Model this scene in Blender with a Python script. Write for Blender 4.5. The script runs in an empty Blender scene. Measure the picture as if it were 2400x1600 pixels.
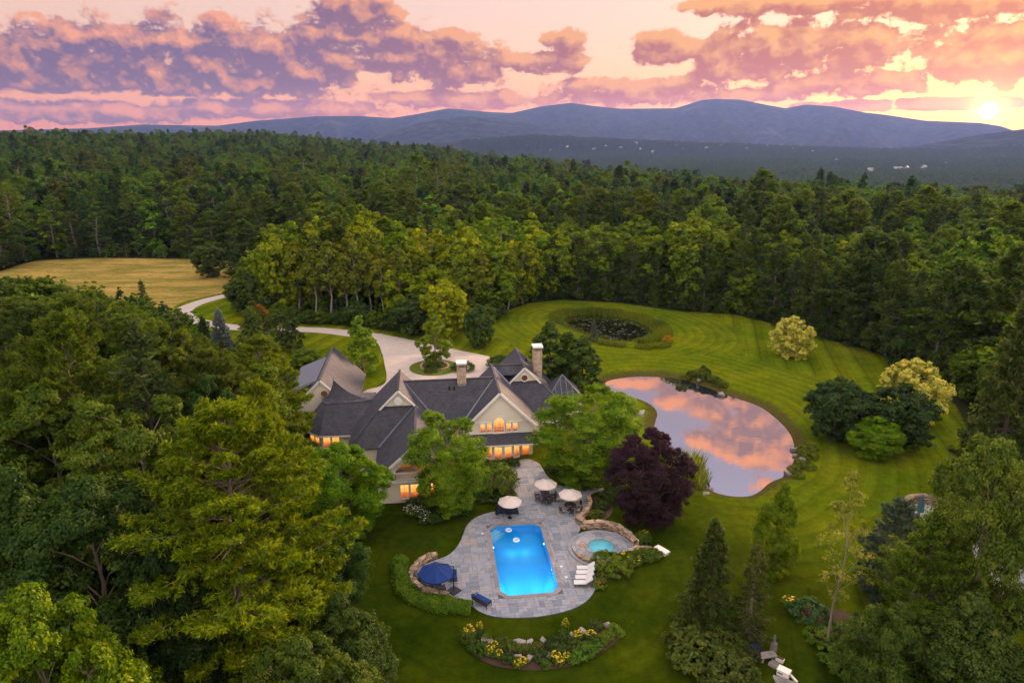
import bpy, math, random
import numpy as np
from mathutils import Vector, Matrix

# ------------------------------------------------------------------ camera, sky, sun, exposure
SC = bpy.context.scene
COL = SC.collection
PITCH = math.radians(16.4); CAMZ = 42.0; FPX = 1600.0
cam_d = bpy.data.cameras.new('camera'); cam = bpy.data.objects.new('camera', cam_d); COL.objects.link(cam)
cam.location = (0, 0, CAMZ); cam.rotation_euler = (math.pi/2 - PITCH, 0, 0)
cam_d.lens = 24.0; cam_d.sensor_width = 36.0; cam_d.clip_start = 0.5; cam_d.clip_end = 60000
SC.camera = cam
SUN_AZ, SUN_EL = 33.5, 1.9            # where the sun stands in the sky, degrees
LAMP_EL = 12.0

SC.view_settings.view_transform = 'Standard'; SC.view_settings.look = 'None'
SC.view_settings.exposure = 0.85; SC.view_settings.gamma = 1.0
cy = SC.cycles
cy.max_bounces = 4; cy.diffuse_bounces = 1; cy.glossy_bounces = 3; cy.transmission_bounces = 4
cy.transparent_max_bounces = 8; cy.volume_bounces = 0
cy.caustics_reflective = False; cy.caustics_refractive = False
cy.use_denoising = True
try:
    cy.denoiser = 'OPENIMAGEDENOISE'; cy.denoising_input_passes = 'RGB_ALBEDO_NORMAL'
except Exception: pass
cy.use_adaptive_sampling = True; cy.adaptive_threshold = 0.03
cy.sample_clamp_indirect = 6.0

def s2l(c):
    c = c/255.0
    return c/12.92 if c <= 0.04045 else ((c+0.055)/1.055)**2.4
def rgb(r, g, b): return (s2l(r), s2l(g), s2l(b), 1.0)
def sk(r, g, b): return (s2l(r)/1.80, s2l(g)/1.80, s2l(b)/1.80, 1.0)     # sky colours, at this exposure

class NT:
    """small helper around a node tree"""
    def __init__(self, tree): self.t = tree; self.n = tree.nodes; self.l = tree.links
    def new(self, typ, **kw):
        nd = self.n.new(typ)
        for k, v in kw.items(): setattr(nd, k, v)
        return nd
    def put(self, sock, v):
        if hasattr(v, 'is_output') or isinstance(v, bpy.types.NodeSocket): self.l.new(v, sock)
        else: sock.default_value = v
    def math(self, op, a, b=None, c=None, clamp=False):
        nd = self.new('ShaderNodeMath', operation=op); nd.use_clamp = clamp
        self.put(nd.inputs[0], a)
        if b is not None: self.put(nd.inputs[1], b)
        if c is not None: self.put(nd.inputs[2], c)
        return nd.outputs[0]
    def vmath(self, op, a, b=None):
        nd = self.new('ShaderNodeVectorMath', operation=op)
        self.put(nd.inputs[0], a)
        if b is not None: self.put(nd.inputs[1], b)
        return nd.outputs[1] if op in ('DOT_PRODUCT', 'LENGTH', 'DISTANCE') else nd.outputs[0]
    def mix(self, f, a, b, blend='MIX'):
        nd = self.new('ShaderNodeMix', data_type='RGBA', blend_type=blend)
        self.put(nd.inputs[0], f); self.put(nd.inputs[6], a); self.put(nd.inputs[7], b)
        return nd.outputs[2]
    def ramp(self, f, stops, interp='LINEAR'):
        nd = self.new('ShaderNodeValToRGB'); cr = nd.color_ramp; cr.interpolation = interp
        while len(cr.elements) < len(stops): cr.elements.new(0.5)
        for e, (p, c) in zip(cr.elements, stops): e.position = p; e.color = c if len(c) == 4 else (*c, 1)
        self.put(nd.inputs[0], f)
        return nd.outputs[0]
    def sstep(self, x, a, b):
        nd = self.new('ShaderNodeMapRange', interpolation_type='SMOOTHSTEP')
        self.put(nd.inputs[0], x); nd.inputs[1].default_value = a; nd.inputs[2].default_value = b
        return nd.outputs[0]
    def noise(self, vec, scale, detail=4, rough=0.55, dist=0.0, dim='3D'):
        nd = self.new('ShaderNodeTexNoise', noise_dimensions=dim)
        if vec is not None: self.put(nd.inputs['Vector'], vec)
        nd.inputs['Scale'].default_value = scale; nd.inputs['Detail'].default_value = detail
        nd.inputs['Roughness'].default_value = rough; nd.inputs['Distortion'].default_value = dist
        return nd.outputs[0]
    def comb(self, x, y, z=0.0):
        nd = self.new('ShaderNodeCombineXYZ')
        for i, v in enumerate((x, y, z)): self.put(nd.inputs[i], v)
        return nd.outputs[0]

def pix_ray(px, py):
    return np.array([px-1200.0, FPX*math.cos(PITCH)+(800-py)*math.sin(PITCH), -FPX*math.sin(PITCH)+(800-py)*math.cos(PITCH)])
def azel(px, py, mirror=False):
    r = pix_ray(px, py); z = -r[2] if mirror else r[2]
    return math.degrees(math.atan2(r[0], r[1])), math.degrees(math.atan2(z, math.hypot(r[0], r[1])))

# clouds standing in the western sky: (photo x, y, half width, half height, weight)
CLOUDS = [(60,150,150,72,1.),(260,140,190,86,1.05),(480,140,190,92,1.1),(650,150,200,88,1.1),(760,118,110,78,1.),(330,195,420,44,1.),(930,120,130,70,1.),(1060,150,150,56,1.),(1040,95,90,30,.9),
          (820,22,105,42,1.),(925,32,40,22,.8),(1270,148,125,30,.9),(1325,95,62,30,.9),(1560,114,92,44,1.),(1830,122,205,66,1.05),(1980,105,150,52,1.),(1700,150,90,42,1.),(1880,6,260,26,1.),(2240,10,240,32,1.),
          (2320,125,160,70,1.05)]
LOWC = [(180,262,330,26,.95),(650,255,330,24,.95),(1100,235,240,26,.9),(1480,215,260,34,.95),(1960,198,200,30,.9),(2150,245,300,16,.8),(1700,225,240,20,.8)]
# clouds higher up, which the pond mirrors
HIGH = [(1610,925,95,44),(1700,960,110,40),(1790,1015,120,46),(1720,1040,130,44),(1800,1070,110,36),(1500,893,120,22)]
def blob_list(L, mirror=False):
    out = []
    for q in L:
        a, e = azel(q[0], q[1], mirror); k = 57.3/1650
        out.append((a, e, q[2]*k, q[3]*k, q[4] if len(q) > 4 else 1.0))
    return out
blobs = blob_list(CLOUDS)+blob_list(HIGH, True); lowblobs = blob_list(LOWC)
FLOOR_EL = azel(500, 232)[1]

def cloud_group():
    """density of the cloud field at (azimuth, elevation) in degrees"""
    gt = bpy.data.node_groups.new('cloud_density', 'ShaderNodeTree')
    gt.interface.new_socket('P', in_out='INPUT', socket_type='NodeSocketVector')
    gt.interface.new_socket('D', in_out='OUTPUT', socket_type='NodeSocketFloat')
    gt.interface.new_socket('S', in_out='OUTPUT', socket_type='NodeSocketFloat')
    T = NT(gt); gi = T.new('NodeGroupInput'); go = T.new('NodeGroupOutput')
    P = gi.outputs[0]
    sep = T.new('ShaderNodeSeparateXYZ'); T.l.new(P, sep.inputs[0])
    az, el = sep.outputs[0], sep.outputs[1]
    def field(bl):
        m = None
        for a, e, ra, re, w in bl:
            nd = T.new('ShaderNodeVectorMath', operation='MULTIPLY_ADD'); T.put(nd.inputs[0], P)
            k = 1/math.sqrt(w); nd.inputs[1].default_value = (k/ra, k/re, 0); nd.inputs[2].default_value = (-a*k/ra, -e*k/re, 0)
            v = nd.outputs[0]; q = T.vmath('DOT_PRODUCT', v, v)
            m = q if m is None else T.math('MINIMUM', m, q)
        return T.math('SUBTRACT', 1.0, m)
    m = T.math('MINIMUM', field(blobs), T.math('MULTIPLY_ADD', el, 1.3, -1.3*FLOOR_EL))
    m = T.math('MAXIMUM', m, field(lowblobs))
    # overhead, where the pond looks: broken cloud in drifting banks
    big = T.noise(T.vmath('MULTIPLY', P, (0.55, 1.0, 1)), 0.085, 1, 0.5, 0, '2D')
    lim = T.math('MULTIPLY_ADD', T.math('MULTIPLY', T.sstep(el, 13.0, 30.0), T.sstep(T.math('ABSOLUTE', az), 75, 55)), 2.6, -1.5)
    m = T.math('MAXIMUM', m, T.math('MINIMUM', T.math('MULTIPLY_ADD', big, 3.2, -1.75), lim))
    m = T.math('MINIMUM', T.math('MAXIMUM', m, -1.2), 0.75)
    q = T.vmath('MULTIPLY', P, (0.7, 1.0, 1))
    n1 = T.noise(q, 0.7, 8, 0.64, 0.15, '2D'); n0 = T.noise(q, 0.7, 4, 0.55, 0.15, '2D')
    T.l.new(T.math('MULTIPLY_ADD', m, 1.25, T.math('MULTIPLY_ADD', n1, 3.4, -1.70)), go.inputs[0])
    T.l.new(T.math('MULTIPLY_ADD', m, 1.25, T.math('MULTIPLY_ADD', n0, 3.4, -1.70)), go.inputs[1])
    return gt

world = bpy.data.worlds.new('World'); SC.world = world; world.use_nodes = True
def build_world():
    T = NT(world.node_tree); T.n.clear()
    out = T.new('ShaderNodeOutputWorld'); bg = T.new('ShaderNodeBackground'); T.l.new(bg.outputs[0], out.inputs[0])
    tc = T.new('ShaderNodeTexCoord'); D = T.vmath('NORMALIZE', tc.outputs['Generated'])
    sep = T.new('ShaderNodeSeparateXYZ'); T.l.new(D, sep.inputs[0])
    el = T.math('MULTIPLY', T.math('ARCSINE', sep.outputs[2]), 180/math.pi)
    az = T.math('MULTIPLY', T.math('ARCTAN2', sep.outputs[0], sep.outputs[1]), 180/math.pi)
    sd = (math.sin(math.radians(SUN_AZ))*math.cos(math.radians(SUN_EL)), math.cos(math.radians(SUN_AZ))*math.cos(math.radians(SUN_EL)), math.sin(math.radians(SUN_EL)))
    ang = T.math('MULTIPLY', T.math('ARCCOSINE', T.math('MINIMUM', T.vmath('DOT_PRODUCT', D, sd), 0.9999999)), 180/math.pi)
    def glow(width): return T.math('EXPONENT', T.math('MULTIPLY', ang, -1.0/width))
    P = T.comb(az, el, 0)
    grp = cloud_group()
    def dens(off):
        nd = T.new('ShaderNodeGroup'); nd.node_tree = grp
        T.put(nd.inputs[0], T.vmath('ADD', P, off)); return nd.outputs
    near = T.sstep(ang, 60.0, 14.0)
    o0 = dens((0, 0, 0)); d0, s0 = o0[0], o0[1]; s1 = dens((0.5, 0.75, 0))[1]
    cov = T.sstep(d0, -0.02, 0.5)
    lit = T.math('MULTIPLY_ADD', T.math('SUBTRACT', s0, s1), 0.8, T.math('MULTIPLY_ADD', near, 0.12, 0.06))
    lit = T.math('MULTIPLY_ADD', T.math('SUBTRACT', s0, d0), -0.4, lit, clamp=True)
    thin = T.sstep(d0, 0.75, 0.1)
    lit = T.math('ADD', lit, T.math('MULTIPLY', thin, 0.3), clamp=True)
    # clear sky
    e01 = T.math('DIVIDE', T.math('ADD', el, 2.0), 92.0, clamp=True)
    clear = T.ramp(e01, [(0.0, sk(232,140,118)), (0.045, sk(244,158,126)), (0.085, sk(242,182,154)), (0.13, sk(233,190,176)), (0.20, sk(196,168,182)), (0.29, (0.33, 0.29, 0.40)), (0.45, (0.58, 0.54, 0.58)), (1.0, (0.66, 0.63, 0.66))])
    warm = T.mix(1.0, clear, T.mix(T.math('MULTIPLY', glow(15.0), 1.0, clamp=True), (0,0,0,1), (0.15, 0.06, 0.0, 1)), 'ADD')
    warm = T.mix(T.math('MULTIPLY', T.sstep(T.math('ABSOLUTE', az), 60.0, 125.0), T.sstep(el, -1.0, 8.0)), warm, (0.90, 0.78, 0.70, 1))  # eastern sky behind the camera, raised to brighten the walls facing it
    nsk = T.new('ShaderNodeTexSky', sky_type='NISHITA'); nsk.sun_disc = False
    nsk.sun_elevation = math.radians(SUN_EL); nsk.sun_rotation = math.radians(SUN_AZ)
    warm = T.mix(0.05, warm, nsk.outputs[0], 'ADD')
    # cloud colours: violet away from the sun, orange towards it
    shade = T.mix(near, sk(118,96,130), sk(192,98,70))
    bright = T.mix(near, sk(255,170,126), sk(255,178,92))
    hi = T.sstep(el, 12.0, 20.0)
    shade = T.mix(hi, shade, (0.40, 0.23, 0.22, 1)); bright = T.mix(hi, bright, (1.10, 0.42, 0.20, 1))
    low = T.math('MULTIPLY', T.sstep(el, 4.4, 1.2), T.math('SUBTRACT', 1.0, T.math('MULTIPLY', T.sstep(az, -12.0, -34.0), 0.6)))
    shade = T.mix(T.math('MULTIPLY', low, 0.75), shade, T.mix(T.sstep(az, -2.0, -26.0), sk(246,136,98), sk(186,132,146)))
    ccol = T.mix(lit, shade, bright)
    ccol = T.mix(1.0, ccol, T.mix(T.math('MULTIPLY', glow(8.0), 1.0, clamp=True), (0,0,0,1), (0.30, 0.12, 0.0, 1)), 'ADD')
    sky = T.mix(T.math('MULTIPLY', cov, 0.95), warm, ccol)
    # the air in front of the lowest sky swallows part of it: the low sky itself is brighter
    lw = T.sstep(el, 7.5, 0.8)
    sky = T.mix(1.0, sky, T.comb(T.math('MULTIPLY_ADD', lw, 0.18, 1.0), T.math('MULTIPLY_ADD', lw, 0.0, 1.0), T.math('MULTIPLY_ADD', lw, -0.42, 1.0)), 'MULTIPLY')
    # the sun and its aureole
    disc = T.sstep(ang, 0.5, 0.36)
    au = T.math('ADD', T.math('MULTIPLY', glow(0.55), 2.6), T.math('MULTIPLY', glow(2.4), 0.32))
    sky = T.mix(1.0, sky, T.mix(1.0, (1.0, 0.60, 0.16, 1), T.comb(au, au, au), 'MULTIPLY'), 'ADD')
    dd = T.math('MULTIPLY', disc, 22.0)
    sky = T.mix(1.0, sky, T.mix(1.0, (1.0, 0.9, 0.66, 1), T.comb(dd, dd, dd), 'MULTIPLY'), 'ADD')
    below = T.sstep(el, -0.6, -2.5)
    sky = T.mix(below, sky, (0.035, 0.04, 0.03, 1))
    for nd in T.n:
        if nd.type == 'MIX': nd.clamp_result = False
    T.put(bg.inputs[0], sky); bg.inputs[1].default_value = SKY_STRENGTH
SKY_STRENGTH = 1.0
build_world()
world.cycles.sampling_method = 'MANUAL'; world.cycles.sample_map_resolution = 512

lamp_d = bpy.data.lights.new('sun', 'SUN'); lamp = bpy.data.objects.new('sun', lamp_d); COL.objects.link(lamp)
lamp_d.energy = 5.0; lamp_d.angle = math.radians(12.0); lamp_d.color = (1.0, 0.64, 0.40)
_d = Vector((math.sin(math.radians(SUN_AZ))*math.cos(math.radians(LAMP_EL)), math.cos(math.radians(SUN_AZ))*math.cos(math.radians(LAMP_EL)), math.sin(math.radians(LAMP_EL))))
lamp.rotation_euler = _d.to_track_quat('Z', 'Y').to_euler()
lamp.location = (60, 90, 120)

# ------------------------------------------------------------------ helpers: noise, terrain, meshes, materials
def hash2(ix, iy, seed):
    h = (ix.astype(np.int64)*374761393 + iy.astype(np.int64)*668265263 + seed*1442695041) & 0xffffffff
    h = ((h ^ (h >> 13))*1274126177) & 0xffffffff
    return ((h ^ (h >> 16)) & 0xffff)/65535.0
def vnoise(x, y, seed=0):
    x = np.asarray(x, float); y = np.asarray(y, float)
    ix = np.floor(x); iy = np.floor(y); fx = x-ix; fy = y-iy
    fx = fx*fx*(3-2*fx); fy = fy*fy*(3-2*fy); ix = ix.astype(np.int64); iy = iy.astype(np.int64)
    a = hash2(ix, iy, seed); b = hash2(ix+1, iy, seed); c = hash2(ix, iy+1, seed); d = hash2(ix+1, iy+1, seed)
    return (a*(1-fx)+b*fx)*(1-fy)+(c*(1-fx)+d*fx)*fy
def fbm(x, y, seed=0, octv=4):
    s = 0; a = 0.5
    for i in range(octv):
        s = s + a*vnoise(x*2**i, y*2**i, seed+i*17); a *= 0.5
    return s/(1-0.5**octv)
def sst(x, a, b):
    t = np.clip((np.asarray(x, float)-a)/(b-a), 0, 1); return t*t*(3-2*t)

RN = np.array([0,150,250,450,700,1000,1300,1800,2500,3500,5000,6500,9000,9800,12000.])
AN = np.array([-180,-60,-38,-20,-8,0,10,20,28,36,60,180.])
TZ = np.array([
 [0,0,0,4,12,20,28,16,-10,-20,0,0,0,0,0],
 [0,0,0,4,12,20,28,16,-10,-20,0,0,0,0,0],
 [0,0,0,4,12,22,31,14,-20,-40,-20,40,0,0,0],
 [0,0,0,4,10,21,28,8,-30,-45,-30,40,0,0,0],
 [0,0,0,1,3,7,8,-14,-48,-54,-30,45,0,0,0],
 [0,0,0,-1,-3,-4,-16,-48,-58,-56,-25,50,0,0,0],
 [0,0,0,-4,-13,-25,-46,-60,-60,-52,-15,60,0,0,0],
 [0,0,0,-6,-20,-40,-56,-62,-58,-48,-5,70,0,0,0],
 [0,0,0,-8,-24,-46,-58,-62,-58,-46,0,80,0,0,0],
 [0,0,0,-8,-26,-48,-58,-62,-58,-46,5,80,0,0,0],
 [0,0,0,-8,-26,-48,-58,-62,-58,-46,5,80,0,0,0],
 [0,0,0,0,0,0,0,0,0,0,0,0,0,0,0]], float)
def prof(points, r):
    """skyline given in photo pixels -> (azimuth, height at distance r)"""
    a, z = [], []
    for px, py in points:
        A, E = azel(px, py); a.append(A); z.append(CAMZ+r*math.tan(math.radians(E)))
    return np.array(a), np.array(z)
SKYL = [(-400,306),(0,306),(204,301),(332,292),(510,295),(602,283),(740,273),(842,272),(918,277),(970,269),(1051,254),(1148,263),(1200,265),(1266,250),(1338,241),(1394,249),(1455,255),(1583,254),(1644,235),(1675,232),(1736,234),(1802,247),(1843,254),(1889,245),(1955,250),(2027,264),(2067,268),(2170,283),(2297,288),(2348,296),(2384,309),(2430,314),(2700,318)]
RIDA, RIDZ = prof(SKYL, 9000)
H1A, H1Z = prof([(700,340),(827,334),(920,305),(1015,281),(1087,272),(1200,281),(1300,302),(1430,321),(1600,345)], 6500)
H2A, H2Z = prof([(1900,375),(2037,365),(2170,337),(2297,314),(2400,302),(2600,310)], 5200)
H3A, H3Z = prof([(900,345),(1250,318),(1500,330),(1700,338),(1900,346),(2100,352),(2400,352)], 4800)

def tbl(az, r):
    ai = np.clip(np.searchsorted(AN, az)-1, 0, len(AN)-2); ri = np.clip(np.searchsorted(RN, r)-1, 0, len(RN)-2)
    fa = np.clip((az-AN[ai])/(AN[ai+1]-AN[ai]), 0, 1); fr = np.clip((r-RN[ri])/(RN[ri+1]-RN[ri]), 0, 1)
    fa = fa*fa*(3-2*fa); fr = fr*fr*(3-2*fr)
    return (TZ[ai,ri]*(1-fa)+TZ[ai+1,ri]*fa)*(1-fr)+(TZ[ai,ri+1]*(1-fa)+TZ[ai+1,ri+1]*fa)*fr

def inpoly(x, y, poly):
    x = np.asarray(x, float); y = np.asarray(y, float); poly = np.asarray(poly, float)
    a = poly; b = np.roll(poly, -1, 0); r = np.zeros(x.size, bool); xf = x.ravel(); yf = y.ravel()
    dy = b[:,1]-a[:,1]; k = (b[:,0]-a[:,0])/np.where(dy == 0, 1e-12, dy)
    step = max(1, 1500000//len(a))
    for s in range(0, xf.size, step):
        X, Y = xf[s:s+step,None], yf[s:s+step,None]
        c = ((a[:,1] > Y) != (b[:,1] > Y)) & (X < k*(Y-a[:,1])+a[:,0])
        r[s:s+step] = c.sum(1) % 2 == 1
    return r.reshape(x.shape)
def sdist(x, y, poly, closed=True):
    """signed distance to a polygon, negative inside"""
    x = np.asarray(x, float); y = np.asarray(y, float); poly = np.asarray(poly, float); xf = x.ravel(); yf = y.ravel()
    a = poly if closed else poly[:-1]; b = np.roll(poly, -1, 0) if closed else poly[1:]
    d = b-a; L = (d*d).sum(1)+1e-12; best = np.empty(xf.size); step = max(1, 1500000//len(a))
    for s in range(0, xf.size, step):
        X, Y = xf[s:s+step,None]-a[:,0], yf[s:s+step,None]-a[:,1]
        t = np.clip((X*d[:,0]+Y*d[:,1])/L, 0, 1)
        best[s:s+step] = ((X-t*d[:,0])**2+(Y-t*d[:,1])**2).min(1)
    best = np.sqrt(best).reshape(x.shape)
    return np.where(inpoly(x, y, poly), -best, best) if closed else best
def smooth_loop(pts, it=2, closed=True):
    p = np.array(pts, float)
    for _ in range(it):
        q = np.roll(p, -1, 0) if closed else p[1:]
        a = p if closed else p[:-1]
        r = np.empty((len(a)*2, p.shape[1])); r[0::2] = a*0.75+q*0.25; r[1::2] = a*0.25+q*0.75
        if not closed: r = np.vstack([p[:1], r, p[-1:]])
        p = r
    return p

def flat_at(px, py, z=0.0):
    r = pix_ray(px, py); t = (z-CAMZ)/r[2]; return np.array([r[0]*t, r[1]*t])
POND_NEAR = smooth_loop([flat_at(*p, -0.7) for p in [(1410,899),(1428,917),(1462,924),(1504,936),(1532,950),(1544,969),(1537,987),(1532,1011),(1560,1040),(1600,1080),(1640,1118),(1658,1145),(1696,1160),(1752,1164),(1780,1151),(1803,1128),(1845,1114),(1859,1081),(1862,1048),(1852,1015),(1822,983),(1780,950),(1705,927),(1650,905),(1598,889),(1546,882),(1490,881),(1434,889)]], 2)
POND_FAR = smooth_loop([flat_at(*p, -0.7) for p in [(1308,750),(1345,741),(1420,739),(1490,753),(1530,772),(1545,790),(1520,800),(1470,804),(1420,799),(1370,785),(1325,768)]], 2)
POOL_C = np.array([1.05, 62.35]); POOL_T = math.radians(7.2); POOL_U = np.array([math.cos(POOL_T), math.sin(POOL_T)]); POOL_V = np.array([-math.sin(POOL_T), math.cos(POOL_T)])
POOL_HW, POOL_HL = 2.85, 6.2
SPA_C = flat_at(1409, 1281, 0.4)
ISLE_C = flat_at(1018, 862, 1.6)

def hground(x, y):
    x = np.asarray(x, float); y = np.asarray(y, float)
    r = np.hypot(x, y); az = np.degrees(np.arctan2(x, y))
    z = tbl(az, np.minimum(r, 5200))
    far = sst(r, 280, 800)
    z = z + far*(fbm(x/260, y/260, 3)-0.5)*(10+14*sst(r, 900, 2500))
    # foothills and mountains
    m = np.where(r > 3300, 1.0, 0.0)
    if np.any(m > 0):
        lx = az/3.2; ly = r/1500.0
        spur = np.abs(fbm(lx*1.5, ly*0.9, 21, 5)-0.5)*2
        R = np.interp(az, RIDA, RIDZ)
        t = np.clip((r-5000)/4000.0, 0, 1)
        up = np.where(r <= 9000, t**1.25, np.clip(1-(r-9000)/5000, 0, 1))
        big = -45+(R+45)*up - np.where(r < 9000, 1, 0)*270*spur*np.sin(np.pi*np.clip(t, 0, 1))*np.clip(R/400, .2, 1)
        a1 = np.interp(az, H1A, H1Z, left=-60, right=-60)
        h1 = -50+(a1+50)*np.exp(-((r-6500)/900)**2) - 40*spur*np.exp(-((r-6100)/600)**2)
        a2 = np.interp(az, H2A, H2Z, left=-60, right=H2Z[-1])
        h2 = -50+(a2+50)*np.exp(-((r-5200)/800)**2) - 25*spur*np.exp(-((r-4800)/500)**2)
        a3 = np.interp(az, H3A, H3Z, left=-60, right=H3Z[-1])
        h3 = -50+(a3+50)*np.exp(-((r-4600)/700)**2)
        mz = np.maximum(np.maximum(big, h1), np.maximum(h2, h3))
        w = sst(r, 3300, 4300)
        z = np.where(r > 3300, z*(1-w)+np.maximum(mz, -60)*w, z)
    # the pool and the spa are dug in
    pit = (r > 48) & (r < 84)
    if np.any(pit):
        qx, qy = (x-POOL_C[0]), (y-POOL_C[1]); lu = np.abs(qx*POOL_U[0]+qy*POOL_U[1]); lv = np.abs(qx*POOL_V[0]+qy*POOL_V[1])
        sd_ = np.maximum(lu-POOL_HW, lv-POOL_HL)
        z = z - np.where(pit, 3.2*sst(sd_, 0.75, 0.1), 0)
        z = z - np.where(pit, 1.6*sst(np.hypot(x-SPA_C[0], y-SPA_C[1]), 2.1, 1.55), 0)
    # the drive and garage stand a little higher than the pool terrace
    dd = np.hypot((x+20)/30, (y-114)/16)
    z = z + 1.6*sst(dd, 1.35, 0.75)
    nearr = (r > 70) & (r < 260)
    if np.any(nearr):
        xs, ys = x[nearr] if x.shape else x, y[nearr] if y.shape else y
        add = np.zeros(np.shape(xs))
        for pond, depth, bank in ((POND_NEAR, 2.2, 2.6), (POND_FAR, 1.8, 1.2)):
            sdv = sdist(xs, ys, pond)
            add = add - depth*sst(-sdv, -bank, 4.0-(2.6-bank))
        if x.shape: z = z.copy(); z[nearr] += add
        else: z = z+add
    return z
def gz(x, y): return float(hground(np.array([x]), np.array([y]))[0])
def at(px, py):
    """point where the line of sight through a photo pixel meets the ground"""
    p = flat_at(px, py, 0.0)
    for _ in range(6):
        p = flat_at(px, py, gz(p[0], p[1]))
    return p

def mk_mesh(name, V, faces, mats, attrs=None, smooth=False, midx=None):
    """faces: list of (k,n) int arrays"""
    me = bpy.data.meshes.new(name)
    V = np.asarray(V, np.float32)
    faces = [np.asarray(f, np.int32) for f in faces if len(f)]
    me.vertices.add(len(V)); me.vertices.foreach_set('co', V.ravel())
    nl = sum(f.size for f in faces); npoly = sum(len(f) for f in faces)
    me.loops.add(nl); me.polygons.add(npoly)
    me.loops.foreach_set('vertex_index', np.concatenate([f.ravel() for f in faces]))
    tot = np.concatenate([np.full(len(f), f.shape[1], np.int32) for f in faces])
    me.polygons.foreach_set('loop_start', np.concatenate([[0], np.cumsum(tot)[:-1]]).astype(np.int32))
    if smooth: me.polygons.foreach_set('use_smooth', np.ones(npoly, bool))
    if midx is not None: me.polygons.foreach_set('material_index', np.asarray(midx, np.int32))
    me.update(calc_edges=True)
    for k, a in (attrs or {}).items():
        at_ = me.attributes.new(k, 'FLOAT', 'POINT'); at_.data.foreach_set('value', np.asarray(a, np.float32))
    for m in (mats if isinstance(mats, (list, tuple)) else [mats]): me.materials.append(m)
    return me
def obj(name, me, parent=None, loc=None, rot=None, scale=None):
    o = bpy.data.objects.new(name, me); COL.objects.link(o)
    if parent is not None: o.parent = parent
    if loc is not None: o.location = loc
    if rot is not None: o.rotation_euler = rot
    if scale is not None: o.scale = scale
    return o
def empty(name, loc, rz=0.0):
    o = bpy.data.objects.new(name, None); COL.objects.link(o); o.location = loc; o.rotation_euler = (0, 0, rz); o.empty_display_size = 0.3
    return o
def tag(o, label=None, cat=None, group=None, kind=None):
    if label: o['label'] = label
    if cat: o['category'] = cat
    if group: o['group'] = group
    if kind: o['kind'] = kind
    return o
def copy_tree(o, parent=None):
    c = o.copy(); COL.objects.link(c); c.parent = parent
    for ch in o.children: copy_tree(ch, c)
    return c

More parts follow.
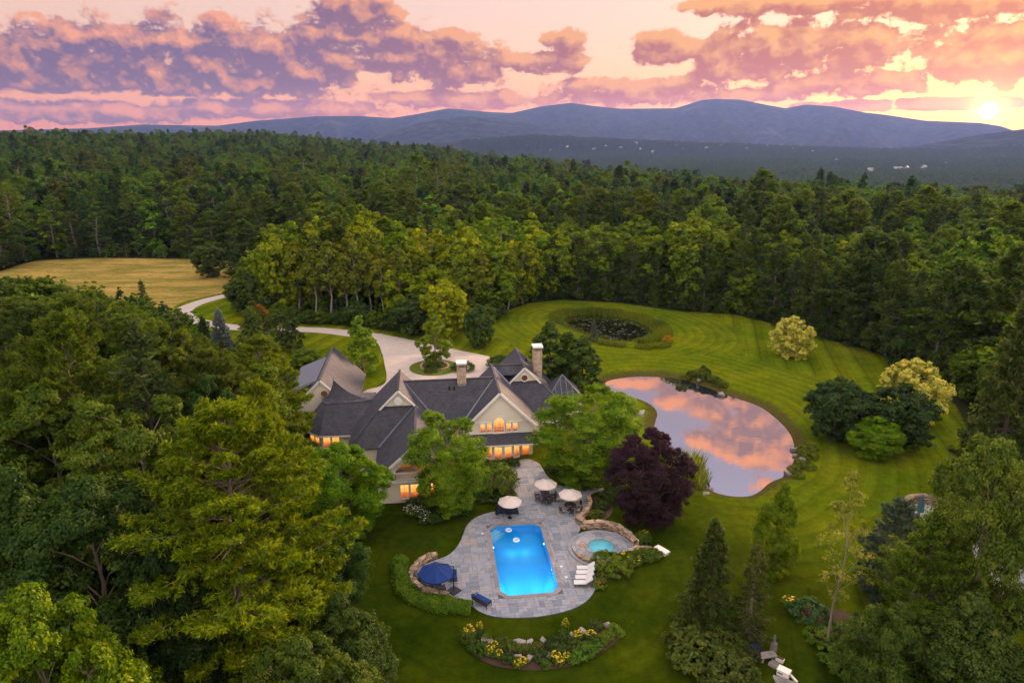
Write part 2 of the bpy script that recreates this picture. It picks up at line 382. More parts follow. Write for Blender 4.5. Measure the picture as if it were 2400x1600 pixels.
class MB:
    """collects shapes into one mesh"""
    def __init__(self): self.v = []; self.q = []; self.t = []; self.n = 0; self.poly = []
    def add(self, V, quads=(), tris=(), polys=()):
        b = self.n; self.v.append(np.asarray(V, float)); self.n += len(V)
        if len(quads): self.q.append(np.asarray(quads)+b)
        if len(tris): self.t.append(np.asarray(tris)+b)
        for p in polys: self.poly.append([i+b for i in p])
        return self
    def box(self, c, s, rz=0.0, taper=1.0, M=None):
        x, y, z = s[0]/2, s[1]/2, s[2]/2
        V = np.array([[-x,-y,-z],[x,-y,-z],[x,y,-z],[-x,y,-z],[-x*taper,-y*taper,z],[x*taper,-y*taper,z],[x*taper,y*taper,z],[-x*taper,y*taper,z]])
        if rz:
            c_, s_ = math.cos(rz), math.sin(rz); V = V @ np.array([[c_,s_,0],[-s_,c_,0],[0,0,1]])
        if M is not None: V = V @ np.array(M).T
        return self.add(V+np.array(c), [[0,3,2,1],[4,5,6,7],[0,1,5,4],[1,2,6,5],[2,3,7,6],[3,0,4,7]])
    def prism(self, pts, z0, z1, bottom=True):
        """vertical extrusion of a 2d outline"""
        n = len(pts); p = np.array(pts, float)
        if (p[:,0]*np.roll(p[:,1],-1)-p[:,1]*np.roll(p[:,0],-1)).sum() < 0: p = p[::-1]
        V = np.vstack([np.c_[p, np.full(n, z0)], np.c_[p, np.full(n, z1)]])
        pol = [list(range(n, 2*n))]
        if bottom: pol.append(list(range(n-1, -1, -1)))
        return self.add(V, [[i, (i+1) % n, n+(i+1) % n, n+i] for i in range(n)], polys=pol)
    def slab(self, pts, t):
        """a flat 3d polygon given thickness t against its normal"""
        p = np.array(pts, float); n = len(p)
        nr = np.zeros(3)
        for i in range(n): nr += np.cross(p[i], p[(i+1) % n])
        nr /= np.linalg.norm(nr)
        V = np.vstack([p, p-nr*t])
        return self.add(V, [[(i+1) % n, i, n+i, n+(i+1) % n] for i in range(n)], polys=[list(range(n)), list(range(2*n-1, n-1, -1))])
    def bar(self, a, b, w, h=None, up=(0,0,1)):
        """a square bar from a to b"""
        a = np.array(a, float); b = np.array(b, float); h = h or w
        d = b-a; L = np.linalg.norm(d); d = d/L; u = np.array(up, float)
        s = np.cross(d, u)
        if np.linalg.norm(s) < 1e-4: s = np.cross(d, (1,0,0.1))
        s /= np.linalg.norm(s); u = np.cross(s, d)
        s = s*w/2; u = u*h/2
        V = [a-s-u, a+s-u, a+s+u, a-s+u, b-s-u, b+s-u, b+s+u, b-s+u]
        return self.add(V, [[0,1,2,3],[7,6,5,4],[0,4,5,1],[1,5,6,2],[2,6,7,3],[3,7,4,0]])
    def tube(self, pts, rad, n=6, cap=True):
        p = np.array(pts, float); k = len(p); rad = np.broadcast_to(np.array(rad, float), (k,))
        d = np.gradient(p, axis=0); d /= (np.linalg.norm(d, axis=1)[:,None]+1e-9)
        ref = np.array([1.0, 0.13, 0.07]) if abs(d[:,0]).mean() < 0.8 else np.array([0.1, 1.0, 0.07])
        s = np.cross(d, ref); s /= np.linalg.norm(s, axis=1)[:,None]; u = np.cross(s, d)
        a = np.arange(n)*2*math.pi/n
        V = (p[:,None,:] + rad[:,None,None]*(np.cos(a)[None,:,None]*s[:,None,:]+np.sin(a)[None,:,None]*u[:,None,:])).reshape(-1,3)
        q = []
        for i in range(k-1):
            for j in range(n):
                q.append([i*n+j, i*n+(j+1) % n, (i+1)*n+(j+1) % n, (i+1)*n+j])
        self.add(V, q, polys=([list(range(n-1,-1,-1)), list(range((k-1)*n, k*n))] if cap else []))
        return self
    def lathe(self, prof_, n=16, c=(0,0,0)):
        pr = np.array(prof_, float); k = len(pr); a = np.arange(n)*2*math.pi/n
        V = np.stack([pr[:,0][:,None]*np.cos(a), pr[:,0][:,None]*np.sin(a), np.repeat(pr[:,1][:,None], n, 1)], -1).reshape(-1,3)+np.array(c)
        q = []
        for i in range(k-1):
            for j in range(n): q.append([i*n+j, i*n+(j+1) % n, (i+1)*n+(j+1) % n, (i+1)*n+j])
        return self.add(V, q, polys=[list(range(n-1,-1,-1)), list(range((k-1)*n, k*n))])
    def mesh(self, name, mat, smooth=False):
        me = bpy.data.meshes.new(name)
        V = np.vstack(self.v); F = []
        for q in self.q: F += q.tolist()
        for t in self.t: F += t.tolist()
        F += self.poly
        me.from_pydata(V.tolist(), [], F)
        if smooth: me.polygons.foreach_set('use_smooth', np.ones(len(me.polygons), bool))
        me.update()
        for m in (mat if isinstance(mat, (list, tuple)) else [mat]): me.materials.append(m)
        return me
    def build(self, name, mat, parent=None, smooth=False, **kw):
        return obj(name, self.mesh(name, mat, smooth), parent, **kw)

MATS = {}
def mat(name, col, rough=0.7, var=0.0, scale=3.0, bump=0.0, spec=0.4, metal=0.0, col2=None, emit=None, coord='Object', detail=4, randv=0.0):
    if name in MATS: return MATS[name]
    m = bpy.data.materials.new(name); m.use_nodes = True; MATS[name] = m
    T = NT(m.node_tree); b = T.n['Principled BSDF']
    b.inputs['Roughness'].default_value = rough; b.inputs['Metallic'].default_value = metal
    b.inputs['Specular IOR Level'].default_value = spec
    tc = T.new('ShaderNodeTexCoord'); vec = tc.outputs[coord]
    c = (*col, 1) if len(col) == 3 else col
    if var or col2 or bump:
        n = T.noise(vec, scale, detail, 0.6)
    if col2:
        c2 = (*col2, 1) if len(col2) == 3 else col2
        cc = T.mix(T.sstep(n, 0.35, 0.65), c, c2)
    elif var:
        cc = T.mix(1.0, c, T.comb(*[T.math('MULTIPLY_ADD', n, 2*var, 1-var)]*3), 'MULTIPLY')
    else:
        cc = c
    if randv:
        oi = T.new('ShaderNodeObjectInfo')
        f = T.math('MULTIPLY_ADD', oi.outputs['Random'], 2*randv, 1-randv)
        cc = T.mix(1.0, cc, T.comb(f, f, f), 'MULTIPLY')
    T.put(b.inputs['Base Color'], cc)
    if bump:
        bn = T.new('ShaderNodeBump'); bn.inputs['Strength'].default_value = bump; bn.inputs['Distance'].default_value = 0.05
        T.l.new(n, bn.inputs['Height']); T.l.new(bn.outputs[0], b.inputs['Normal'])
    if emit:
        b.inputs['Emission Color'].default_value = (*emit[0], 1); b.inputs['Emission Strength'].default_value = emit[1]
    return m

# ------------------------------------------------------------------ the ground
LAWN = np.array([at(*p) for p in [(395,748),(395,725),(430,703),(540,686),(560,720),(620,745),(700,750),(830,752),(950,772),(1100,768),(1160,750),(1190,728),(1240,710),(1320,703),(1450,710),(1600,731),(1720,736),(1800,756),(1950,798),(2060,828),(2160,888),(2240,950),(2300,1080),(2400,1200)]] +
                [np.array(p) for p in [(60,40),(50,20),(-12,20),(-14,50)]] + [at(*p) for p in [(860,1300),(690,1085),(640,960),(600,880),(500,800)]])
FIELD = np.array([at(*p) for p in [(-40,650),(40,622),(90,610),(230,604),(450,607),(645,617),(640,642),(560,672),(535,684),(430,706),(395,728),(375,748),(320,735),(250,712),(120,690),(-40,700)]])
FIELD2 = np.array([at(*p) for p in [(1425,590),(1432,566),(1500,572),(1560,580),(1548,592)]])
PATIO_C = flat_at(1215, 1320)

def ground_material():
    m = bpy.data.materials.new('meadow_ground'); m.use_nodes = True
    T = NT(m.node_tree); b = T.n['Principled BSDF']; b.inputs['Roughness'].default_value = 1.0; b.inputs['Specular IOR Level'].default_value = 0.0
    geo = T.new('ShaderNodeNewGeometry'); pos = geo.outputs['Position']
    def attr(n): a = T.new('ShaderNodeAttribute'); a.attribute_name = n; return a.outputs['Fac']
    lawn, field, st, amp = attr('lawn'), attr('field'), attr('stripe'), attr('amp')
    n1 = T.noise(pos, 0.09, 4, 0.6); n2 = T.noise(pos, 1.1, 4, 0.65); n3 = T.noise(pos, 9.0, 3, 0.7)
    sv = T.math('SINE', T.math('ADD', T.math('MULTIPLY', st, 2*math.pi), T.math('MULTIPLY', T.math('SUBTRACT', T.noise(pos, 0.16, 3, 0.6), 0.5), 1.8)))
    band = T.math('MULTIPLY_ADD', T.sstep(sv, -0.5, 0.7), 2.0, -1.0)
    thin = T.sstep(T.math('SINE', T.math('MULTIPLY', st, 4*math.pi)), 0.8, 0.97)
    g = T.mix(T.sstep(n1, 0.32, 0.68), (0.088, 0.136, 0.003, 1), (0.162, 0.182, 0.004, 1))
    g = T.mix(attr('painted_falloff'), g, T.mix(T.sstep(n1, 0.32, 0.68), (0.022, 0.042, 0.001, 1), (0.052, 0.070, 0.002, 1)))  # near lawn painted darker, standing in for light falloff and tree shade
    f = T.math('ADD', 1.0, T.math('MULTIPLY', T.math('MULTIPLY', band, 0.09), amp))
    f = T.math('SUBTRACT', f, T.math('MULTIPLY', T.math('MULTIPLY', thin, 0.13), amp))
    f = T.math('MULTIPLY', f, T.math('MULTIPLY_ADD', n2, 1.1, 0.45))
    f = T.math('MULTIPLY', f, T.math('MULTIPLY_ADD', T.noise(pos, 0.21, 5, 0.7), 0.9, 0.55))
    f = T.math('MULTIPLY', f, T.math('MULTIPLY_ADD', n3, 0.7, 0.65))
    g = T.mix(1.0, g, T.comb(f, f, f), 'MULTIPLY')
    g = T.mix(T.math('MULTIPLY', T.sstep(T.noise(pos, 0.33, 5, 0.7), 0.62, 0.78), 0.45), g, (0.25, 0.17, 0.05, 1))
    g = T.mix(T.sstep(T.math('ADD', attr('bank'), T.math('MULTIPLY_ADD', T.noise(pos, 0.7, 5, 0.7), 1.4, -0.8)), 0.3, 0.85), g, T.mix(T.noise(pos, 1.6, 4, 0.7), (0.030, 0.034, 0.008, 1), (0.15, 0.12, 0.03, 1)))
    h = T.mix(T.sstep(T.noise(T.vmath('MULTIPLY', pos, (0.4, 1.2, 1)), 0.12, 6, 0.7), 0.38, 0.62), (0.42, 0.28, 0.075, 1), (0.20, 0.175, 0.035, 1))
    hf = T.math('MULTIPLY', T.math('MULTIPLY_ADD', n2, 1.1, 0.45), T.math('MULTIPLY_ADD', T.noise(pos, 0.35, 5, 0.75), 1.0, 0.5))
    h = T.mix(1.0, h, T.comb(hf, hf, hf), 'MULTIPLY')
    w = T.mix(n2, (0.012, 0.018, 0.006, 1), (0.05, 0.055, 0.018, 1))
    w = T.mix(T.sstep(T.noise(pos, 0.006, 6, 0.6), 0.45, 0.6), w, (0.03, 0.045, 0.015, 1))
    edge = T.math('MULTIPLY', T.math('SUBTRACT', n2, 0.5), 0.5)
    c = T.mix(T.sstep(T.math('ADD', lawn, edge), 0.4, 0.6), w, g)
    c = T.mix(T.sstep(T.math('ADD', field, edge), 0.35, 0.65), c, h)
    T.put(b.inputs['Base Color'], c)
    bn = T.new('ShaderNodeBump'); bn.inputs['Strength'].default_value = 0.5; bn.inputs['Distance'].default_value = 0.12
    T.l.new(T.math('ADD', T.math('MULTIPLY', n3, 0.5), n2), bn.inputs['Height']); T.l.new(bn.outputs[0], b.inputs['Normal'])
    return m
def mountain_material():
    m = bpy.data.materials.new('forested_slope'); m.use_nodes = True
    T = NT(m.node_tree); b = T.n['Principled BSDF']; b.inputs['Roughness'].default_value = 1.0; b.inputs['Specular IOR Level'].default_value = 0.0
    pos = T.new('ShaderNodeNewGeometry').outputs['Position']
    n = T.noise(pos, 0.012, 6, 0.7); n2 = T.noise(pos, 0.0016, 5, 0.6)
    c = T.mix(T.sstep(n, 0.3, 0.7), (0.012, 0.02, 0.014, 1), (0.05, 0.065, 0.035, 1))
    c = T.mix(T.math('MULTIPLY', T.sstep(n2, 0.58, 0.68), 0.5), c, (0.09, 0.1, 0.05, 1))
    T.put(b.inputs['Base Color'], c)
    bn = T.new('ShaderNodeBump'); bn.inputs['Strength'].default_value = 1.0; bn.inputs['Distance'].default_value = 25.0
    T.l.new(n, bn.inputs['Height']); T.l.new(bn.outputs[0], b.inputs['Normal'])
    return m
M_GROUND = ground_material(); M_MOUNT = mountain_material()

def polar(r, a, closed):
    """grid over distances r and azimuths a (degrees)"""
    A, R = np.meshgrid(np.radians(a), r)
    X = (R*np.sin(A)); Y = (R*np.cos(A))
    nr, na = X.shape
    idx = np.arange(nr*na).reshape(nr, na)
    q = np.stack([idx[:-1,:-1], idx[:-1,1:], idx[1:,1:], idx[1:,:-1]], -1).reshape(-1, 4)[:, ::-1]
    if closed:
        q2 = np.stack([idx[:-1,-1], idx[:-1,0], idx[1:,0], idx[1:,-1]], -1)[:, ::-1]; q = np.vstack([q, q2])
    return X.ravel(), Y.ravel(), q
a_in = np.arange(-46, 46.01, 0.25)
a_all = np.concatenate([np.arange(-175, -46, 3.0), a_in, np.arange(49, 181, 3.0)])
rr = [6.0, 14.0, 22.0]
while rr[-1] < 320: rr.append(rr[-1]*1.0085+0.02)
while rr[-1] < 4400: rr.append(rr[-1]*1.02)
rr.append(4500.0)
X, Y, Q = polar(np.array(rr), a_all, True)
Z = hground(X, Y)
lawn = np.where(inpoly(X, Y, LAWN), 1.0, 0.0)
field = np.where(inpoly(X, Y, FIELD) | inpoly(X, Y, FIELD2), 1.0, 0.0)
kn = np.hypot(X, Y) < 420
lawn[kn] = np.clip(0.5-sdist(X[kn], Y[kn], LAWN)/3.0, 0, 1)
field[kn] = np.clip(0.5-np.minimum(sdist(X[kn], Y[kn], FIELD), sdist(X[kn], Y[kn], FIELD2))/4.0, 0, 1)
far_m = (np.hypot(X, Y) > 1400) & (fbm(X/420, Y/420, 40) > 0.66)
field = np.where(far_m, 0.0, field)
sp = np.full(X.shape, 99.0); k = (np.hypot(X, Y) < 280) & (Y > 40)
sp[k] = np.minimum(sdist(X[k], Y[k], POND_NEAR), sdist(X[k], Y[k], POND_FAR))
stripe = np.where(sp < 19, sp/2.3, (X*math.cos(math.radians(16))-Y*math.sin(math.radians(16)))/4.6)
dp = np.hypot(X-PATIO_C[0], Y-PATIO_C[1]); stripe = np.where((dp < 26) & (sp > 8), dp/1.7, stripe)
amp = np.where(sp < 2.5, 0.1, np.where((dp < 26), 0.5, np.where(sp < 19, 1.0, 1.6)))
painted_falloff = np.clip(sst(dp, 40, 15)+sst(np.hypot(X*0.8, Y), 72, 46), 0, 1)  # mask of the painted darkening, round the terrace and near the camera
Vg = np.c_[X, Y, Z]
nV = len(Vg); Vg = np.vstack([Vg, [[0, 0, 0]]]); na = len(a_all)
fan = np.array([[nV, i, (i+1) % na] for i in range(na)])[:, ::-1]
z1 = lambda a, v=0.0: np.append(a, v)
gme = mk_mesh('ground', Vg, [Q, fan], M_GROUND, {'lawn': z1(lawn, 1), 'field': z1(field), 'stripe': z1(stripe), 'amp': z1(amp), 'painted_falloff': z1(painted_falloff, 1), 'bank': z1(sst(sp, 3.4, 0.6))}, smooth=True)
ground = obj('ground', gme); tag(ground, kind='structure')
X, Y, Q = polar(np.concatenate([np.array([4500.0]), np.linspace(4560, 10500, 120)]), np.arange(-62, 62.01, 0.3), False)
mts = obj('mountains', mk_mesh('mountains', np.c_[X, Y, hground(X, Y)], [Q], M_MOUNT, smooth=True)); tag(mts, kind='structure')

# ------------------------------------------------------------------ the ponds
def water_material(name, refl, dark, ripple=0.02, tint=(0.92, 0.92, 0.95, 1)):
    m = bpy.data.materials.new(name); m.use_nodes = True; T = NT(m.node_tree); T.n.clear()
    out = T.new('ShaderNodeOutputMaterial'); gl = T.new('ShaderNodeBsdfGlossy'); df = T.new('ShaderNodeBsdfDiffuse'); mx = T.new('ShaderNodeMixShader')
    gl.inputs['Roughness'].default_value = 0.015; gl.inputs['Color'].default_value = tint; df.inputs['Color'].default_value = (*dark, 1)
    pos = T.new('ShaderNodeNewGeometry').outputs['Position']
    n = T.noise(T.vmath('MULTIPLY', pos, (0.6, 1.6, 1)), 0.8, 3, 0.5)
    bn = T.new('ShaderNodeBump'); bn.inputs['Strength'].default_value = ripple; bn.inputs['Distance'].default_value = 0.1
    T.l.new(n, bn.inputs['Height']); T.l.new(bn.outputs[0], gl.inputs['Normal'])
    mx.inputs[0].default_value = refl
    T.l.new(df.outputs[0], mx.inputs[1]); T.l.new(gl.outputs[0], mx.inputs[2]); T.l.new(mx.outputs[0], out.inputs[0])
    return m
def grow(poly, d):
    c = poly.mean(0); out = []
    n = len(poly)
    for i in range(n):
        t = poly[(i+1) % n]-poly[i-1]; nr = np.array([t[1], -t[0]]); nr /= np.linalg.norm(nr)+1e-9
        if inpoly(np.array([poly[i][0]+nr[0]*.3]), np.array([poly[i][1]+nr[1]*.3]), poly)[0]: nr = -nr
        out.append(poly[i]+nr*d)
    return np.array(out)
for poly, z, wm in ((POND_NEAR, -0.72, water_material('pond_water', 0.5, (0.02, 0.022, 0.03))), (POND_FAR, -0.42, water_material('dark_pond_water', 0.62, (0.012, 0.013, 0.008), 0.06))):
    b = MB(); pl = grow(poly, 1.0); b.prism(pl, z-0.01, z)
    tag(b.build('pond_water', wm), kind='structure')

# ------------------------------------------------------------------ the drive
M_DRIVE = mat('gravel_drive', (0.56, 0.47, 0.42), 0.95, var=0.22, scale=0.7, bump=0.3, spec=0.1, coord='Object', detail=6)
def drape(name, poly, mtl, lift, step=1.2):
    """a sheet laid on the ground: triangulated outline with points inside"""
    import mathutils
    from mathutils.geometry import delaunay_2d_cdt
    p = np.array(poly); pts = []
    n = len(p)
    for i in range(n):
        a, b_ = p[i], p[(i+1) % n]; k = max(1, int(np.linalg.norm(b_-a)/step))
        for j in range(k): pts.append(a+(b_-a)*j/k)
    nb = len(pts)
    gx, gy = np.meshgrid(np.arange(p[:,0].min(), p[:,0].max(), step), np.arange(p[:,1].min(), p[:,1].max(), step))
    gx = gx.ravel(); gy = gy.ravel(); k = sdist(gx, gy, p) < -step*0.5
    allp = [Vector((a[0], a[1])) for a in pts] + [Vector((a, b_)) for a, b_ in zip(gx[k], gy[k])]
    vs, es, fs, *_ = delaunay_2d_cdt(allp, [], [list(range(nb))], 1, 1e-4)
    V = np.array([[v.x, v.y] for v in vs]); Zs = hground(V[:,0], V[:,1])+lift
    me = bpy.data.meshes.new(name); me.from_pydata(np.c_[V, Zs].tolist(), [], [list(f) for f in fs]); me.materials.append(mtl)
    me.polygons.foreach_set('use_smooth', np.ones(len(me.polygons), bool)); me.update()
    # keep faces upward
    if len(me.polygons) and me.polygons[0].normal.z < 0: me.flip_normals()
    return obj(name, me)
def ribbon(cl, w):
    c = smooth_loop(cl, 3, closed=False); t = np.gradient(c, axis=0); t /= np.linalg.norm(t, axis=1)[:,None]
    nr = np.c_[-t[:,1], t[:,0]]; w = np.interp(np.linspace(0, 1, len(c)), np.linspace(0, 1, len(w)), w)[:,None]
    return np.vstack([c+nr*w/2, (c-nr*w/2)[::-1]])
road = ribbon([at(*p) for p in [(720,668),(620,676),(535,692),(490,702),(446,716),(424,731),(434,746),(470,756),(510,763),(563,769),(640,772),(703,772),(756,774),(818,781),(880,790)]], [4.2,4.2,4.2,4.2,4.4,4.6,4.6,4.4,4.2,4.2,4.2,4.2,4.2,4.6,6])
tag(drape('driveway', road, M_DRIVE, 0.05), kind='structure')
court = smooth_loop([at(*p) for p in [(870,782),(905,785),(975,800),(1060,818),(1147,834),(1165,850),(1150,880),(1100,905),(1000,925),(940,945),(862,940),(846,930),(852,915),(900,905),(908,885),(900,850),(893,815),(878,797)]], 2)
tag(drape('forecourt', court, M_DRIVE, 0.09), kind='structure')
M_LAWNISLE = mat('clipped_lawn', (0.11, 0.15, 0.014), 0.95, var=0.35, scale=1.5, bump=0.4, spec=0.1, detail=6)
isle = [ISLE_C+np.array([math.cos(a)*4.6, math.sin(a)*4.6]) for a in np.arange(0, 2*math.pi, 0.2)]
tag(drape('island_lawn', isle, M_LAWNISLE, 0.16), kind='structure')

# ------------------------------------------------------------------ haze in the air
HAZE = 4.6e-5
hb = MB(); hb.box((0, 3000, 235), (19200, 15500, 650))
hz = hb.build('haze', []); hz['kind'] = 'stuff'; hz['label'] = 'thin violet evening haze over the valley'
hm = bpy.data.materials.new('haze_air'); hm.use_nodes = True; T = NT(hm.node_tree); T.n.clear()
_o = T.new('ShaderNodeOutputMaterial'); _v = T.new('ShaderNodeVolumePrincipled')
_v.inputs['Color'].default_value = (0.24, 0.37, 1.0, 1); _v.inputs['Density'].default_value = HAZE; _v.inputs['Anisotropy'].default_value = 0.3
T.l.new(_v.outputs[0], _o.inputs['Volume']); hz.data.materials.append(hm)

# ------------------------------------------------------------------ trees: leaf and bark materials, builders
def leaf_material(name, base=None, rand_hue=0.02, rand_val=0.22, trans=0.42, own=False):
    """colour from the object's own colour (own) or a fixed base; every leaf differs a little"""
    m = bpy.data.materials.new(name); m.use_nodes = True; T = NT(m.node_tree); T.n.clear()
    out = T.new('ShaderNodeOutputMaterial')
    oi = T.new('ShaderNodeObjectInfo'); at_ = T.new('ShaderNodeAttribute'); at_.attribute_name = 'v'
    c = oi.outputs['Color'] if own else base
    hs = T.new('ShaderNodeHueSaturation'); T.put(hs.inputs['Color'], c); hs.inputs['Saturation'].default_value = 1.08
    v = at_.outputs['Fac']; r = oi.outputs['Random']
    T.put(hs.inputs['Hue'], T.math('ADD', T.math('MULTIPLY_ADD', v, -0.055, 0.53), T.math('MULTIPLY_ADD', r, 2*rand_hue, -rand_hue)))
    T.put(hs.inputs['Value'], T.math('MULTIPLY', T.math('MULTIPLY_ADD', v, 1.5, 0.8), T.math('MULTIPLY_ADD', r, 2*rand_val, 1-rand_val)))
    df = T.new('ShaderNodeBsdfDiffuse'); tr = T.new('ShaderNodeBsdfTranslucent'); mx = T.new('ShaderNodeMixShader'); mx.inputs[0].default_value = trans
    T.l.new(hs.outputs[0], df.inputs[0]); T.l.new(hs.outputs[0], tr.inputs[0])
    T.l.new(df.outputs[0], mx.inputs[1]); T.l.new(tr.outputs[0], mx.inputs[2])
    gl = T.new('ShaderNodeBsdfGlossy'); gl.inputs['Roughness'].default_value = 0.45; m2 = T.new('ShaderNodeMixShader'); m2.inputs[0].default_value = 0.01
    T.l.new(mx.outputs[0], m2.inputs[1]); T.l.new(gl.outputs[0], m2.inputs[2]); T.l.new(m2.outputs[0], out.inputs[0])
    return m
M_LEAF = leaf_material('foliage', own=True, rand_hue=0.0, rand_val=0.0)
M_BARK = mat('bark', (0.10, 0.075, 0.055), 0.95, var=0.4, scale=2.0, bump=0.4, spec=0.1)
M_PALEBARK = mat('pale_bark', (0.30, 0.25, 0.20), 0.9, var=0.35, scale=1.5, bump=0.2, spec=0.1)
M_GREYBARK = mat('grey_bark', (0.22, 0.18, 0.14), 0.95, var=0.4, scale=2.0, bump=0.3, spec=0.1)

def unit(v): return v/(np.linalg.norm(v, axis=-1, keepdims=True)+1e-9)
def leaves(P, N, D, ln, wd, rng):
    """rhombic leaves at P with normal N, long axis near D"""
    n = len(P)
    t = unit(D-N*(D*N).sum(1, keepdims=True)); s = np.cross(N, t)
    ln = (ln*rng.uniform(0.7, 1.3, n))[:,None]; wd = (wd*rng.uniform(0.7, 1.3, n))[:,None]
    V = np.stack([P-t*ln*0.5, P+s*wd*0.5-N*wd*0.12, P+t*ln*0.5, P-s*wd*0.5-N*wd*0.12], 1).reshape(-1, 3)
    F = np.arange(4*n).reshape(n, 4)
    return V, F
def grown(B, a, b, r0, r1, rng, sag=0.0, n=5, k=5):
    a = np.array(a, float); b = np.array(b, float); t = np.linspace(0, 1, k)[:,None]
    L = np.linalg.norm(b-a); p = a+(b-a)*t
    p[:,2] += sag*L*np.sin(t[:,0]*math.pi); p[1:-1] += rng.normal(0, L*0.03, (k-2, 3))
    B.tube(p, np.linspace(r0, r1, k), n, cap=False)

def broadleaf(seed, H=12., R=4.5, z0=0.16, lobes=16, clus=26, lv=34, leaf=0.22, shape='round', trunk_r=None, fork=False, vis=False, up=0.5):
    rng = np.random.default_rng(seed); B = MB()
    tr = trunk_r or H*0.016
    bend = rng.normal(0, 0.02*H, (4, 2)); bend[0] = 0
    tz = np.array([0, 0.3, 0.55, 0.8])*H
    B.tube(np.c_[bend, tz], [tr*1.25, tr*0.85, tr*0.55, tr*0.2], 7, cap=False)
    axis = lambda z: np.array([np.interp(z, tz, bend[:,0]), np.interp(z, tz, bend[:,1])])
    cz0, cz1 = H*z0, H
    P, N, D, vv = [], [], [], []
    ga = rng.uniform(0, 6.28)
    for i in range(lobes):
        t = (i+0.5)/lobes; t = np.clip(t+rng.uniform(-.04, .04), 0.02, 0.98)
        if shape == 'round': pr_ = math.sqrt(max(0.0, 1-(2*t-0.92)**2))
        elif shape == 'egg': pr_ = math.sin(math.pi*min(1, (t*0.92+0.1)))**0.8*(1.12-0.55*t)
        elif shape == 'column': pr_ = (1-t)**0.55*min(1, 0.45+2.4*t)
        elif shape == 'vase': pr_ = 0.35+0.75*math.sin(math.pi*(0.15+0.72*t))**1.1*min(1, 0.4+t)
        else: pr_ = math.sqrt(max(0.0, 1-(2*t-1)**2))
        ang = ga+i*2.39996+rng.uniform(-.35, .35)
        lr = R*rng.uniform(0.30, 0.44)*(0.75 if t > 0.85 else 1.0)*(0.65+0.35*pr_)
        rad = max(0.0, R*pr_-lr*0.75)*rng.uniform(0.8, 1.08)
        z = cz0+(cz1-cz0)*t-lr*0.45*(1 if t > 0.7 else 0)
        ax = axis(z); c = np.array([ax[0]+math.cos(ang)*rad, ax[1]+math.sin(ang)*rad, z])
        zb = max(cz0*0.75, z-rad*0.8-0.05*H); ab = axis(zb)
        grown(B, (ab[0], ab[1], zb), c, tr*0.42*(1-0.5*t), tr*0.12, rng, 0.05, 5, 5)
        out = unit(np.array([math.cos(ang)*rad, math.sin(ang)*rad, 0.0001])[None])[0]
        d = unit(rng.normal(0, 1, (clus, 3))+out*0.55+np.array([0, 0, up]))
        cc = c+d*lr*rng.uniform(0.55, 1.08, (clus, 1))*np.array([1, 1, 0.82])
        for j in range(0, clus, 4): grown(B, c, cc[j], tr*0.1, tr*0.03, rng, 0.03, 3, 3)
        cr = lr*rng.uniform(0.24, 0.40, clus)
        off = rng.normal(0, 1, (clus, lv, 3)); off = off/np.linalg.norm(off, axis=2, keepdims=True)*rng.uniform(0.2, 1, (clus, lv, 1))**0.5
        off = off*np.array([1, 1, 0.62])
        p = cc[:,None,:]+off*cr[:,None,None]
        nn = unit(off*0.7+d[:,None,:]*0.45+np.array([0, 0, 0.55])+rng.normal(0, 0.38, off.shape))
        P.append(p.reshape(-1, 3)); N.append(nn.reshape(-1, 3)); D.append((off+rng.normal(0, .5, off.shape)).reshape(-1, 3))
        cv = np.clip(rng.normal(0.47, 0.22, (clus, 1))+rng.normal(0, 0.05), 0, 1)
        vv.append(np.clip(cv+rng.normal(0, 0.16, (clus, lv)), 0, 1).ravel())
    P = np.vstack(P); N = np.vstack(N); D = unit(np.vstack(D)); vv = np.concatenate(vv)
    V, F = leaves(P, N, D, leaf*1.25, leaf*0.95, rng)
    return B, V, F, np.repeat(vv, 4), (H, R)

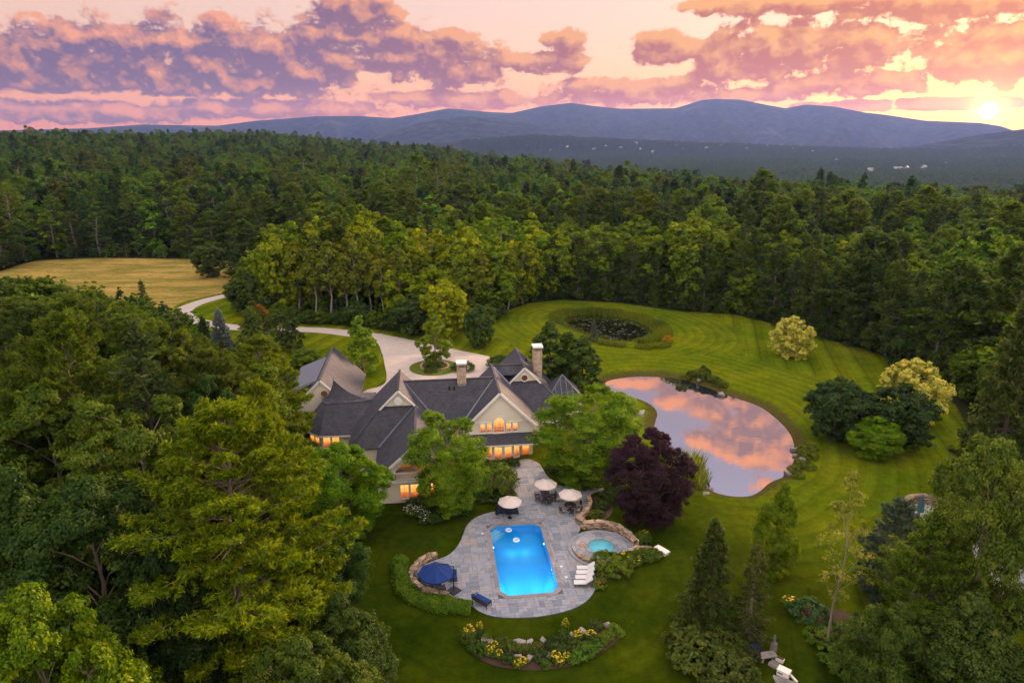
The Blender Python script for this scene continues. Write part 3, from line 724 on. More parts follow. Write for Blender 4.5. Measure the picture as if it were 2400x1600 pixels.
def pine(seed, H=22., R=6.5, whorl=1.0, per=5, tuft=7, nl=0.42, nw=0.12, base=0.12, top_open=0.35, droop=0.0, twig=0.55, dens=1.0, bushy=1.0):
    """white pine: whorls of level limbs that turn up at their ends, plumes of needles"""
    rng = np.random.default_rng(seed); B = MB(); tr = H*0.015
    kx = rng.normal(0, 0.012*H, (6, 2)); kx[0] = 0; zz = np.linspace(0, H, 6)
    B.tube(np.c_[kx, zz], np.linspace(tr*1.2, tr*0.12, 6), 7, cap=False)
    Tp, Td = [], []
    z = H*base
    while z < H*0.985:
        t = z/H
        prof_ = min(1.0, 0.55+1.6*(t-base))*(1-t)**0.72*1.5 if t > base else 0.5
        prof_ = min(prof_, 1.0)
        for j in range(per):
            if rng.random() < 0.12: continue
            az = rng.uniform(0, 6.283); L = R*prof_*rng.uniform(0.55, 1.12)+0.35
            el = math.radians(-8-droop+55*max(0, t-0.35)*1.2+rng.uniform(-9, 9))
            o = np.array([np.interp(z, zz, kx[:,0]), np.interp(z, zz, kx[:,1]), z])
            h = np.array([math.cos(az), math.sin(az), 0]); s_ = np.array([-math.sin(az), math.cos(az), 0])
            k = 6; q = np.linspace(0, 1, k)
            p = o+np.outer(q*L*math.cos(el), h)+np.outer(q*L*math.sin(el)+0.16*L*q**2.2*(1 if droop < 10 else -0.2), [0, 0, 1])+np.outer(np.sin(q*3)*rng.normal(0, 0.06)*L, s_)
            B.tube(p, np.linspace(tr*0.30*(1-t*0.6), tr*0.05, k), 4, cap=False)
            nt = max(4, int(L*3.2*dens)); q = rng.uniform(0.28, 1.0, nt)**0.8
            side = rng.choice([-1, 1], nt); tl = twig*L*(1.08-q)*rng.uniform(0.4, 1.0, nt)+0.12
            bp = np.stack([np.interp(q, np.linspace(0, 1, k), p[:,i]) for i in range(3)], 1)
            td = unit(h*0.75+s_*side[:,None]*rng.uniform(0.3, 1.0, (nt, 1))+np.array([0, 0, 0.12])*rng.uniform(-.5, 1.6, (nt, 1)))
            for f_ in ((0.55, 1.0) if bushy >= 1 else (1.0,)):
                Tp.append(bp+td*(tl*f_)[:,None]+np.array([0, 0, 1])*(tl*0.12*f_)[:,None]); Td.append(td)
        z += whorl*rng.uniform(0.6, 1.4)*(1.1-0.45*t)
    Tp.append(np.array([[kx[-1,0], kx[-1,1], H-0.1*i] for i in range(6)])); Td.append(np.tile([[0, 0, 1.0]], (6, 1)))
    Tp = np.vstack(Tp); Td = np.vstack(Td); n = len(Tp)
    d = unit(Td[:,None,:]*0.75+np.array([0, 0, 0.45])+rng.normal(0, 0.62, (n, tuft, 3)))
    P = Tp[:,None,:]+d*nl*0.42+rng.normal(0, nl*0.22, (n, tuft, 3))
    N = unit(np.array([0, 0, 0.9])+rng.normal(0, 0.7, (n, tuft, 3)))
    vv = np.clip(rng.normal(0.47, 0.22, (n, 1))+rng.normal(0, 0.15, (n, tuft)), 0, 1).ravel()
    V, F = leaves(P.reshape(-1, 3), N.reshape(-1, 3), d.reshape(-1, 3), nl, nw, rng)
    return B, V, F, np.repeat(vv, 4), (H, R)

def spruce(seed, H=10., R=2.4, whorl=0.42, per=8, nl=0.26, nw=0.085, tuft=5, dens=7.0):
    """spruce: dense drooping skirts of short needled twigs, a narrow spire"""
    rng = np.random.default_rng(seed); B = MB(); tr = H*0.015
    B.tube([(0, 0, 0), (0, 0, H*0.5), (0, 0, H)], [tr*1.2, tr*0.7, tr*0.1], 6, cap=False)
    Tp, Td = [], []; z = H*0.05
    while z < H*0.97:
        t = z/H
        for j in range(per):
            az = rng.uniform(0, 6.283); L = R*(1-t)**0.85*rng.uniform(0.62, 1.12)+0.1
            h = np.array([math.cos(az), math.sin(az), 0]); s_ = np.array([-math.sin(az), math.cos(az), 0])
            sl = -0.42+0.75*t
            q = np.linspace(0, 1, 4); p = np.array([0, 0, z])+np.outer(q*L, h)+np.outer(q*L*sl+0.22*L*q**3, [0, 0, 1])
            B.tube(p, np.linspace(tr*0.28*(1-t*.5), tr*0.05, 4), 3, cap=False)
            nt = max(3, int(L*dens)); q = rng.uniform(0.15, 1, nt)**0.75
            bp = np.stack([np.interp(q, np.linspace(0, 1, 4), p[:,i]) for i in range(3)], 1)
            td = unit(h*0.8+s_*rng.uniform(-1, 1, (nt, 1))+np.array([0, 0, -0.25]))
            tl = 0.30*L*(1.15-q)*rng.uniform(0.2, 1, nt)
            Tp.append(bp+td*tl[:,None]); Td.append(td)
        z += whorl*rng.uniform(0.7, 1.3)*(1.1-0.4*t)
    Tp.append(np.array([[0, 0, H-0.08*i] for i in range(8)])); Td.append(np.tile([[0, 0, 1.0]], (8, 1)))
    Tp = np.vstack(Tp); Td = np.vstack(Td); n = len(Tp)
    d = unit(Td[:,None,:]*0.9+np.array([0, 0, 0.05])+rng.normal(0, 0.5, (n, tuft, 3)))
    P = Tp[:,None,:]+d*nl*0.4+rng.normal(0, nl*0.25, (n, tuft, 3))
    N = unit(np.array([0, 0, 0.8])+rng.normal(0, 0.6, (n, tuft, 3)))
    vv = np.clip(rng.normal(0.45, 0.18, (n, 1))+rng.normal(0, 0.14, (n, tuft)), 0, 1).ravel()
    V, F = leaves(P.reshape(-1, 3), N.reshape(-1, 3), d.reshape(-1, 3), nl, nw, rng)
    return B, V, F, np.repeat(vv, 4), (H, R)

def shrub(seed, H=1.2, R=0.8, clus=90, lv=24, leaf=0.09, spike=0.0):
    rng = np.random.default_rng(seed); B = MB()
    for i in range(7):
        a = rng.uniform(0, 6.28); B.tube([(0, 0, 0), (math.cos(a)*R*.25, math.sin(a)*R*.25, H*.4), (math.cos(a)*R*.5, math.sin(a)*R*.5, H*.75)], [H*.025, H*.018, H*.006], 4, cap=False)
    d = unit(rng.normal(0, 1, (clus, 3))); d[:,2] = np.abs(d[:,2])*1.1-0.25; d = unit(d)
    bump_ = 0.82+0.3*rng.random((clus, 1))
    c = d*np.array([R, R, H*0.55])*bump_+np.array([0, 0, H*0.42])
    off = unit(rng.normal(0, 1, (clus, lv, 3)))*rng.uniform(0.1, 1, (clus, lv, 1))**0.5*R*0.2
    P = (c[:,None]+off); P[...,2] = np.maximum(P[...,2], 0.03)
    N = unit(off/(R*0.2)*0.6+d[:,None]*0.6+np.array([0, 0, 0.4])+rng.normal(0, .35, off.shape))
    D = unit(rng.normal(0, 1, off.shape)+np.array([0, 0, spike])+d[:,None]*spike)
    vv = np.clip(rng.normal(0.45, 0.17, (clus, 1))+rng.normal(0, 0.16, (clus, lv)), 0, 1).ravel()
    V, F = leaves(P.reshape(-1, 3), N.reshape(-1, 3), D.reshape(-1, 3), leaf*1.4, leaf*0.8, rng)
    return B, V, F, np.repeat(vv, 4), (H, R)

PROTO = {}
def proto(name, res, bark=None, leafm=None):
    B, V, F, vv, hr = res
    PROTO[name] = (B.mesh(name+'_trunk', bark or M_BARK, smooth=True), mk_mesh(name+'_crown', V, [F], leafm or M_LEAF, {'v': vv}), hr)
# near the camera
proto('maple_a', broadleaf(11, 12, 5, 0.08, 30, 38, 76, 0.15, 'round'), M_GREYBARK)
proto('maple_b', broadleaf(12, 13, 5, 0.06, 30, 36, 74, 0.15, 'egg'), M_GREYBARK)
proto('maple_c', broadleaf(13, 14, 5, 0.06, 30, 36, 72, 0.15, 'vase'), M_GREYBARK)
proto('pine_a', pine(21, 24, 8.5, 0.75, 8, 11, 0.42, 0.11, 0.04, dens=1.9), M_GREYBARK)
proto('pine_b', pine(22, 20, 6.5, 0.75, 8, 10, 0.42, 0.11, 0.04, dens=1.8), M_GREYBARK)
proto('spruce_a', spruce(31, 10, 2.6, 0.36, 9, 0.27, 0.11, 6, 10.0), M_BARK)
proto('spruce_b', spruce(32, 10, 2.3, 0.45, 7, 0.27, 0.10, 5, 7.5), M_GREYBARK)
proto('birch_thin', broadleaf(41, 14, 2.6, 0.32, 20, 9, 14, 0.16, 'column', trunk_r=0.095), M_PALEBARK)
# middle distance
proto('oak_a', broadleaf(51, 12, 5, 0.10, 26, 26, 24, 0.36, 'round'), M_GREYBARK)
proto('oak_b', broadleaf(52, 13, 4.6, 0.08, 18, 24, 22, 0.36, 'egg'), M_GREYBARK)
proto('oak_c', broadleaf(53, 12, 3.6, 0.08, 18, 22, 22, 0.33, 'column'), M_GREYBARK)
proto('oak_d', broadleaf(54, 14, 5, 0.10, 20, 22, 22, 0.38, 'vase'), M_GREYBARK)
proto('willow', broadleaf(55, 9, 5, 0.03, 20, 26, 26, 0.34, 'round', up=0.2), M_GREYBARK)
proto('tall_birch', broadleaf(56, 18, 4.2, 0.42, 16, 20, 20, 0.38, 'egg', trunk_r=0.24), M_PALEBARK)
proto('cedar', broadleaf(57, 9, 2.8, 0.0, 22, 26, 22, 0.30, 'column', up=1.2), M_BARK)
proto('pine_c', pine(61, 20, 5.5, 1.0, 6, 6, 0.8, 0.30, 0.05, dens=0.9), M_GREYBARK)
proto('pine_d', pine(62, 20, 5.0, 1.05, 6, 6, 0.8, 0.30, 0.04, dens=0.9), M_GREYBARK)
proto('fir', spruce(63, 12, 3.2, 0.62, 7, 0.45, 0.16, 4, 4.5), M_BARK)
proto('shrub_a', shrub(71), M_BARK); proto('shrub_b', shrub(72, 1.2, 0.8, 70, 22, 0.11), M_BARK); proto('shrub_c', shrub(73, 1.0, 0.8, 60, 20, 0.13, 1.5), M_BARK)

TREES = []
def tree(name, label, kind, x, y, H, R, col, cat='tree', group=None, rz=None, sink=0.1):
    tm, cm, (h0, r0) = PROTO[kind]
    z = gz(x, y)
    e = empty(name, (x, y, z-sink), (x*7.31+y*3.77) % 6.283 if rz is None else rz)
    a = obj('trunk' if cat == 'tree' else 'stem', tm, e); c = obj('crown' if cat == 'tree' else 'foliage', cm, e)
    for o in (a, c): o.scale = (R/r0, R/r0, H/h0)
    c.color = (*col, 1); tag(e, label, cat, group)
    TREES.append((x, y, R))
    return e
def tree_b(name, label, kind, bx, by, top, hw, col, **kw):
    """foot at photo pixel (bx,by), top at row top, half width hw pixels"""
    p = at(bx, by); r = pix_ray(bx, top); t = p[1]/r[1]; zt = CAMZ+r[2]*t
    zc = p[1]*math.cos(PITCH)+(CAMZ-zt*0.5)*math.sin(PITCH)
    return tree(name, label, kind, p[0], p[1], zt-gz(*p), hw*zc/FPX, col, **kw)
def tree_d(name, label, kind, tx, top, d, hw, col, **kw):
    """top at photo pixel (tx,top) at forward distance d"""
    r = pix_ray(tx, top); t = d/r[1]; zt = CAMZ+r[2]*t; x = r[0]*t
    zc = d*math.cos(PITCH)+(CAMZ-zt*0.7)*math.sin(PITCH)
    return tree(name, label, kind, x, d, zt-gz(x, d), hw*zc/FPX, col, **kw)

G_MID = (0.085, 0.135, 0.018); G_DARK = (0.035, 0.062, 0.016); G_BRIGHT = (0.12, 0.19, 0.018); G_YEL = (0.21, 0.22, 0.02); G_OLIVE = (0.14, 0.15, 0.02)
G_PINE = (0.105, 0.12, 0.02); G_PINEY = (0.19, 0.165, 0.018); G_BLUE = (0.13, 0.16, 0.15); G_PALE = (0.44, 0.41, 0.09); PURPLE = (0.035, 0.016, 0.022)

# ------------------------------------------------------------------ the woods round the estate
FAR_LEAF = {}
for nm, colr in (('pine', (0.068, 0.106, 0.014, 1)), ('dark', (0.036, 0.064, 0.016, 1)), ('broad', (0.090, 0.140, 0.013, 1)), ('grove', (0.05, 0.08, 0.02, 1))):
    FAR_LEAF[nm] = leaf_material('far_foliage_'+nm, colr, 0.03 if nm != 'grove' else 0.01, 0.40 if nm != 'grove' else 0.12)
def far_proto(name, res, lm):
    B, V, F, vv, (h, r) = res
    bm = MB(); bm.add(np.vstack(B.v)); tv = np.vstack(B.v); tq = np.vstack(B.q)
    # one mesh, two materials
    Vall = np.vstack([V, tv]); mi = np.r_[np.zeros(len(F), int), np.ones(len(tq), int)]
    me = mk_mesh(name, Vall, [F, tq+len(V)], [lm, M_GREYBARK], {'v': np.r_[vv, np.full(len(tv), .5)]}, midx=mi)
    o = bpy.data.objects.new(name, me); return o
PC = bpy.data.collections.new('woodland_kinds')
FARP = []
for i in range(4): FARP.append(far_proto('a%d_far_pine' % i, pine(100+i, 20, 4.6, 1.25, 5, 5, 0.85, 0.34, 0.06, dens=0.75, bushy=0.5), FAR_LEAF['pine' if i < 3 else 'dark']))
for i in range(4): FARP.append(far_proto('b%d_far_broadleaf' % i, broadleaf(120+i, 17, 4.8, 0.06, 15, 14, 17, 0.52, ('round','egg','vase','egg')[i]), FAR_LEAF['broad' if i != 3 else 'dark']))
for i in range(2): FARP.append(far_proto('c%d_far_spruce' % i, spruce(140+i, 18, 3.4, 1.1, 7, 0.8, 0.32, 4, 2.8), FAR_LEAF['dark']))
def clump(seed, lm):
    rng = np.random.default_rng(seed); Vs, Fs, vs, n = [], [], [], 0
    for k in range(5):
        B, V, F, vv, _ = broadleaf(seed*10+k, rng.uniform(12, 19), rng.uniform(3, 4.5), 0.1, 7, 6, 6, 1.3, 'egg') if k % 2 else pine(seed*10+k, rng.uniform(14, 21), 4, 2.4, 4, 3, 2.0, 0.8, 0.1, dens=0.3, bushy=0.5)
        V = V+np.array([rng.uniform(-7, 7), rng.uniform(-7, 7), 0]); Vs.append(V); Fs.append(F+n); vs.append(vv); n += len(V)
    me = mk_mesh('d_grove', np.vstack(Vs), [np.vstack(Fs)], lm, {'v': np.concatenate(vs)})
    return bpy.data.objects.new('d%d_far_grove' % seed, me)
for i in range(3): FARP.append(clump(i+1, FAR_LEAF['grove']))
for o in FARP: PC.objects.link(o)
N_PINE, N_BROAD, N_SPR, N_GRV = 4, 4, 2, 3

RG = np.random.default_rng(5)
def scatter(r0, r1, s0, s1):
    """jittered points over the sector in view, spacing s0 at r0 to s1 at r1"""
    X, Y = [], []; r = r0
    while r < r1:
        s = s0+(s1-s0)*(r-r0)/(r1-r0)
        n = int(math.radians(92)*r/s)
        a = (np.arange(n)+RG.uniform(-.42, .42, n))/n*92-46; q = r+RG.uniform(-.42, .42, n)*s
        X.append(q*np.sin(np.radians(a))); Y.append(q*np.cos(np.radians(a))); r += s*0.9
    return np.concatenate(X), np.concatenate(Y)
KEEP_CLEAR = []   # (x, y, radius) of specimen trees and buildings

# single trees one can tell apart ---------------------------------------------------------------
tree_b('willow_tree', 'pale yellow-green willow alone on the mown lawn behind the large pond', 'willow', 1852, 836, 738, 48, G_PALE)
tree_b('maple_tree', 'dark round maple, the nearer to the large pond of the dark pair on the lawn', 'oak_a', 1955, 1028, 882, 76, G_DARK)
tree_b('maple_tree', 'dark round maple standing beside the small bright maple', 'oak_a', 2100, 1050, 900, 84, G_DARK)
tree_b('willow_tree', 'large pale willow standing behind the two dark round maples', 'willow', 2128, 985, 838, 74, G_PALE)
tree_b('maple_tree', 'small bright green maple in front of the two dark round maples', 'maple_a', 2045, 1070, 976, 60, (0.13, 0.215, 0.015))
tree_b('copper_beech', 'dense purple-black copper beech between the terrace and the large pond', 'maple_a', 1518, 1225, 1006, 96, PURPLE)
tree_b('shade_tree', 'big green tree hiding the house corner beside the copper beech', 'maple_c', 1368, 1130, 912, 122, G_BRIGHT)
tree_b('shade_tree', 'layered green tree in front of the house between the balcony and the patio door', 'maple_c', 1060, 1205, 974, 92, G_BRIGHT)
tree_b('shade_tree', 'bright round tree below the turret, touching the balcony wing', 'maple_a', 810, 1250, 1040, 108, (0.105, 0.185, 0.015))
tree_b('cedar_tree', 'tall bushy cedar behind the house beside the far chimney', 'cedar', 1285, 905, 750, 62, (0.06, 0.09, 0.016))
tree_b('cedar_tree', 'broad bushy cedar behind the house, nearest the large pond', 'cedar', 1365, 925, 788, 58, (0.055, 0.085, 0.016))
tree_b('cedar_tree', 'low cedar peeping over the other two behind the house', 'cedar', 1325, 900, 772, 50, (0.06, 0.09, 0.016))
tree_b('linden_tree', 'green tree standing in the round stone-edged island of the forecourt', 'oak_b', 1021, 858, 733, 46, (0.12, 0.165, 0.018))
tree_b('linden_tree', 'bright green upright tree between the garage and the drive', 'oak_c', 853, 880, 738, 50, G_BRIGHT)
tree_b('maple_tree', 'small dark round-headed maple alone on the lawn beyond the forecourt', 'oak_a', 1121, 815, 712, 37, (0.05, 0.085, 0.018))
tree_b('maple_tree', 'yellow-green full maple at the edge of the birch grove', 'oak_a', 1040, 792, 655, 58, (0.20, 0.23, 0.018))
tree_b('maple_tree', 'dark maple beside the yellow-green maple beyond the forecourt', 'oak_a', 968, 785, 688, 52, (0.05, 0.08, 0.018))
tree_b('maple_tree', 'low dark maple at the drive where it meets the forecourt', 'oak_a', 838, 765, 706, 34, (0.05, 0.085, 0.018))
tree_b('oak_tree', 'round dark oak alone in the golden hay field', 'oak_a', 492, 650, 567, 38, (0.06, 0.085, 0.018))
tree_b('pine_tree', 'dark pine beside the round oak in the golden hay field', 'fir', 556, 650, 552, 30, (0.035, 0.06, 0.018))
tree_b('spruce_tree', 'slim dark spruce at the near edge of the hay field', 'fir', 342, 745, 656, 25, (0.03, 0.055, 0.018))
tree_b('blue_spruce', 'silvery blue spruce beside the drive', 'spruce_a', 527, 862, 723, 38, G_BLUE)
tree_b('spruce_tree', 'small dark spruce between the drive and the blue spruce', 'spruce_a', 482, 815, 742, 22, (0.05, 0.075, 0.03))
for i, (bx, by, tp, hw, cl, lb) in enumerate([(600,800,702,40,(0.10,0.10,0.018),'bushy tree with rusty orange top beside the drive'),(660,820,706,42,(0.065,0.095,0.016),'dense green tree behind the blue spruce, tallest of its clump'),(610,880,772,52,(0.055,0.09,0.016),'rounded dark tree in front of the rust-topped tree'),(690,830,720,30,(0.06,0.09,0.016),'narrow dark tree at the drive end of the clump by the garage'),(720,870,812,38,(0.095,0.14,0.016),'low rounded tree just behind the garage'),(600,985,895,48,(0.15,0.17,0.016),'yellow-green tree beside the garage wall'),(668,935,862,36,(0.06,0.10,0.018),'dark shrubby tree touching the garage corner')]):
    tree_b('garden_tree', lb, ('oak_b','oak_b','oak_a','oak_c','oak_a','oak_b','oak_a')[i], bx, by, tp, hw, cl)
tree_b('rusty_shrub', 'rusty orange shrub crown rising over the trees beside the drive', 'oak_a', 612, 790, 712, 24, (0.30, 0.13, 0.03))
# foreground, right
tree_b('spruce_tree', 'dark conical spruce on the near lawn, the fuller of the two', 'spruce_a', 1655, 1480, 1213, 80, (0.05, 0.07, 0.014))
tree_b('spruce_tree', 'thin ragged spruce beside the fuller dark spruce', 'spruce_b', 1752, 1495, 1265, 62, (0.06, 0.075, 0.014))
tree_b('young_tree', 'slim bright young tree on the lawn below the large pond', 'maple_b', 1812, 1345, 1128, 62, (0.13, 0.18, 0.016))
tree_b('birch_tree', 'sparse pale-trunked birch leaning over the shrub bed', 'birch_thin', 1938, 1512, 1105, 78, (0.15, 0.16, 0.03))
tree_b('pine_tree', 'soft blue-green pine behind the sparse birch', 'pine_b', 2075, 1395, 1170, 72, (0.07, 0.10, 0.06))
tree_b('spruce_tree', 'tall dark layered spruce at the edge of the lawn, right side of the picture', 'spruce_a', 2315, 1190, 672, 118, (0.062, 0.085, 0.018))
# foreground, left: the big pines and maples below the house
tree_d('pine_tree', 'huge golden-green pine with bare pale trunk in the foreground', 'pine_a', 512, 950, 45, 275, (0.112, 0.150, 0.012))
tree_d('pine_tree', 'golden pine crown joined to the huge foreground pine, nearer the house', 'pine_b', 600, 905, 52, 110, (0.115, 0.148, 0.012))
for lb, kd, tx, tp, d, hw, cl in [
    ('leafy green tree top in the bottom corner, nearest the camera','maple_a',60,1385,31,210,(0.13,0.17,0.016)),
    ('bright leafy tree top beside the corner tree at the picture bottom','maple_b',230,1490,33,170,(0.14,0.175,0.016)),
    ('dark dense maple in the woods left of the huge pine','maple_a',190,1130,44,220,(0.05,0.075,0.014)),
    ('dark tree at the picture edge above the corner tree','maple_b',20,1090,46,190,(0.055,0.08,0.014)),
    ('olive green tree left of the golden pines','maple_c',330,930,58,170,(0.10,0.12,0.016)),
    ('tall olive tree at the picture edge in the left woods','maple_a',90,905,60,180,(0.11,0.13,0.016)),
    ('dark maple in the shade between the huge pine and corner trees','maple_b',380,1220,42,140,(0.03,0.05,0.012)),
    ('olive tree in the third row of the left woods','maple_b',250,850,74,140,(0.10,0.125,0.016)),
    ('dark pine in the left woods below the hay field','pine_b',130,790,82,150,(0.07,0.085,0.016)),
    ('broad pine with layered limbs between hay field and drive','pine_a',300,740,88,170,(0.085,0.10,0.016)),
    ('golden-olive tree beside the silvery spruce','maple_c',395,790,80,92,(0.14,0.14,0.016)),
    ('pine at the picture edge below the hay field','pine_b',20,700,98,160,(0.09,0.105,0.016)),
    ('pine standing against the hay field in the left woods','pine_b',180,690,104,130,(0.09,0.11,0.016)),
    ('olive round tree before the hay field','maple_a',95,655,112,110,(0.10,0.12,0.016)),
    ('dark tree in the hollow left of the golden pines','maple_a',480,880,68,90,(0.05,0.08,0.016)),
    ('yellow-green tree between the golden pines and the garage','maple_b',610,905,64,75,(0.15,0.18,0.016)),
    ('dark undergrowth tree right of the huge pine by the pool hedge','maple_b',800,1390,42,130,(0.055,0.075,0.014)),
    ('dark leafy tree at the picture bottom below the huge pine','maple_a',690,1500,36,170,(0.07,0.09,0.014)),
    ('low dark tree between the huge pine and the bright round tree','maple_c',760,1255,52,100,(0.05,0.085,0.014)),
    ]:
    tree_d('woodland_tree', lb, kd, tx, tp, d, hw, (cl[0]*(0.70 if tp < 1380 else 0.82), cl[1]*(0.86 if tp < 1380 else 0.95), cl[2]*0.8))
# foreground, right edge
for lb, kd, tx, tp, d, hw, cl in [
    ('big loose-limbed tree at the picture edge in front of the grey roof','maple_c',2360,1010,46,135,(0.085,0.12,0.018)),
    ('layered tree in front of the grey roof, nearest the sparse birch','pine_b',2215,1222,46,140,(0.085,0.125,0.016)),
    ('dark dense tree in the bottom corner below the grey roof','maple_b',2290,1390,38,200,(0.055,0.08,0.014)),
    ('green tree behind the shrub bed at the picture bottom','maple_a',2120,1420,40,120,(0.06,0.09,0.014)),
    ('dark tree at the picture edge beyond the grey roof','maple_a',2420,990,62,110,(0.05,0.075,0.014)),
    ('round green tree on the slope above the tall dark spruce','oak_a',2290,660,128,110,(0.07,0.105,0.016)),
    ('dark tree at the picture edge above the tall dark spruce','oak_b',2410,740,122,80,(0.05,0.08,0.016)),
    ('feathery green tree left of the tall dark spruce','oak_d',2175,700,134,80,(0.06,0.09,0.016)),
    ]:
    tree_d('woodland_tree', lb, kd, tx, tp, d, hw, cl)
# the birch grove beyond the drive
GRP = 'birches with bare pale trunks in the grove beyond the drive'
for i, (bx, by, tp, hw) in enumerate([(700,742,560,40),(740,750,575,36),(775,752,560,42),(812,755,590,34),(842,758,565,38),(872,755,585,36),(905,760,570,40),(935,755,575,38),(1000,745,600,34),(1130,742,585,44),(760,735,545,40),(890,738,555,44),(830,735,540,42),(680,735,545,46),(1075,735,560,46),(1190,725,590,36)]):
    tree_b('birch_tree', 'tall pale-trunked birch in the grove between drive and far pond', 'tall_birch', bx, by, tp, hw, (0.115, 0.14, 0.016) if i % 3 else (0.15, 0.16, 0.016), group=GRP)
GRP = 'bright broadleaf trees along the grove'
for i, (bx, by, tp, hw) in enumerate([(655,740,548,55),(700,728,515,60),(770,720,512,62),(850,716,505,64),(940,722,515,62),(1015,730,530,58),(1090,730,535,60),(1165,728,548,56),(1225,712,560,50),(580,735,640,46),(560,700,648,40),(620,742,655,40)]):
    tree_b('broadleaf_tree', 'bright green broadleaf tree at the edge of the grove between drive and far pond', ('oak_a','oak_b','oak_d')[i % 3], bx, by, tp, hw, [(0.155,0.195,0.015),(0.12,0.175,0.015),(0.17,0.195,0.015)][i % 3] if i < 9 else (0.06, 0.09, 0.018), group=GRP)
GRP = 'dark conifers along the far edge of the pond lawn'
for i, (bx, by, tp, hw) in enumerate([(1262,700,575,26),(1290,699,560,28),(1322,698,590,24),(1352,699,552,30),(1384,700,585,26),(1414,702,560,28),(1446,703,598,24),(1476,706,566,30),(1508,709,600,26),(1540,713,590,26),(1572,718,640,24),(1604,724,628,26),(1600,716,570,30),(1648,727,575,34),(1690,729,600,30),(1730,732,565,36),(1772,742,590,34),(1810,752,575,38),(1850,764,600,38),(1895,778,585,42),(1940,790,610,42),(1985,802,600,46),(2030,815,620,46),(2075,832,610,50),(2125,862,625,52),(2180,895,640,54)]):
    tree_b('conifer', 'dark pointed conifer on the far edge of the lawn behind the ponds', ('fir','pine_d','fir','pine_c')[i % 4], bx, by, tp, hw*(1.0 if i % 2 else 1.15), [(0.045,0.072,0.016),(0.06,0.085,0.016),(0.04,0.066,0.018),(0.07,0.095,0.016)][i % 4], group=GRP)
GRP = 'low bushy trees under the birch grove'
for i, (bx, by, tp, hw) in enumerate([(650,752,712,26),(690,756,718,24),(725,758,724,22),(755,759,722,24),(790,760,726,22),(820,762,722,24),(880,768,726,26),(910,772,724,28),(940,776,730,26),(1000,774,722,28),(1070,772,720,26),(1100,770,725,24),(1140,758,712,24),(1170,746,705,24),(610,748,700,26)]):
    tree_b('bushy_tree', 'low bushy tree filling the foot of the grove between drive and far pond', ('oak_a','oak_b')[i % 2], bx, by, tp, hw, (0.06, 0.095, 0.015) if i % 3 else (0.09, 0.13, 0.015), group=GRP)
KEEP_CLEAR += [(x, y, 0.55*R) for x, y, R in TREES]

# the forest itself -----------------------------------------------------------------------------
fx, fy = scatter(78, 640, 7.4, 8.4)
gx_, gy_ = scatter(640, 1500, 8.6, 11.0)
fx = np.r_[fx, gx_]; fy = np.r_[fy, gy_]
r_ = np.hypot(fx, fy); az_ = np.degrees(np.arctan2(fx, fy))
ok = ~inpoly(fx, fy, LAWN) & ~inpoly(fx, fy, FIELD) & ~inpoly(fx, fy, FIELD2)
nearm = r_ < 330
sdl = np.full(fx.shape, 99.0); sdl[nearm] = np.minimum(sdist(fx[nearm], fy[nearm], LAWN), np.minimum(sdist(fx[nearm], fy[nearm], FIELD), sdist(fx[nearm], fy[nearm], FIELD2)))
ok &= sdl > 2.0
rd = np.full(fx.shape, 99.0); rd[nearm] = sdist(fx[nearm], fy[nearm], road); ok &= rd > 3.5
ok &= ~((r_ < 150) & (az_ > -21) & (az_ < 26))        # garden
ok &= ~((r_ < 118) & (az_ > 0))                       # right-hand neighbour's plot
ok &= ~((r_ < 62))
for x, y, R in KEEP_CLEAR: ok &= (fx-x)**2+(fy-y)**2 > R*R
# only what the ridge lets one see
ok &= ~((az_ < -10) & (r_ > 1400)) & ~((az_ > 12) & (r_ > 1250))
fx, fy, r_, az_, sdl = fx[ok], fy[ok], r_[ok], az_[ok], sdl[ok]
fz = hground(fx, fy)
pn = fbm(fx/90, fy/90, 60)+0.12*sst(r_, 240, 420)-0.16*np.exp(-((az_+5)/11)**2)*sst(r_, 330, 240)+0.06*(az_ < -15)
u = RG.random(len(fx)); isp = pn+(u-0.5)*0.5 > 0.43; spr = isp & (RG.random(len(fx)) < 0.36)
hh = np.where(isp, RG.uniform(15.5, 26, len(fx)), RG.uniform(12, 21, len(fx)))*np.where(sdl < 7, 0.8, 1.0)
hh *= (0.78+0.42*fbm(fx/70, fy/70, 77))*np.where(RG.random(len(fx)) < 0.07, 1.25, 1.0)
# the trees before the hay field stay below the line of sight to it
px_ = 1200+FPX*fx/(fy*math.cos(PITCH)+(CAMZ-12)*math.sin(PITCH))
lim_ = np.interp(px_, [-400, 0, 100, 200, 300, 370, 430, 500, 560], [630, 645, 648, 680, 706, 738, 768, 785, 795])
ry_ = (800-lim_)
tz_ = CAMZ+(-FPX*math.sin(PITCH)+ry_*math.cos(PITCH))*fy/(FPX*math.cos(PITCH)+ry_*math.sin(PITCH))
zc_ = fy*math.cos(PITCH)+(CAMZ-fz)*math.sin(PITCH); by_ = 800-FPX*(fy*math.sin(PITCH)+(fz-CAMZ)*math.cos(PITCH))/zc_
frontf = (px_ < 600) & (by_ > lim_-2)
hh = np.where(frontf, np.minimum(hh, tz_-fz-RG.uniform(0, 2.0, len(fx))), hh)
ok = hh > 5.0
fx, fy, fz, r_, az_, sdl, hh, isp, spr = [q[ok] for q in (fx, fy, fz, r_, az_, sdl, hh, isp, spr)]
order = np.argsort(r_)
indiv = np.zeros(len(fx), bool); cnt = {True: 0, False: 0}
for i in order:
    if abs(az_[i]) > 39.5: continue
    if cnt[bool(isp[i])] < 285: indiv[i] = True; cnt[bool(isp[i])] += 1
    if cnt[True] >= 285 and cnt[False] >= 285: break
def where_txt(a, r):
    if a < -12: return 'of the woods round the hay field'
    if a < 4: return 'in the forest behind the birch grove'
    return 'in the forest behind the ponds'
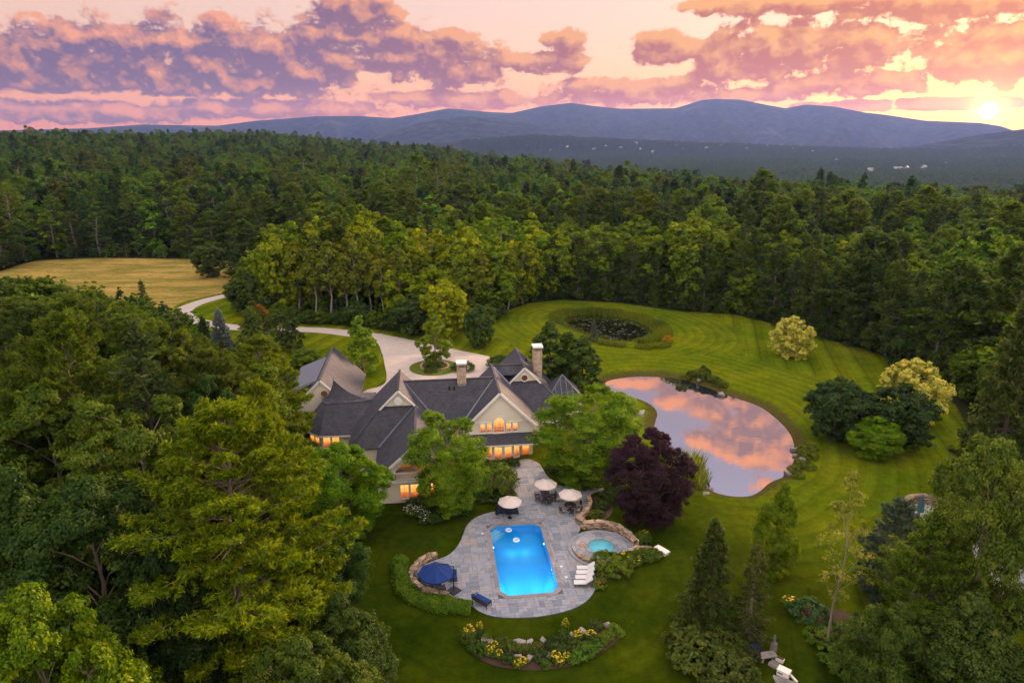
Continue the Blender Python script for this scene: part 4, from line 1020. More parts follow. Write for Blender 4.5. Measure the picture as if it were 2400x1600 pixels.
for i in np.nonzero(indiv)[0]:
    nearby = r_[i] < 120
    if spr[i]: kd, nm = 'fir', 'spruce_tree'
    elif isp[i]: kd, nm = (('pine_a','pine_b') if nearby else ('pine_c','pine_d'))[i % 2], 'pine_tree'
    else: kd, nm = (('maple_a','maple_b','maple_c') if nearby else ('oak_a','oak_b','oak_d'))[i % 3], 'broadleaf_tree'
    w = where_txt(az_[i], r_[i])
    f = 0.75+0.5*RG.random(); yl = RG.random()
    if spr[i]: cl = (0.04*f, 0.062*f, 0.016)
    elif isp[i]: cl = ((0.052+0.038*yl)*f, (0.085+0.032*yl)*f, 0.014)
    else:
        cl = ((0.060+0.062*yl)*f, (0.108+0.052*yl)*f, 0.014)
        if -18 < az_[i] < 5: cl = (cl[0]*1.25, cl[1]*1.2, cl[2])
    R = hh[i]*(0.25 if spr[i] else 0.32 if isp[i] else 0.37)*RG.uniform(0.85, 1.15)
    tree(nm, {'spruce_tree': 'dark narrow spruce ', 'pine_tree': 'tall white pine ', 'broadleaf_tree': 'rounded broadleaf tree '}[nm]+w, kd, fx[i], fy[i], hh[i], R, cl,
         group={'spruce_tree': 'spruces ', 'pine_tree': 'pines ', 'broadleaf_tree': 'broadleaf trees '}[nm]+w)
rest = ~indiv
fx, fy, fz, hh, isp, spr = fx[rest], fy[rest], fz[rest], hh[rest], isp[rest], spr[rest]
n = len(fx)
idx = np.where(spr, N_PINE+N_BROAD+RG.integers(0, N_SPR, n), np.where(isp, RG.integers(0, N_PINE, n), N_PINE+RG.integers(0, N_BROAD, n)))
h0 = np.where(spr, 18.0, np.where(isp, 20.0, 17.0))
sz = hh/h0; sxy = sz*RG.uniform(1.05, 1.6, n)
# undergrowth along the edges of the clearings
ux, uy = scatter(120, 330, 3.0, 4.0); us = np.minimum(sdist(ux, uy, LAWN), sdist(ux, uy, FIELD)); k = (us > 0.8) & (us < 6.5) & (sdist(ux, uy, road) > 4) & (np.hypot(ux, uy) > 150) & ~inpoly(ux, uy, LAWN) & ~inpoly(ux, uy, FIELD)
ux, uy = ux[k], uy[k]; nu_ = len(ux)
fx = np.r_[fx, ux]; fy = np.r_[fy, uy]; fz = np.r_[fz, hground(ux, uy)]; idx = np.r_[idx, N_PINE+RG.integers(0, N_BROAD, nu_)]; q_ = RG.uniform(0.18, 0.42, nu_); sz = np.r_[sz, q_]; sxy = np.r_[sxy, q_*RG.uniform(1.0, 1.5, nu_)]; n = len(fx)
# groves far out in the valley
vx, vy = scatter(1150, 4400, 12, 22)
vr = np.hypot(vx, vy); va = np.degrees(np.arctan2(vx, vy))
k = (va > np.where(vr < 1500, 10, -4)) & (va < 42)
vx, vy = vx[k], vy[k]; vz = hground(vx, vy); m = len(vx)
gi = N_PINE+N_BROAD+N_SPR+RG.integers(0, N_GRV, m); gs = RG.uniform(0.75, 1.15, m)
PT = np.c_[np.r_[fx, vx], np.r_[fy, vy], np.r_[fz-0.2, vz-0.5]]
IDX = np.r_[idx, gi].astype(np.int32); SXY = np.r_[sxy, gs*1.1]; SZ = np.r_[sz, gs]; ROT = RG.uniform(0, 6.283, n+m)
fme = bpy.data.meshes.new('forest'); fme.vertices.add(len(PT)); fme.vertices.foreach_set('co', PT.astype(np.float32).ravel())
a = fme.attributes.new('idx', 'INT', 'POINT'); a.data.foreach_set('value', IDX)
a = fme.attributes.new('scl', 'FLOAT_VECTOR', 'POINT'); a.data.foreach_set('vector', np.c_[SXY, SXY, SZ].astype(np.float32).ravel())
a = fme.attributes.new('rot', 'FLOAT_VECTOR', 'POINT'); a.data.foreach_set('vector', np.c_[np.zeros(n+m), np.zeros(n+m), ROT].astype(np.float32).ravel())
forest = obj('forest', fme); tag(forest, 'mixed forest of pines and broadleaf trees reaching to the valley', 'forest', kind='stuff')
ng = bpy.data.node_groups.new('plant_forest', 'GeometryNodeTree')
ng.interface.new_socket('Geometry', in_out='INPUT', socket_type='NodeSocketGeometry'); ng.interface.new_socket('Geometry', in_out='OUTPUT', socket_type='NodeSocketGeometry')
gi_ = ng.nodes.new('NodeGroupInput'); go_ = ng.nodes.new('NodeGroupOutput'); ip = ng.nodes.new('GeometryNodeInstanceOnPoints'); ci = ng.nodes.new('GeometryNodeCollectionInfo')
ci.inputs['Collection'].default_value = PC; ci.inputs['Separate Children'].default_value = True; ci.inputs['Reset Children'].default_value = True
def named(t, nme):
    nd = ng.nodes.new('GeometryNodeInputNamedAttribute'); nd.data_type = t; nd.inputs[0].default_value = nme; return nd.outputs[0]
L = ng.links.new
L(gi_.outputs[0], ip.inputs['Points']); L(ci.outputs[0], ip.inputs['Instance']); ip.inputs['Pick Instance'].default_value = True
L(named('INT', 'idx'), ip.inputs['Instance Index']); L(named('FLOAT_VECTOR', 'scl'), ip.inputs['Scale'])
er = ng.nodes.new('FunctionNodeEulerToRotation'); L(named('FLOAT_VECTOR', 'rot'), er.inputs[0]); L(er.outputs[0], ip.inputs['Rotation'])
L(ip.outputs[0], go_.inputs[0])
md = forest.modifiers.new('plant', 'NODES'); md.node_group = ng
print('forest instances', n, m, 'individual', cnt)

# ------------------------------------------------------------------ the house
TH = math.radians(7.2); HO = np.array([-1.67, 86.5]); HU = np.array([math.cos(TH), math.sin(TH)]); HV = np.array([-math.sin(TH), math.cos(TH)])
def hw(u, v): return HO+HU*u+HV*v
def shingle_material(name, a, b_, rough=0.75):
    m = bpy.data.materials.new(name); m.use_nodes = True; T = NT(m.node_tree); b = T.n['Principled BSDF']
    tc = T.new('ShaderNodeTexCoord'); o = tc.outputs['Object']
    sp = T.new('ShaderNodeSeparateXYZ'); T.l.new(o, sp.inputs[0])
    along = T.math('ADD', sp.outputs[0], sp.outputs[1])
    br = T.new('ShaderNodeTexBrick'); T.l.new(T.comb(along, T.math('MULTIPLY', sp.outputs[2], 1.0)), br.inputs['Vector'])
    br.inputs['Scale'].default_value = 1.0; br.inputs['Brick Width'].default_value = 0.34; br.inputs['Row Height'].default_value = 0.16; br.inputs['Mortar Size'].default_value = 0.012
    br.inputs['Color1'].default_value = (*a, 1); br.inputs['Color2'].default_value = (*b_, 1); br.inputs['Mortar'].default_value = (a[0]*.45, a[1]*.45, a[2]*.45, 1)
    n = T.noise(T.vmath('MULTIPLY', o, (1, 1, 0.35)), 0.9, 6, 0.7); f = T.math('MULTIPLY_ADD', n, 1.5, 0.25)
    T.put(b.inputs['Base Color'], T.mix(1.0, br.outputs['Color'], T.comb(f, f, f), 'MULTIPLY'))
    b.inputs['Roughness'].default_value = rough; b.inputs['Specular IOR Level'].default_value = 0.3
    bn = T.new('ShaderNodeBump'); bn.inputs['Strength'].default_value = 0.5; bn.inputs['Distance'].default_value = 0.03
    T.l.new(br.outputs['Fac'], bn.inputs['Height']); bn.invert = True; T.l.new(bn.outputs[0], b.inputs['Normal'])
    return m
M_ROOF = shingle_material('slate_shingles', (0.060, 0.060, 0.078), (0.084, 0.081, 0.098))
M_COPPER = mat('lead_grey_metal', (0.20, 0.22, 0.28), 0.38, var=0.15, scale=1.2, metal=0.5, spec=0.5)
M_WALL = mat('cream_stucco', (0.93, 0.83, 0.68), 0.9, var=0.07, scale=1.4, bump=0.08, spec=0.2, detail=6)
M_TRIM = mat('white_trim', (0.86, 0.82, 0.78), 0.6, var=0.05, scale=2.0)
M_STONE = mat('field_stone', (0.52, 0.36, 0.23), 0.9, scale=1.3, bump=0.4, spec=0.2, col2=(0.30, 0.23, 0.18), randv=0.45, detail=5)
M_CHIM = mat('chimney_stone', (0.66, 0.51, 0.38), 0.9, scale=3.0, bump=0.3, spec=0.2, col2=(0.42, 0.31, 0.23), detail=5)
M_STONEBASE = mat('stone_mortar', (0.20, 0.15, 0.11), 0.95, var=0.2, scale=3)
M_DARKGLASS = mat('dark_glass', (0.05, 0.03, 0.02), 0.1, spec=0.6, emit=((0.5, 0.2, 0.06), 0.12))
M_BLACK = mat('black_metal', (0.012, 0.012, 0.014), 0.5)
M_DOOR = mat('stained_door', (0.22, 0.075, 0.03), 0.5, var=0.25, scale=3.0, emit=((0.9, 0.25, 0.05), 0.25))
def lit_material():
    m = bpy.data.materials.new('lit_window_glass'); m.use_nodes = True; T = NT(m.node_tree); b = T.n['Principled BSDF']
    tc = T.new('ShaderNodeTexCoord'); g = tc.outputs['Generated']; sp = T.new('ShaderNodeSeparateXYZ'); T.l.new(g, sp.inputs[0])
    oi = T.new('ShaderNodeObjectInfo')
    n = T.noise(T.vmath('ADD', tc.outputs['Object'], T.comb(T.math('MULTIPLY', oi.outputs['Random'], 37.0), 0.0, 0.0)), 2.4, 3, 0.6)
    h = T.math('ADD', sp.outputs[2], T.math('MULTIPLY_ADD', n, 0.7, -0.35))
    c = T.ramp(h, [(0.0, (0.20, 0.035, 0.006)), (0.34, (0.62, 0.14, 0.02)), (0.55, (1.0, 0.38, 0.055)), (0.9, (1.0, 0.52, 0.12))])
    T.put(b.inputs['Emission Color'], c); b.inputs['Emission Strength'].default_value = 0.72
    b.inputs['Base Color'].default_value = (0.08, 0.04, 0.02, 1); b.inputs['Roughness'].default_value = 0.08
    return m
M_LIT = lit_material()

def up_poly(p):
    p = [np.array(q, float) for q in p]; nr = np.zeros(3)
    for i in range(len(p)): nr += np.cross(p[i], p[(i+1) % len(p)])
    return p if nr[2] >= 0 else p[::-1]
def roof_part(name, polys, parent, m=None, t=0.2):
    b = MB()
    for p in polys: b.slab(up_poly(p), t)
    return b.build(name, m or M_ROOF, parent)
def trim(name, segs, parent, w=0.16, h=0.34, m=None):
    for a, c in segs: b = MB(); b.bar(a, c, w, h); b.build(name, m or M_TRIM, parent)
def ridge(segs, parent):
    for a, c in segs:
        b = MB(); a = np.array(a, float)+[0, 0, .03]; c = np.array(c, float)+[0, 0, .03]; b.bar(a, c, 0.3, 0.09); b.build('ridge_cap', M_ROOF, parent)
def flash(segs, parent):
    for a, c in segs:
        b = MB(); a = np.array(a, float)+[0, 0, .05]; c = np.array(c, float)+[0, 0, .05]; b.bar(a, c, 0.3, 0.06); b.build('valley_flashing', M_COPPER, parent)
def wall_box(name, u0, u1, v0, v1, z0, z1, parent, m=None):
    b = MB(); b.box(((u0+u1)/2, (v0+v1)/2, (z0+z1)/2), (u1-u0, v1-v0, z1-z0)); return b.build(name, m or M_WALL, parent)
def gable_wall(name, uc, w, zb, ze, za, v, parent, t=0.25, m=None):
    """five-cornered wall in the plane v"""
    pts = [(uc-w, zb), (uc+w, zb), (uc+w, ze), (uc, za), (uc-w, ze)] if zb < ze-0.01 else [(uc-w, ze), (uc+w, ze), (uc, za)]
    b = MB(); b.slab([(p, v, q) for p, q in pts], t)
    return b.build(name, m or M_WALL, parent)
WIN = {}
def window(parent, u, v, z, w, h, cols=2, rows=3, face=0.0, lit=True, arch=False, name='window', frame=0.09):
    """z is the sill; face turns it about the vertical (0 looks along -v)"""
    key = (round(w, 2), round(h, 2), cols, rows, arch, frame)
    if key not in WIN:
        fb, pb, mb_ = MB(), MB(), MB()
        n = 12
        outl = [(-w/2, 0), (w/2, 0), (w/2, h), (-w/2, h)] if not arch else [(-w/2, 0), (w/2, 0)]+[(w/2*math.cos(a), h-w/2+w/2*math.sin(a)) for a in np.linspace(0, math.pi, n)]
        oo = [(x*(w+2*frame)/w, (q*(h+2*frame)/h)-frame) for x, q in outl]
        k = len(outl)
        # frame ring with depth
        V = [(x, -0.10, q) for x, q in outl]+[(x, -0.10, q) for x, q in oo]+[(x, 0.03, q) for x, q in outl]+[(x, 0.03, q) for x, q in oo]
        Qs = []
        for i in range(k):
            j = (i+1) % k
            Qs += [[i, j, k+j, k+i], [k+i, k+j, 3*k+j, 3*k+i], [j, i, 2*k+i, 2*k+j]]
        fb.add(V, Qs); fb.box((0, -0.1, -frame-0.03), (w+2*frame+0.1, 0.16, 0.06))
        pb.add([(x, -0.015, q) for x, q in outl], polys=[list(range(k))])
        for i in range(1, cols): mb_.box((-w/2+w*i/cols, -0.035, h/2), (0.035, 0.03, h))
        for i in range(1, rows): mb_.box((0, -0.035, h*i/rows), (w, 0.03, 0.035))
        if not mb_.v: mb_.box((0, -0.035, 0.25), (w, 0.03, 0.05))
        WIN[key] = (fb.mesh('window_frame', M_TRIM), pb.mesh('window_pane', M_LIT), mb_.mesh('window_muntins', M_TRIM))
    f, p, mu = WIN[key]
    o = obj(name, f, parent, (u, v, z), (0, 0, face))
    q = obj('pane', p, o); obj('muntins', mu, o)
    if not lit:
        q.data = p.copy(); q.data.materials[0] = M_DARKGLASS
    return o
def stonework(name, cx, cy, w, d, z0, z1, parent, seed, hs=0.22, m=None):
    """courses of small stones round a shaft, one mesh"""
    rng = np.random.default_rng(seed); b = MB(); z = z0
    while z < z1-0.05:
        h = min(hs*rng.uniform(0.7, 1.3), z1-z)
        for ax, L, off in ((0, w, -d/2), (0, w, d/2), (1, d, -w/2), (1, d, w/2)):
            p = -L/2
            while p < L/2-0.02:
                l = min(rng.uniform(0.2, 0.42), L/2-p); o = off+math.copysign(rng.uniform(-.01, .025), off)
                c = (cx+p+l/2, cy+o, z+h/2) if ax == 0 else (cx+o, cy+p+l/2, z+h/2)
                s = (l-0.02, 0.09, h-0.02) if ax == 0 else (0.09, l-0.02, h-0.02)
                b.box(c, s); p += l
        z += h
    return b.build(name, m or M_STONE, parent)

house = empty('house', (*HO, 0.0), TH)
tag(house, 'rambling cream house with steep slate gables, turret and lit windows', 'house')
H_ = house
# walls
wall_box('wall', -13.0, 0.0, 1.75, 10.6, -0.5, 4.3, H_)
wall_box('wall', -19.9, -7.3, -2.2, 9.2, -0.5, 3.5, H_)
wall_box('wall', -15.9, -7.3, -11.2, -2.0, -0.5, 3.0, H_)
wall_box('wall', -4.6, 4.6, 0.02, 11.3, -0.5, 4.9, H_)
wall_box('wall', -0.5, 10.6, 7.3, 20.3, -0.5, 3.5, H_)
wall_box('wall', 8.6, 14.0, 10.6, 16.2, -0.5, 3.6, H_)
# main roof
r = roof_part('main_roof', [[(-13.5,6.1,9.4),(0.4,6.1,9.4),(0.4,1.2,4.0),(-13.5,1.2,4.0)], [(-13.5,6.1,9.4),(0.4,6.1,9.4),(0.4,11,4.0),(-13.5,11,4.0)]], H_)
ridge([((-13.3,6.1,9.4),(0,6.1,9.4))], r)
flash([((-0.1,6.05,9.36),(-5.2,1.3,4.3)), ((-13.0,6.1,9.36),(-8.1,1.65,4.5))], r)
trim('eave_trim', [((-8,1.15,3.86),(-4.6,1.15,3.86))], r, 0.14, 0.26)
for uu in (-6.6, -5.95):
    b = MB(); b.lathe([(0.09,0),(0.09,0.35),(0.13,0.36),(0.13,0.5),(0.05,0.52)], 10, (uu, 5.0, 8.15)); b.build('vent_pipe', M_BLACK, H_)
# west wing with the little gable at its head
c0, va = -13.6, 1.2
r = roof_part('west_wing_roof', [[(c0,9.3,10),(c0,va,10),(-15.9,va,7.7),(-20.3,-2.66,3.3),(-20.3,9.3,3.3)], [(c0,va,10),(c0,9.3,10),(-6.9,9.3,3.3),(-6.9,-2.66,3.3),(-11.3,va,7.7)],
    [(-15.9,va,7.7),(-11.3,va,7.7),(-6.9,-2.66,3.3),(-20.3,-2.66,3.3)], [(c0,va,10.0),(c0,0.75,10.0),(-16.15,0.75,7.45),(-16.15,va,7.45)], [(c0,va,10.0),(c0,0.75,10.0),(-11.05,0.75,7.45),(-11.05,va,7.45)]], H_)
ridge([((c0,9.3,10),(c0,0.75,10)), ((-15.9,va,7.7),(-20.3,-2.66,3.3))], r)
gable_wall('gable_wall', c0, 2.2, 7.7, 7.72, 9.9, 1.05, H_)
b = MB(); b.slab([(c0,9.15,9.9),(-20,9.15,3.5),(-20,9.15,1.0),(-7.2,9.15,1.0),(-7.2,9.15,3.5)], 0.2); b.build('gable_wall', M_WALL, H_)
trim('rake_trim', [((-16.15,0.72,7.33),(c0,0.72,9.88)), ((-11.05,0.72,7.33),(c0,0.72,9.88))], r, 0.1, 0.24)
b = MB(); b.add([(c0+0.62*math.cos(a), 0.72, 8.45+0.62*math.sin(a)) for a in np.arange(8)*math.pi/4+math.pi/8]+[(c0+0.62*math.cos(a), 0.95, 8.45+0.62*math.sin(a)) for a in np.arange(8)*math.pi/4+math.pi/8], [[i, (i+1) % 8, 8+(i+1) % 8, 8+i] for i in range(8)], polys=[list(range(7, -1, -1))])
vt = b.build('octagonal_vent', M_TRIM, H_)
for k in range(5): b = MB(); b.box((c0, 0.71, 8.05+k*0.2), (0.95 if 0 < k < 4 else 0.6, 0.03, 0.03)); b.build('louvre', M_TRIM, vt)
# balcony wing
e0, s_ = -11.3, 0.87
L_ = lambda u, v: (u, v, 7.7-s_*abs(u-e0))
r = roof_part('balcony_wing_roof', [[L_(e0,-11.75),L_(e0,1.2),L_(-16.4,1.2),L_(-16.4,-11.75)], [L_(e0,-11.75),L_(e0,1.2),L_(-6.6,1.2),L_(-6.6,-11.75)]], H_)
ridge([((e0,-11.75,7.7),(e0,1.2,7.7))], r); flash([((-11.5,1.05,7.6),(-16.3,-2.6,3.38))], r)
trim('rake_trim', [((-16.4,-11.72,3.12),(e0,-11.72,7.56)), ((-6.6,-11.72,3.47),(e0,-11.72,7.56))], r, 0.12, 0.32)
# front of the balcony wing: gable with an arched opening
pts = [(-15.9,3.0)]; 
arc = [(e0+2.6*math.cos(a), 3.6+1.75*math.sin(a)) for a in np.linspace(math.pi, 0, 14)]
b = MB(); out = [(-15.9,2.75),(-13.9,2.75)]+arc+[(-8.7,2.75),(-6.7,2.75),(-6.7,3.6),(e0,7.45),(-15.9,3.5)]
from mathutils.geometry import tessellate_polygon
tri = tessellate_polygon([[Vector((x, z, 0)) for x, z in out]]); no = len(out)
b.add([(x, -11.35, z) for x, z in out]+[(x, -11.1, z) for x, z in out], [[i, (i+1) % no, no+(i+1) % no, no+i] for i in range(no)], [list(t)[::-1] for t in tri]+[[q+no for q in t] for t in tri])
b.build('arched_gable_wall', M_WALL, H_)
wall_box('balcony_back_wall', -14.2, -8.5, -8.6, -8.4, 3.0, 4.9, H_)
wall_box('balcony_floor', -15.9, -6.7, -11.6, -8.4, 2.8, 3.05, H_, M_TRIM)
bal = empty('balcony_railing', (0, 0, 0)); bal.parent = H_
for zz, hh_ in ((3.2, 0.09), (4.05, 0.11)): b = MB(); b.box((e0, -11.5, zz), (5.2, 0.12, hh_)); b.build('rail', M_TRIM, bal)
bm = MB(); bm.box((0, 0, 0), (0.06, 0.06, 0.8)); bme = bm.mesh('baluster', M_TRIM)
for k in range(25): obj('baluster', bme, bal, (e0-2.5+k*0.208, -11.5, 3.62))
bm = MB(); bm.box((0, 0, 0), (0.2, 0.2, 1.1)); pme = bm.mesh('newel_post', M_TRIM)
for uu in (e0-2.6, e0, e0+2.6): obj('newel_post', pme, bal, (uu, -11.5, 3.6))
window(H_, -12.6, -8.62, 3.3, 1.1, 1.9, 2, 3); window(H_, -11.0, -8.62, 3.1, 1.0, 2.1, 2, 4, name='balcony_door'); window(H_, -9.6, -8.62, 3.3, 1.1, 1.9, 2, 3)
for uu in (-12.75, -11.55, -10.3, -9.1): window(H_, uu, -11.22, 0.65, 0.95, 1.75, 2, 3)
# turret room
ev = [(-27.2,9.5),(-26.9,5.3),(-24.7,3.05),(-20.2,2.85),(-18.8,4.5),(-18.8,12.0),(-26.0,12.0)]
brk = [(-24.6,9.6),(-24.5,7.9),(-23.9,7.05),(-19.6,7.5),(-17.6,8.0),(-17.6,10.8),(-24.0,10.8)]
polys = [[(*ev[i],3.0),(*ev[(i+1) % 7],3.0),(*brk[(i+1) % 7],6.05),(*brk[i],6.05)] for i in range(7)]
r = roof_part('turret_roof', polys, H_, t=0.18)
# swept cap with concave sides
fin = np.array([-23.1, 9.4]); b = MB(); cap_v = []; K = 9
ring = [(-24.75,9.7),(-24.6,7.8),(-23.95,6.95),(-19.6,7.4),(-17.2,8.0),(-17.2,11.0),(-24.1,11.0)]
for k in range(K+1):
    t = k/K
    for p in ring:
        q = np.array(p)*(1-t)+fin*t; cap_v.append((q[0], q[1], 6.12+2.75*t**2.3))
qd = [[k*7+i, k*7+(i+1) % 7, (k+1)*7+(i+1) % 7, (k+1)*7+i] for k in range(K) for i in range(7)]
b.add(cap_v, qd, polys=[list(range(6, -1, -1))]); b.build('swept_cap', M_ROOF, r)
b = MB(); b.lathe([(0.12,0),(0.05,0.2),(0.09,0.32),(0.02,0.6)], 8, (fin[0], fin[1], 8.75)); b.build('finial', M_COPPER, r)
tw = [(-26.7,9.5),(-26.4,5.55),(-24.5,3.55),(-20.2,3.4),(-19.4,4.5),(-19.4,11.5),(-26,11.5)]
b = MB(); b.prism(tw, -0.5, 2.98); b.build('turret_wall', M_WALL, H_)
b = MB(); b.prism([(-26.85,9.5),(-26.55,5.45),(-24.57,3.38),(-20.0,3.23),(-19.3,4.4),(-19.3,11.6),(-26.1,11.6)], -0.5, 0.55); b.build('turret_base', M_TRIM, H_)
trim('eave_trim', [((*ev[i],2.86),(*ev[i+1],2.86)) for i in range(3)], r, 0.12, 0.22)
for uu in (-23.75, -22.55, -21.35): window(H_, uu, 3.46, 1.05, 0.95, 1.65, 2, 4, face=math.atan2(3.4-3.55, 4.3))
d_ = math.atan2(3.55-5.55, -24.5+26.4)
for k in (0.3, 0.72): window(H_, -26.4+1.9*k-0.03, 5.55-2.0*k-0.03, 1.05, 0.9, 1.65, 2, 4, face=d_)
# centre gable
r = roof_part('centre_gable_roof', [[(0,-0.4,9.5),(0,11.7,9.5),(-5.2,11.7,4.3),(-5.2,-0.4,4.3)], [(0,-0.4,9.5),(0,11.7,9.5),(5.9,11.7,3.6),(5.9,-0.4,3.6)]], H_)
ridge([((0,-0.4,9.5),(0,11.7,9.5))], r)
gable_wall('gable_wall', 0, 4.75, 4.55, 4.6, 9.3, -0.02, H_)
trim('rake_trim', [((-5.2,-0.42,4.14),(0,-0.42,9.34)), ((5.4,-0.42,3.94),(0,-0.42,9.34))], r, 0.12, 0.32)
trim('band_trim', [((-4.4,-0.07,5.05),(-0.95,-0.07,5.05)), ((0.95,-0.07,5.05),(4.4,-0.07,5.05)), ((-4.6,-0.07,3.5),(4.6,-0.07,3.5))], H_, 0.1, 0.16)
window(H_, -0.12, -0.06, 3.66, 1.35, 2.1, 4, 5, arch=True, name='arched_window', frame=0.16)
for uu in (-2.35, -1.45, 1.2, 2.1): window(H_, uu, -0.06, 3.68, 0.6, 1.2, 2, 3)
# porch roof, bow window, door
r = roof_part('porch_roof', [[(-5.2,-0.03,3.42),(5.0,-0.03,3.42),(5.0,-1.95,2.55),(-5.2,-1.95,2.55)]], H_, t=0.14)
trim('eave_trim', [((-5.2,-1.98,2.42),(5.0,-1.98,2.42))], r, 0.1, 0.18)
bow = [(-2.9,-0.05)]+[(0.25+3.0*math.sin(a), 0.9-2.75*math.cos(a)) for a in np.radians([-52,-26,0,26,52])]+[(2.9,-0.05)]
b = MB(); b.prism(bow, -0.4, 2.5); b.build('bow_wall', M_TRIM, H_)
b = MB(); b.prism([(p[0]*1.02, p[1]-0.06 if i not in (0, 6) else p[1]) for i, p in enumerate(bow)], -0.4, 0.22); b.build('bow_base', M_STONE, H_)
for i in range(1, 5):
    p, q = np.array(bow[i]), np.array(bow[i+1]); mid = (p+q)/2; f = math.atan2(q[1]-p[1], q[0]-p[0]); nr = np.array([math.sin(f), -math.cos(f)])*0.04
    window(H_, mid[0]+nr[0], mid[1]+nr[1], 0.42, 0.98, 1.75, 2, 3, face=f, name='bow_window')
dr = window(H_, 3.6, -0.06, -0.05, 0.95, 2.05, 1, 1, name='patio_door', frame=0.14)
dr.children[0].data = dr.children[0].data.copy(); dr.children[0].data.materials[0] = M_DOOR
b = MB(); b.box((0.36, -0.06, 1.0), (0.05, 0.08, 0.16)); b.build('handle', M_BLACK, dr)
window(H_, -4.0, -0.06, 0.6, 0.9, 1.5, 2, 3)
b = MB(); b.box((4.55,-0.22,1.9), (0.16,0.16,0.34)); b.build('wall_lantern', mat('lantern_glass', (0.5,0.3,0.1), 0.3, emit=((1.0,0.42,0.1), 4.0)), H_)
# small porch between the wings, white wall and windows
window(H_, -6.3, 1.72, 1.2, 1.3, 1.6, 3, 3); window(H_, -6.3, 1.72, 3.05, 0.9, 0.75, 2, 2)
# link roof and east wing
r = roof_part('link_roof', [[(-0.3,12.0,9.25),(5.2,12.0,9.25),(5.2,10.75,8.04),(-0.3,10.75,8.04)], [(-0.3,12.0,9.25),(5.2,12.0,9.25),(5.2,17,4.3),(-0.3,17,4.3)]], H_)
ridge([((0,12.0,9.25),(4.9,12.0,9.25))], r)
c3, gv = 4.9, 10.7
r = roof_part('east_wing_roof', [[(c3,20.7,9.3),(c3,gv,9.3),(2.65,gv,7.05),(-1.05,7.0,3.4),(-1.05,20.7,3.4)], [(c3,gv,9.3),(c3,20.7,9.3),(11.2,20.7,3.1),(11.2,6.75,3.1),(7.15,gv,7.05)],
    [(2.65,gv,7.05),(7.15,gv,7.05),(11.2,6.75,3.1),(-1.05,7.0,3.4)], [(c3,gv,9.3),(c3,gv-.45,9.3),(2.4,gv-.45,6.8),(2.4,gv,6.8)], [(c3,gv,9.3),(c3,gv-.45,9.3),(7.4,gv-.45,6.8),(7.4,gv,6.8)]], H_)
ridge([((c3,20.7,9.3),(c3,gv-.45,9.3)), ((7.15,gv,7.05),(11.2,6.75,3.1))], r)
flash([((0.3,11.3,9.2),(2.6,9.1,6.95))], r)
gable_wall('gable_wall', c3, 2.2, 7.05, 7.07, 9.2, gv-.15, H_)
trim('rake_trim', [((2.4,gv-.48,6.68),(c3,gv-.48,9.18)), ((7.4,gv-.48,6.68),(c3,gv-.48,9.18))], r, 0.1, 0.24)
def round_window(u, v, z, rad, parent):
    b = MB(); n = 20; a = np.arange(n)*2*math.pi/n
    V = [(u+rad*math.cos(q), v-0.1, z+rad*math.sin(q)) for q in a]+[(u+rad*1.32*math.cos(q), v-0.1, z+rad*1.32*math.sin(q)) for q in a]+[(u+rad*1.32*math.cos(q), v+0.05, z+rad*1.32*math.sin(q)) for q in a]
    b.add(V, [[i, (i+1) % n, n+(i+1) % n, n+i] for i in range(n)]+[[n+i, n+(i+1) % n, 2*n+(i+1) % n, 2*n+i] for i in range(n)])
    o = b.build('round_window', M_TRIM, parent)
    b = MB(); b.add([(u+rad*math.cos(q), v-0.06, z+rad*math.sin(q)) for q in a], polys=[list(range(n))[::-1]]); b.build('pane', M_DARKGLASS, o)
    for ang in (0, math.pi/2): b = MB(); b.bar((u-rad*math.cos(ang), v-0.075, z-rad*math.sin(ang)), (u+rad*math.cos(ang), v-0.075, z+rad*math.sin(ang)), 0.05, 0.05, up=(0,1,0)); b.build('muntin', M_BLACK, o)
    return o
round_window(c3-0.02, gv-.4, 7.65, 0.48, H_)
# metal-ribbed pavilion roof at the far corner
pr_ = [(8.2,10.3),(14.4,10.3),(14.4,16.5),(8.2,16.5)]; ap = (11.3, 13.4, 6.75)
r = roof_part('pavilion_roof', [[(*pr_[i],3.5),(*pr_[(i+1) % 4],3.5),ap] for i in range(4)], H_)
for i in range(4): trim('hip_rib', [((*pr_[i],3.54),(ap[0],ap[1],ap[2]+0.04))], r, 0.14, 0.08, M_COPPER)
for k in range(1, 7):
    f = k/7; a = np.array([8.2+6.2*f, 10.3, 3.54]); g_ = min(f, 1-f)*2; c = np.array([a[0], 10.3+3.1*g_, 3.54+3.25*g_]); trim('standing_seam', [(a, c)], r, 0.06, 0.06, M_COPPER)
# chimneys
def chimney(u, v, z0, z1, w, d, seed):
    b = MB(); b.box((u, v, (z0+z1)/2), (w-0.12, d-0.12, z1-z0)); o = b.build('chimney', M_STONEBASE, H_)
    stonework('stonework', u, v, w-0.06, d-0.06, z0, z1-0.75, o, seed, m=M_CHIM)
    for su, sv in ((-1,-1),(1,-1),(1,1),(-1,1)): b = MB(); b.box((u+su*(w/2-0.12), v+sv*(d/2-0.12), z1-0.5), (0.24, 0.24, 0.5)); b.build('corner_pier', M_STONE, o)
    b = MB(); b.box((u, v, z1-0.5), (w*0.55, d*0.55, 0.5)); b.build('flue', M_BLACK, o)
    b = MB(); b.box((u, v, z1-0.12), (w+0.28, d+0.28, 0.26)); b.build('cap_slab', M_TRIM, o)
    b = MB(); b.box((u, v-d/2-0.03, z0+1.0+0.2), (w+0.2, 0.05, 0.12)); b.build('flashing', M_COPPER, o)
chimney(-4.8, 6.0, 7.6, 12.0, 1.2, 1.2, 3)
chimney(7.5, 14.6, 6.0, 11.4, 1.3, 1.5, 4)
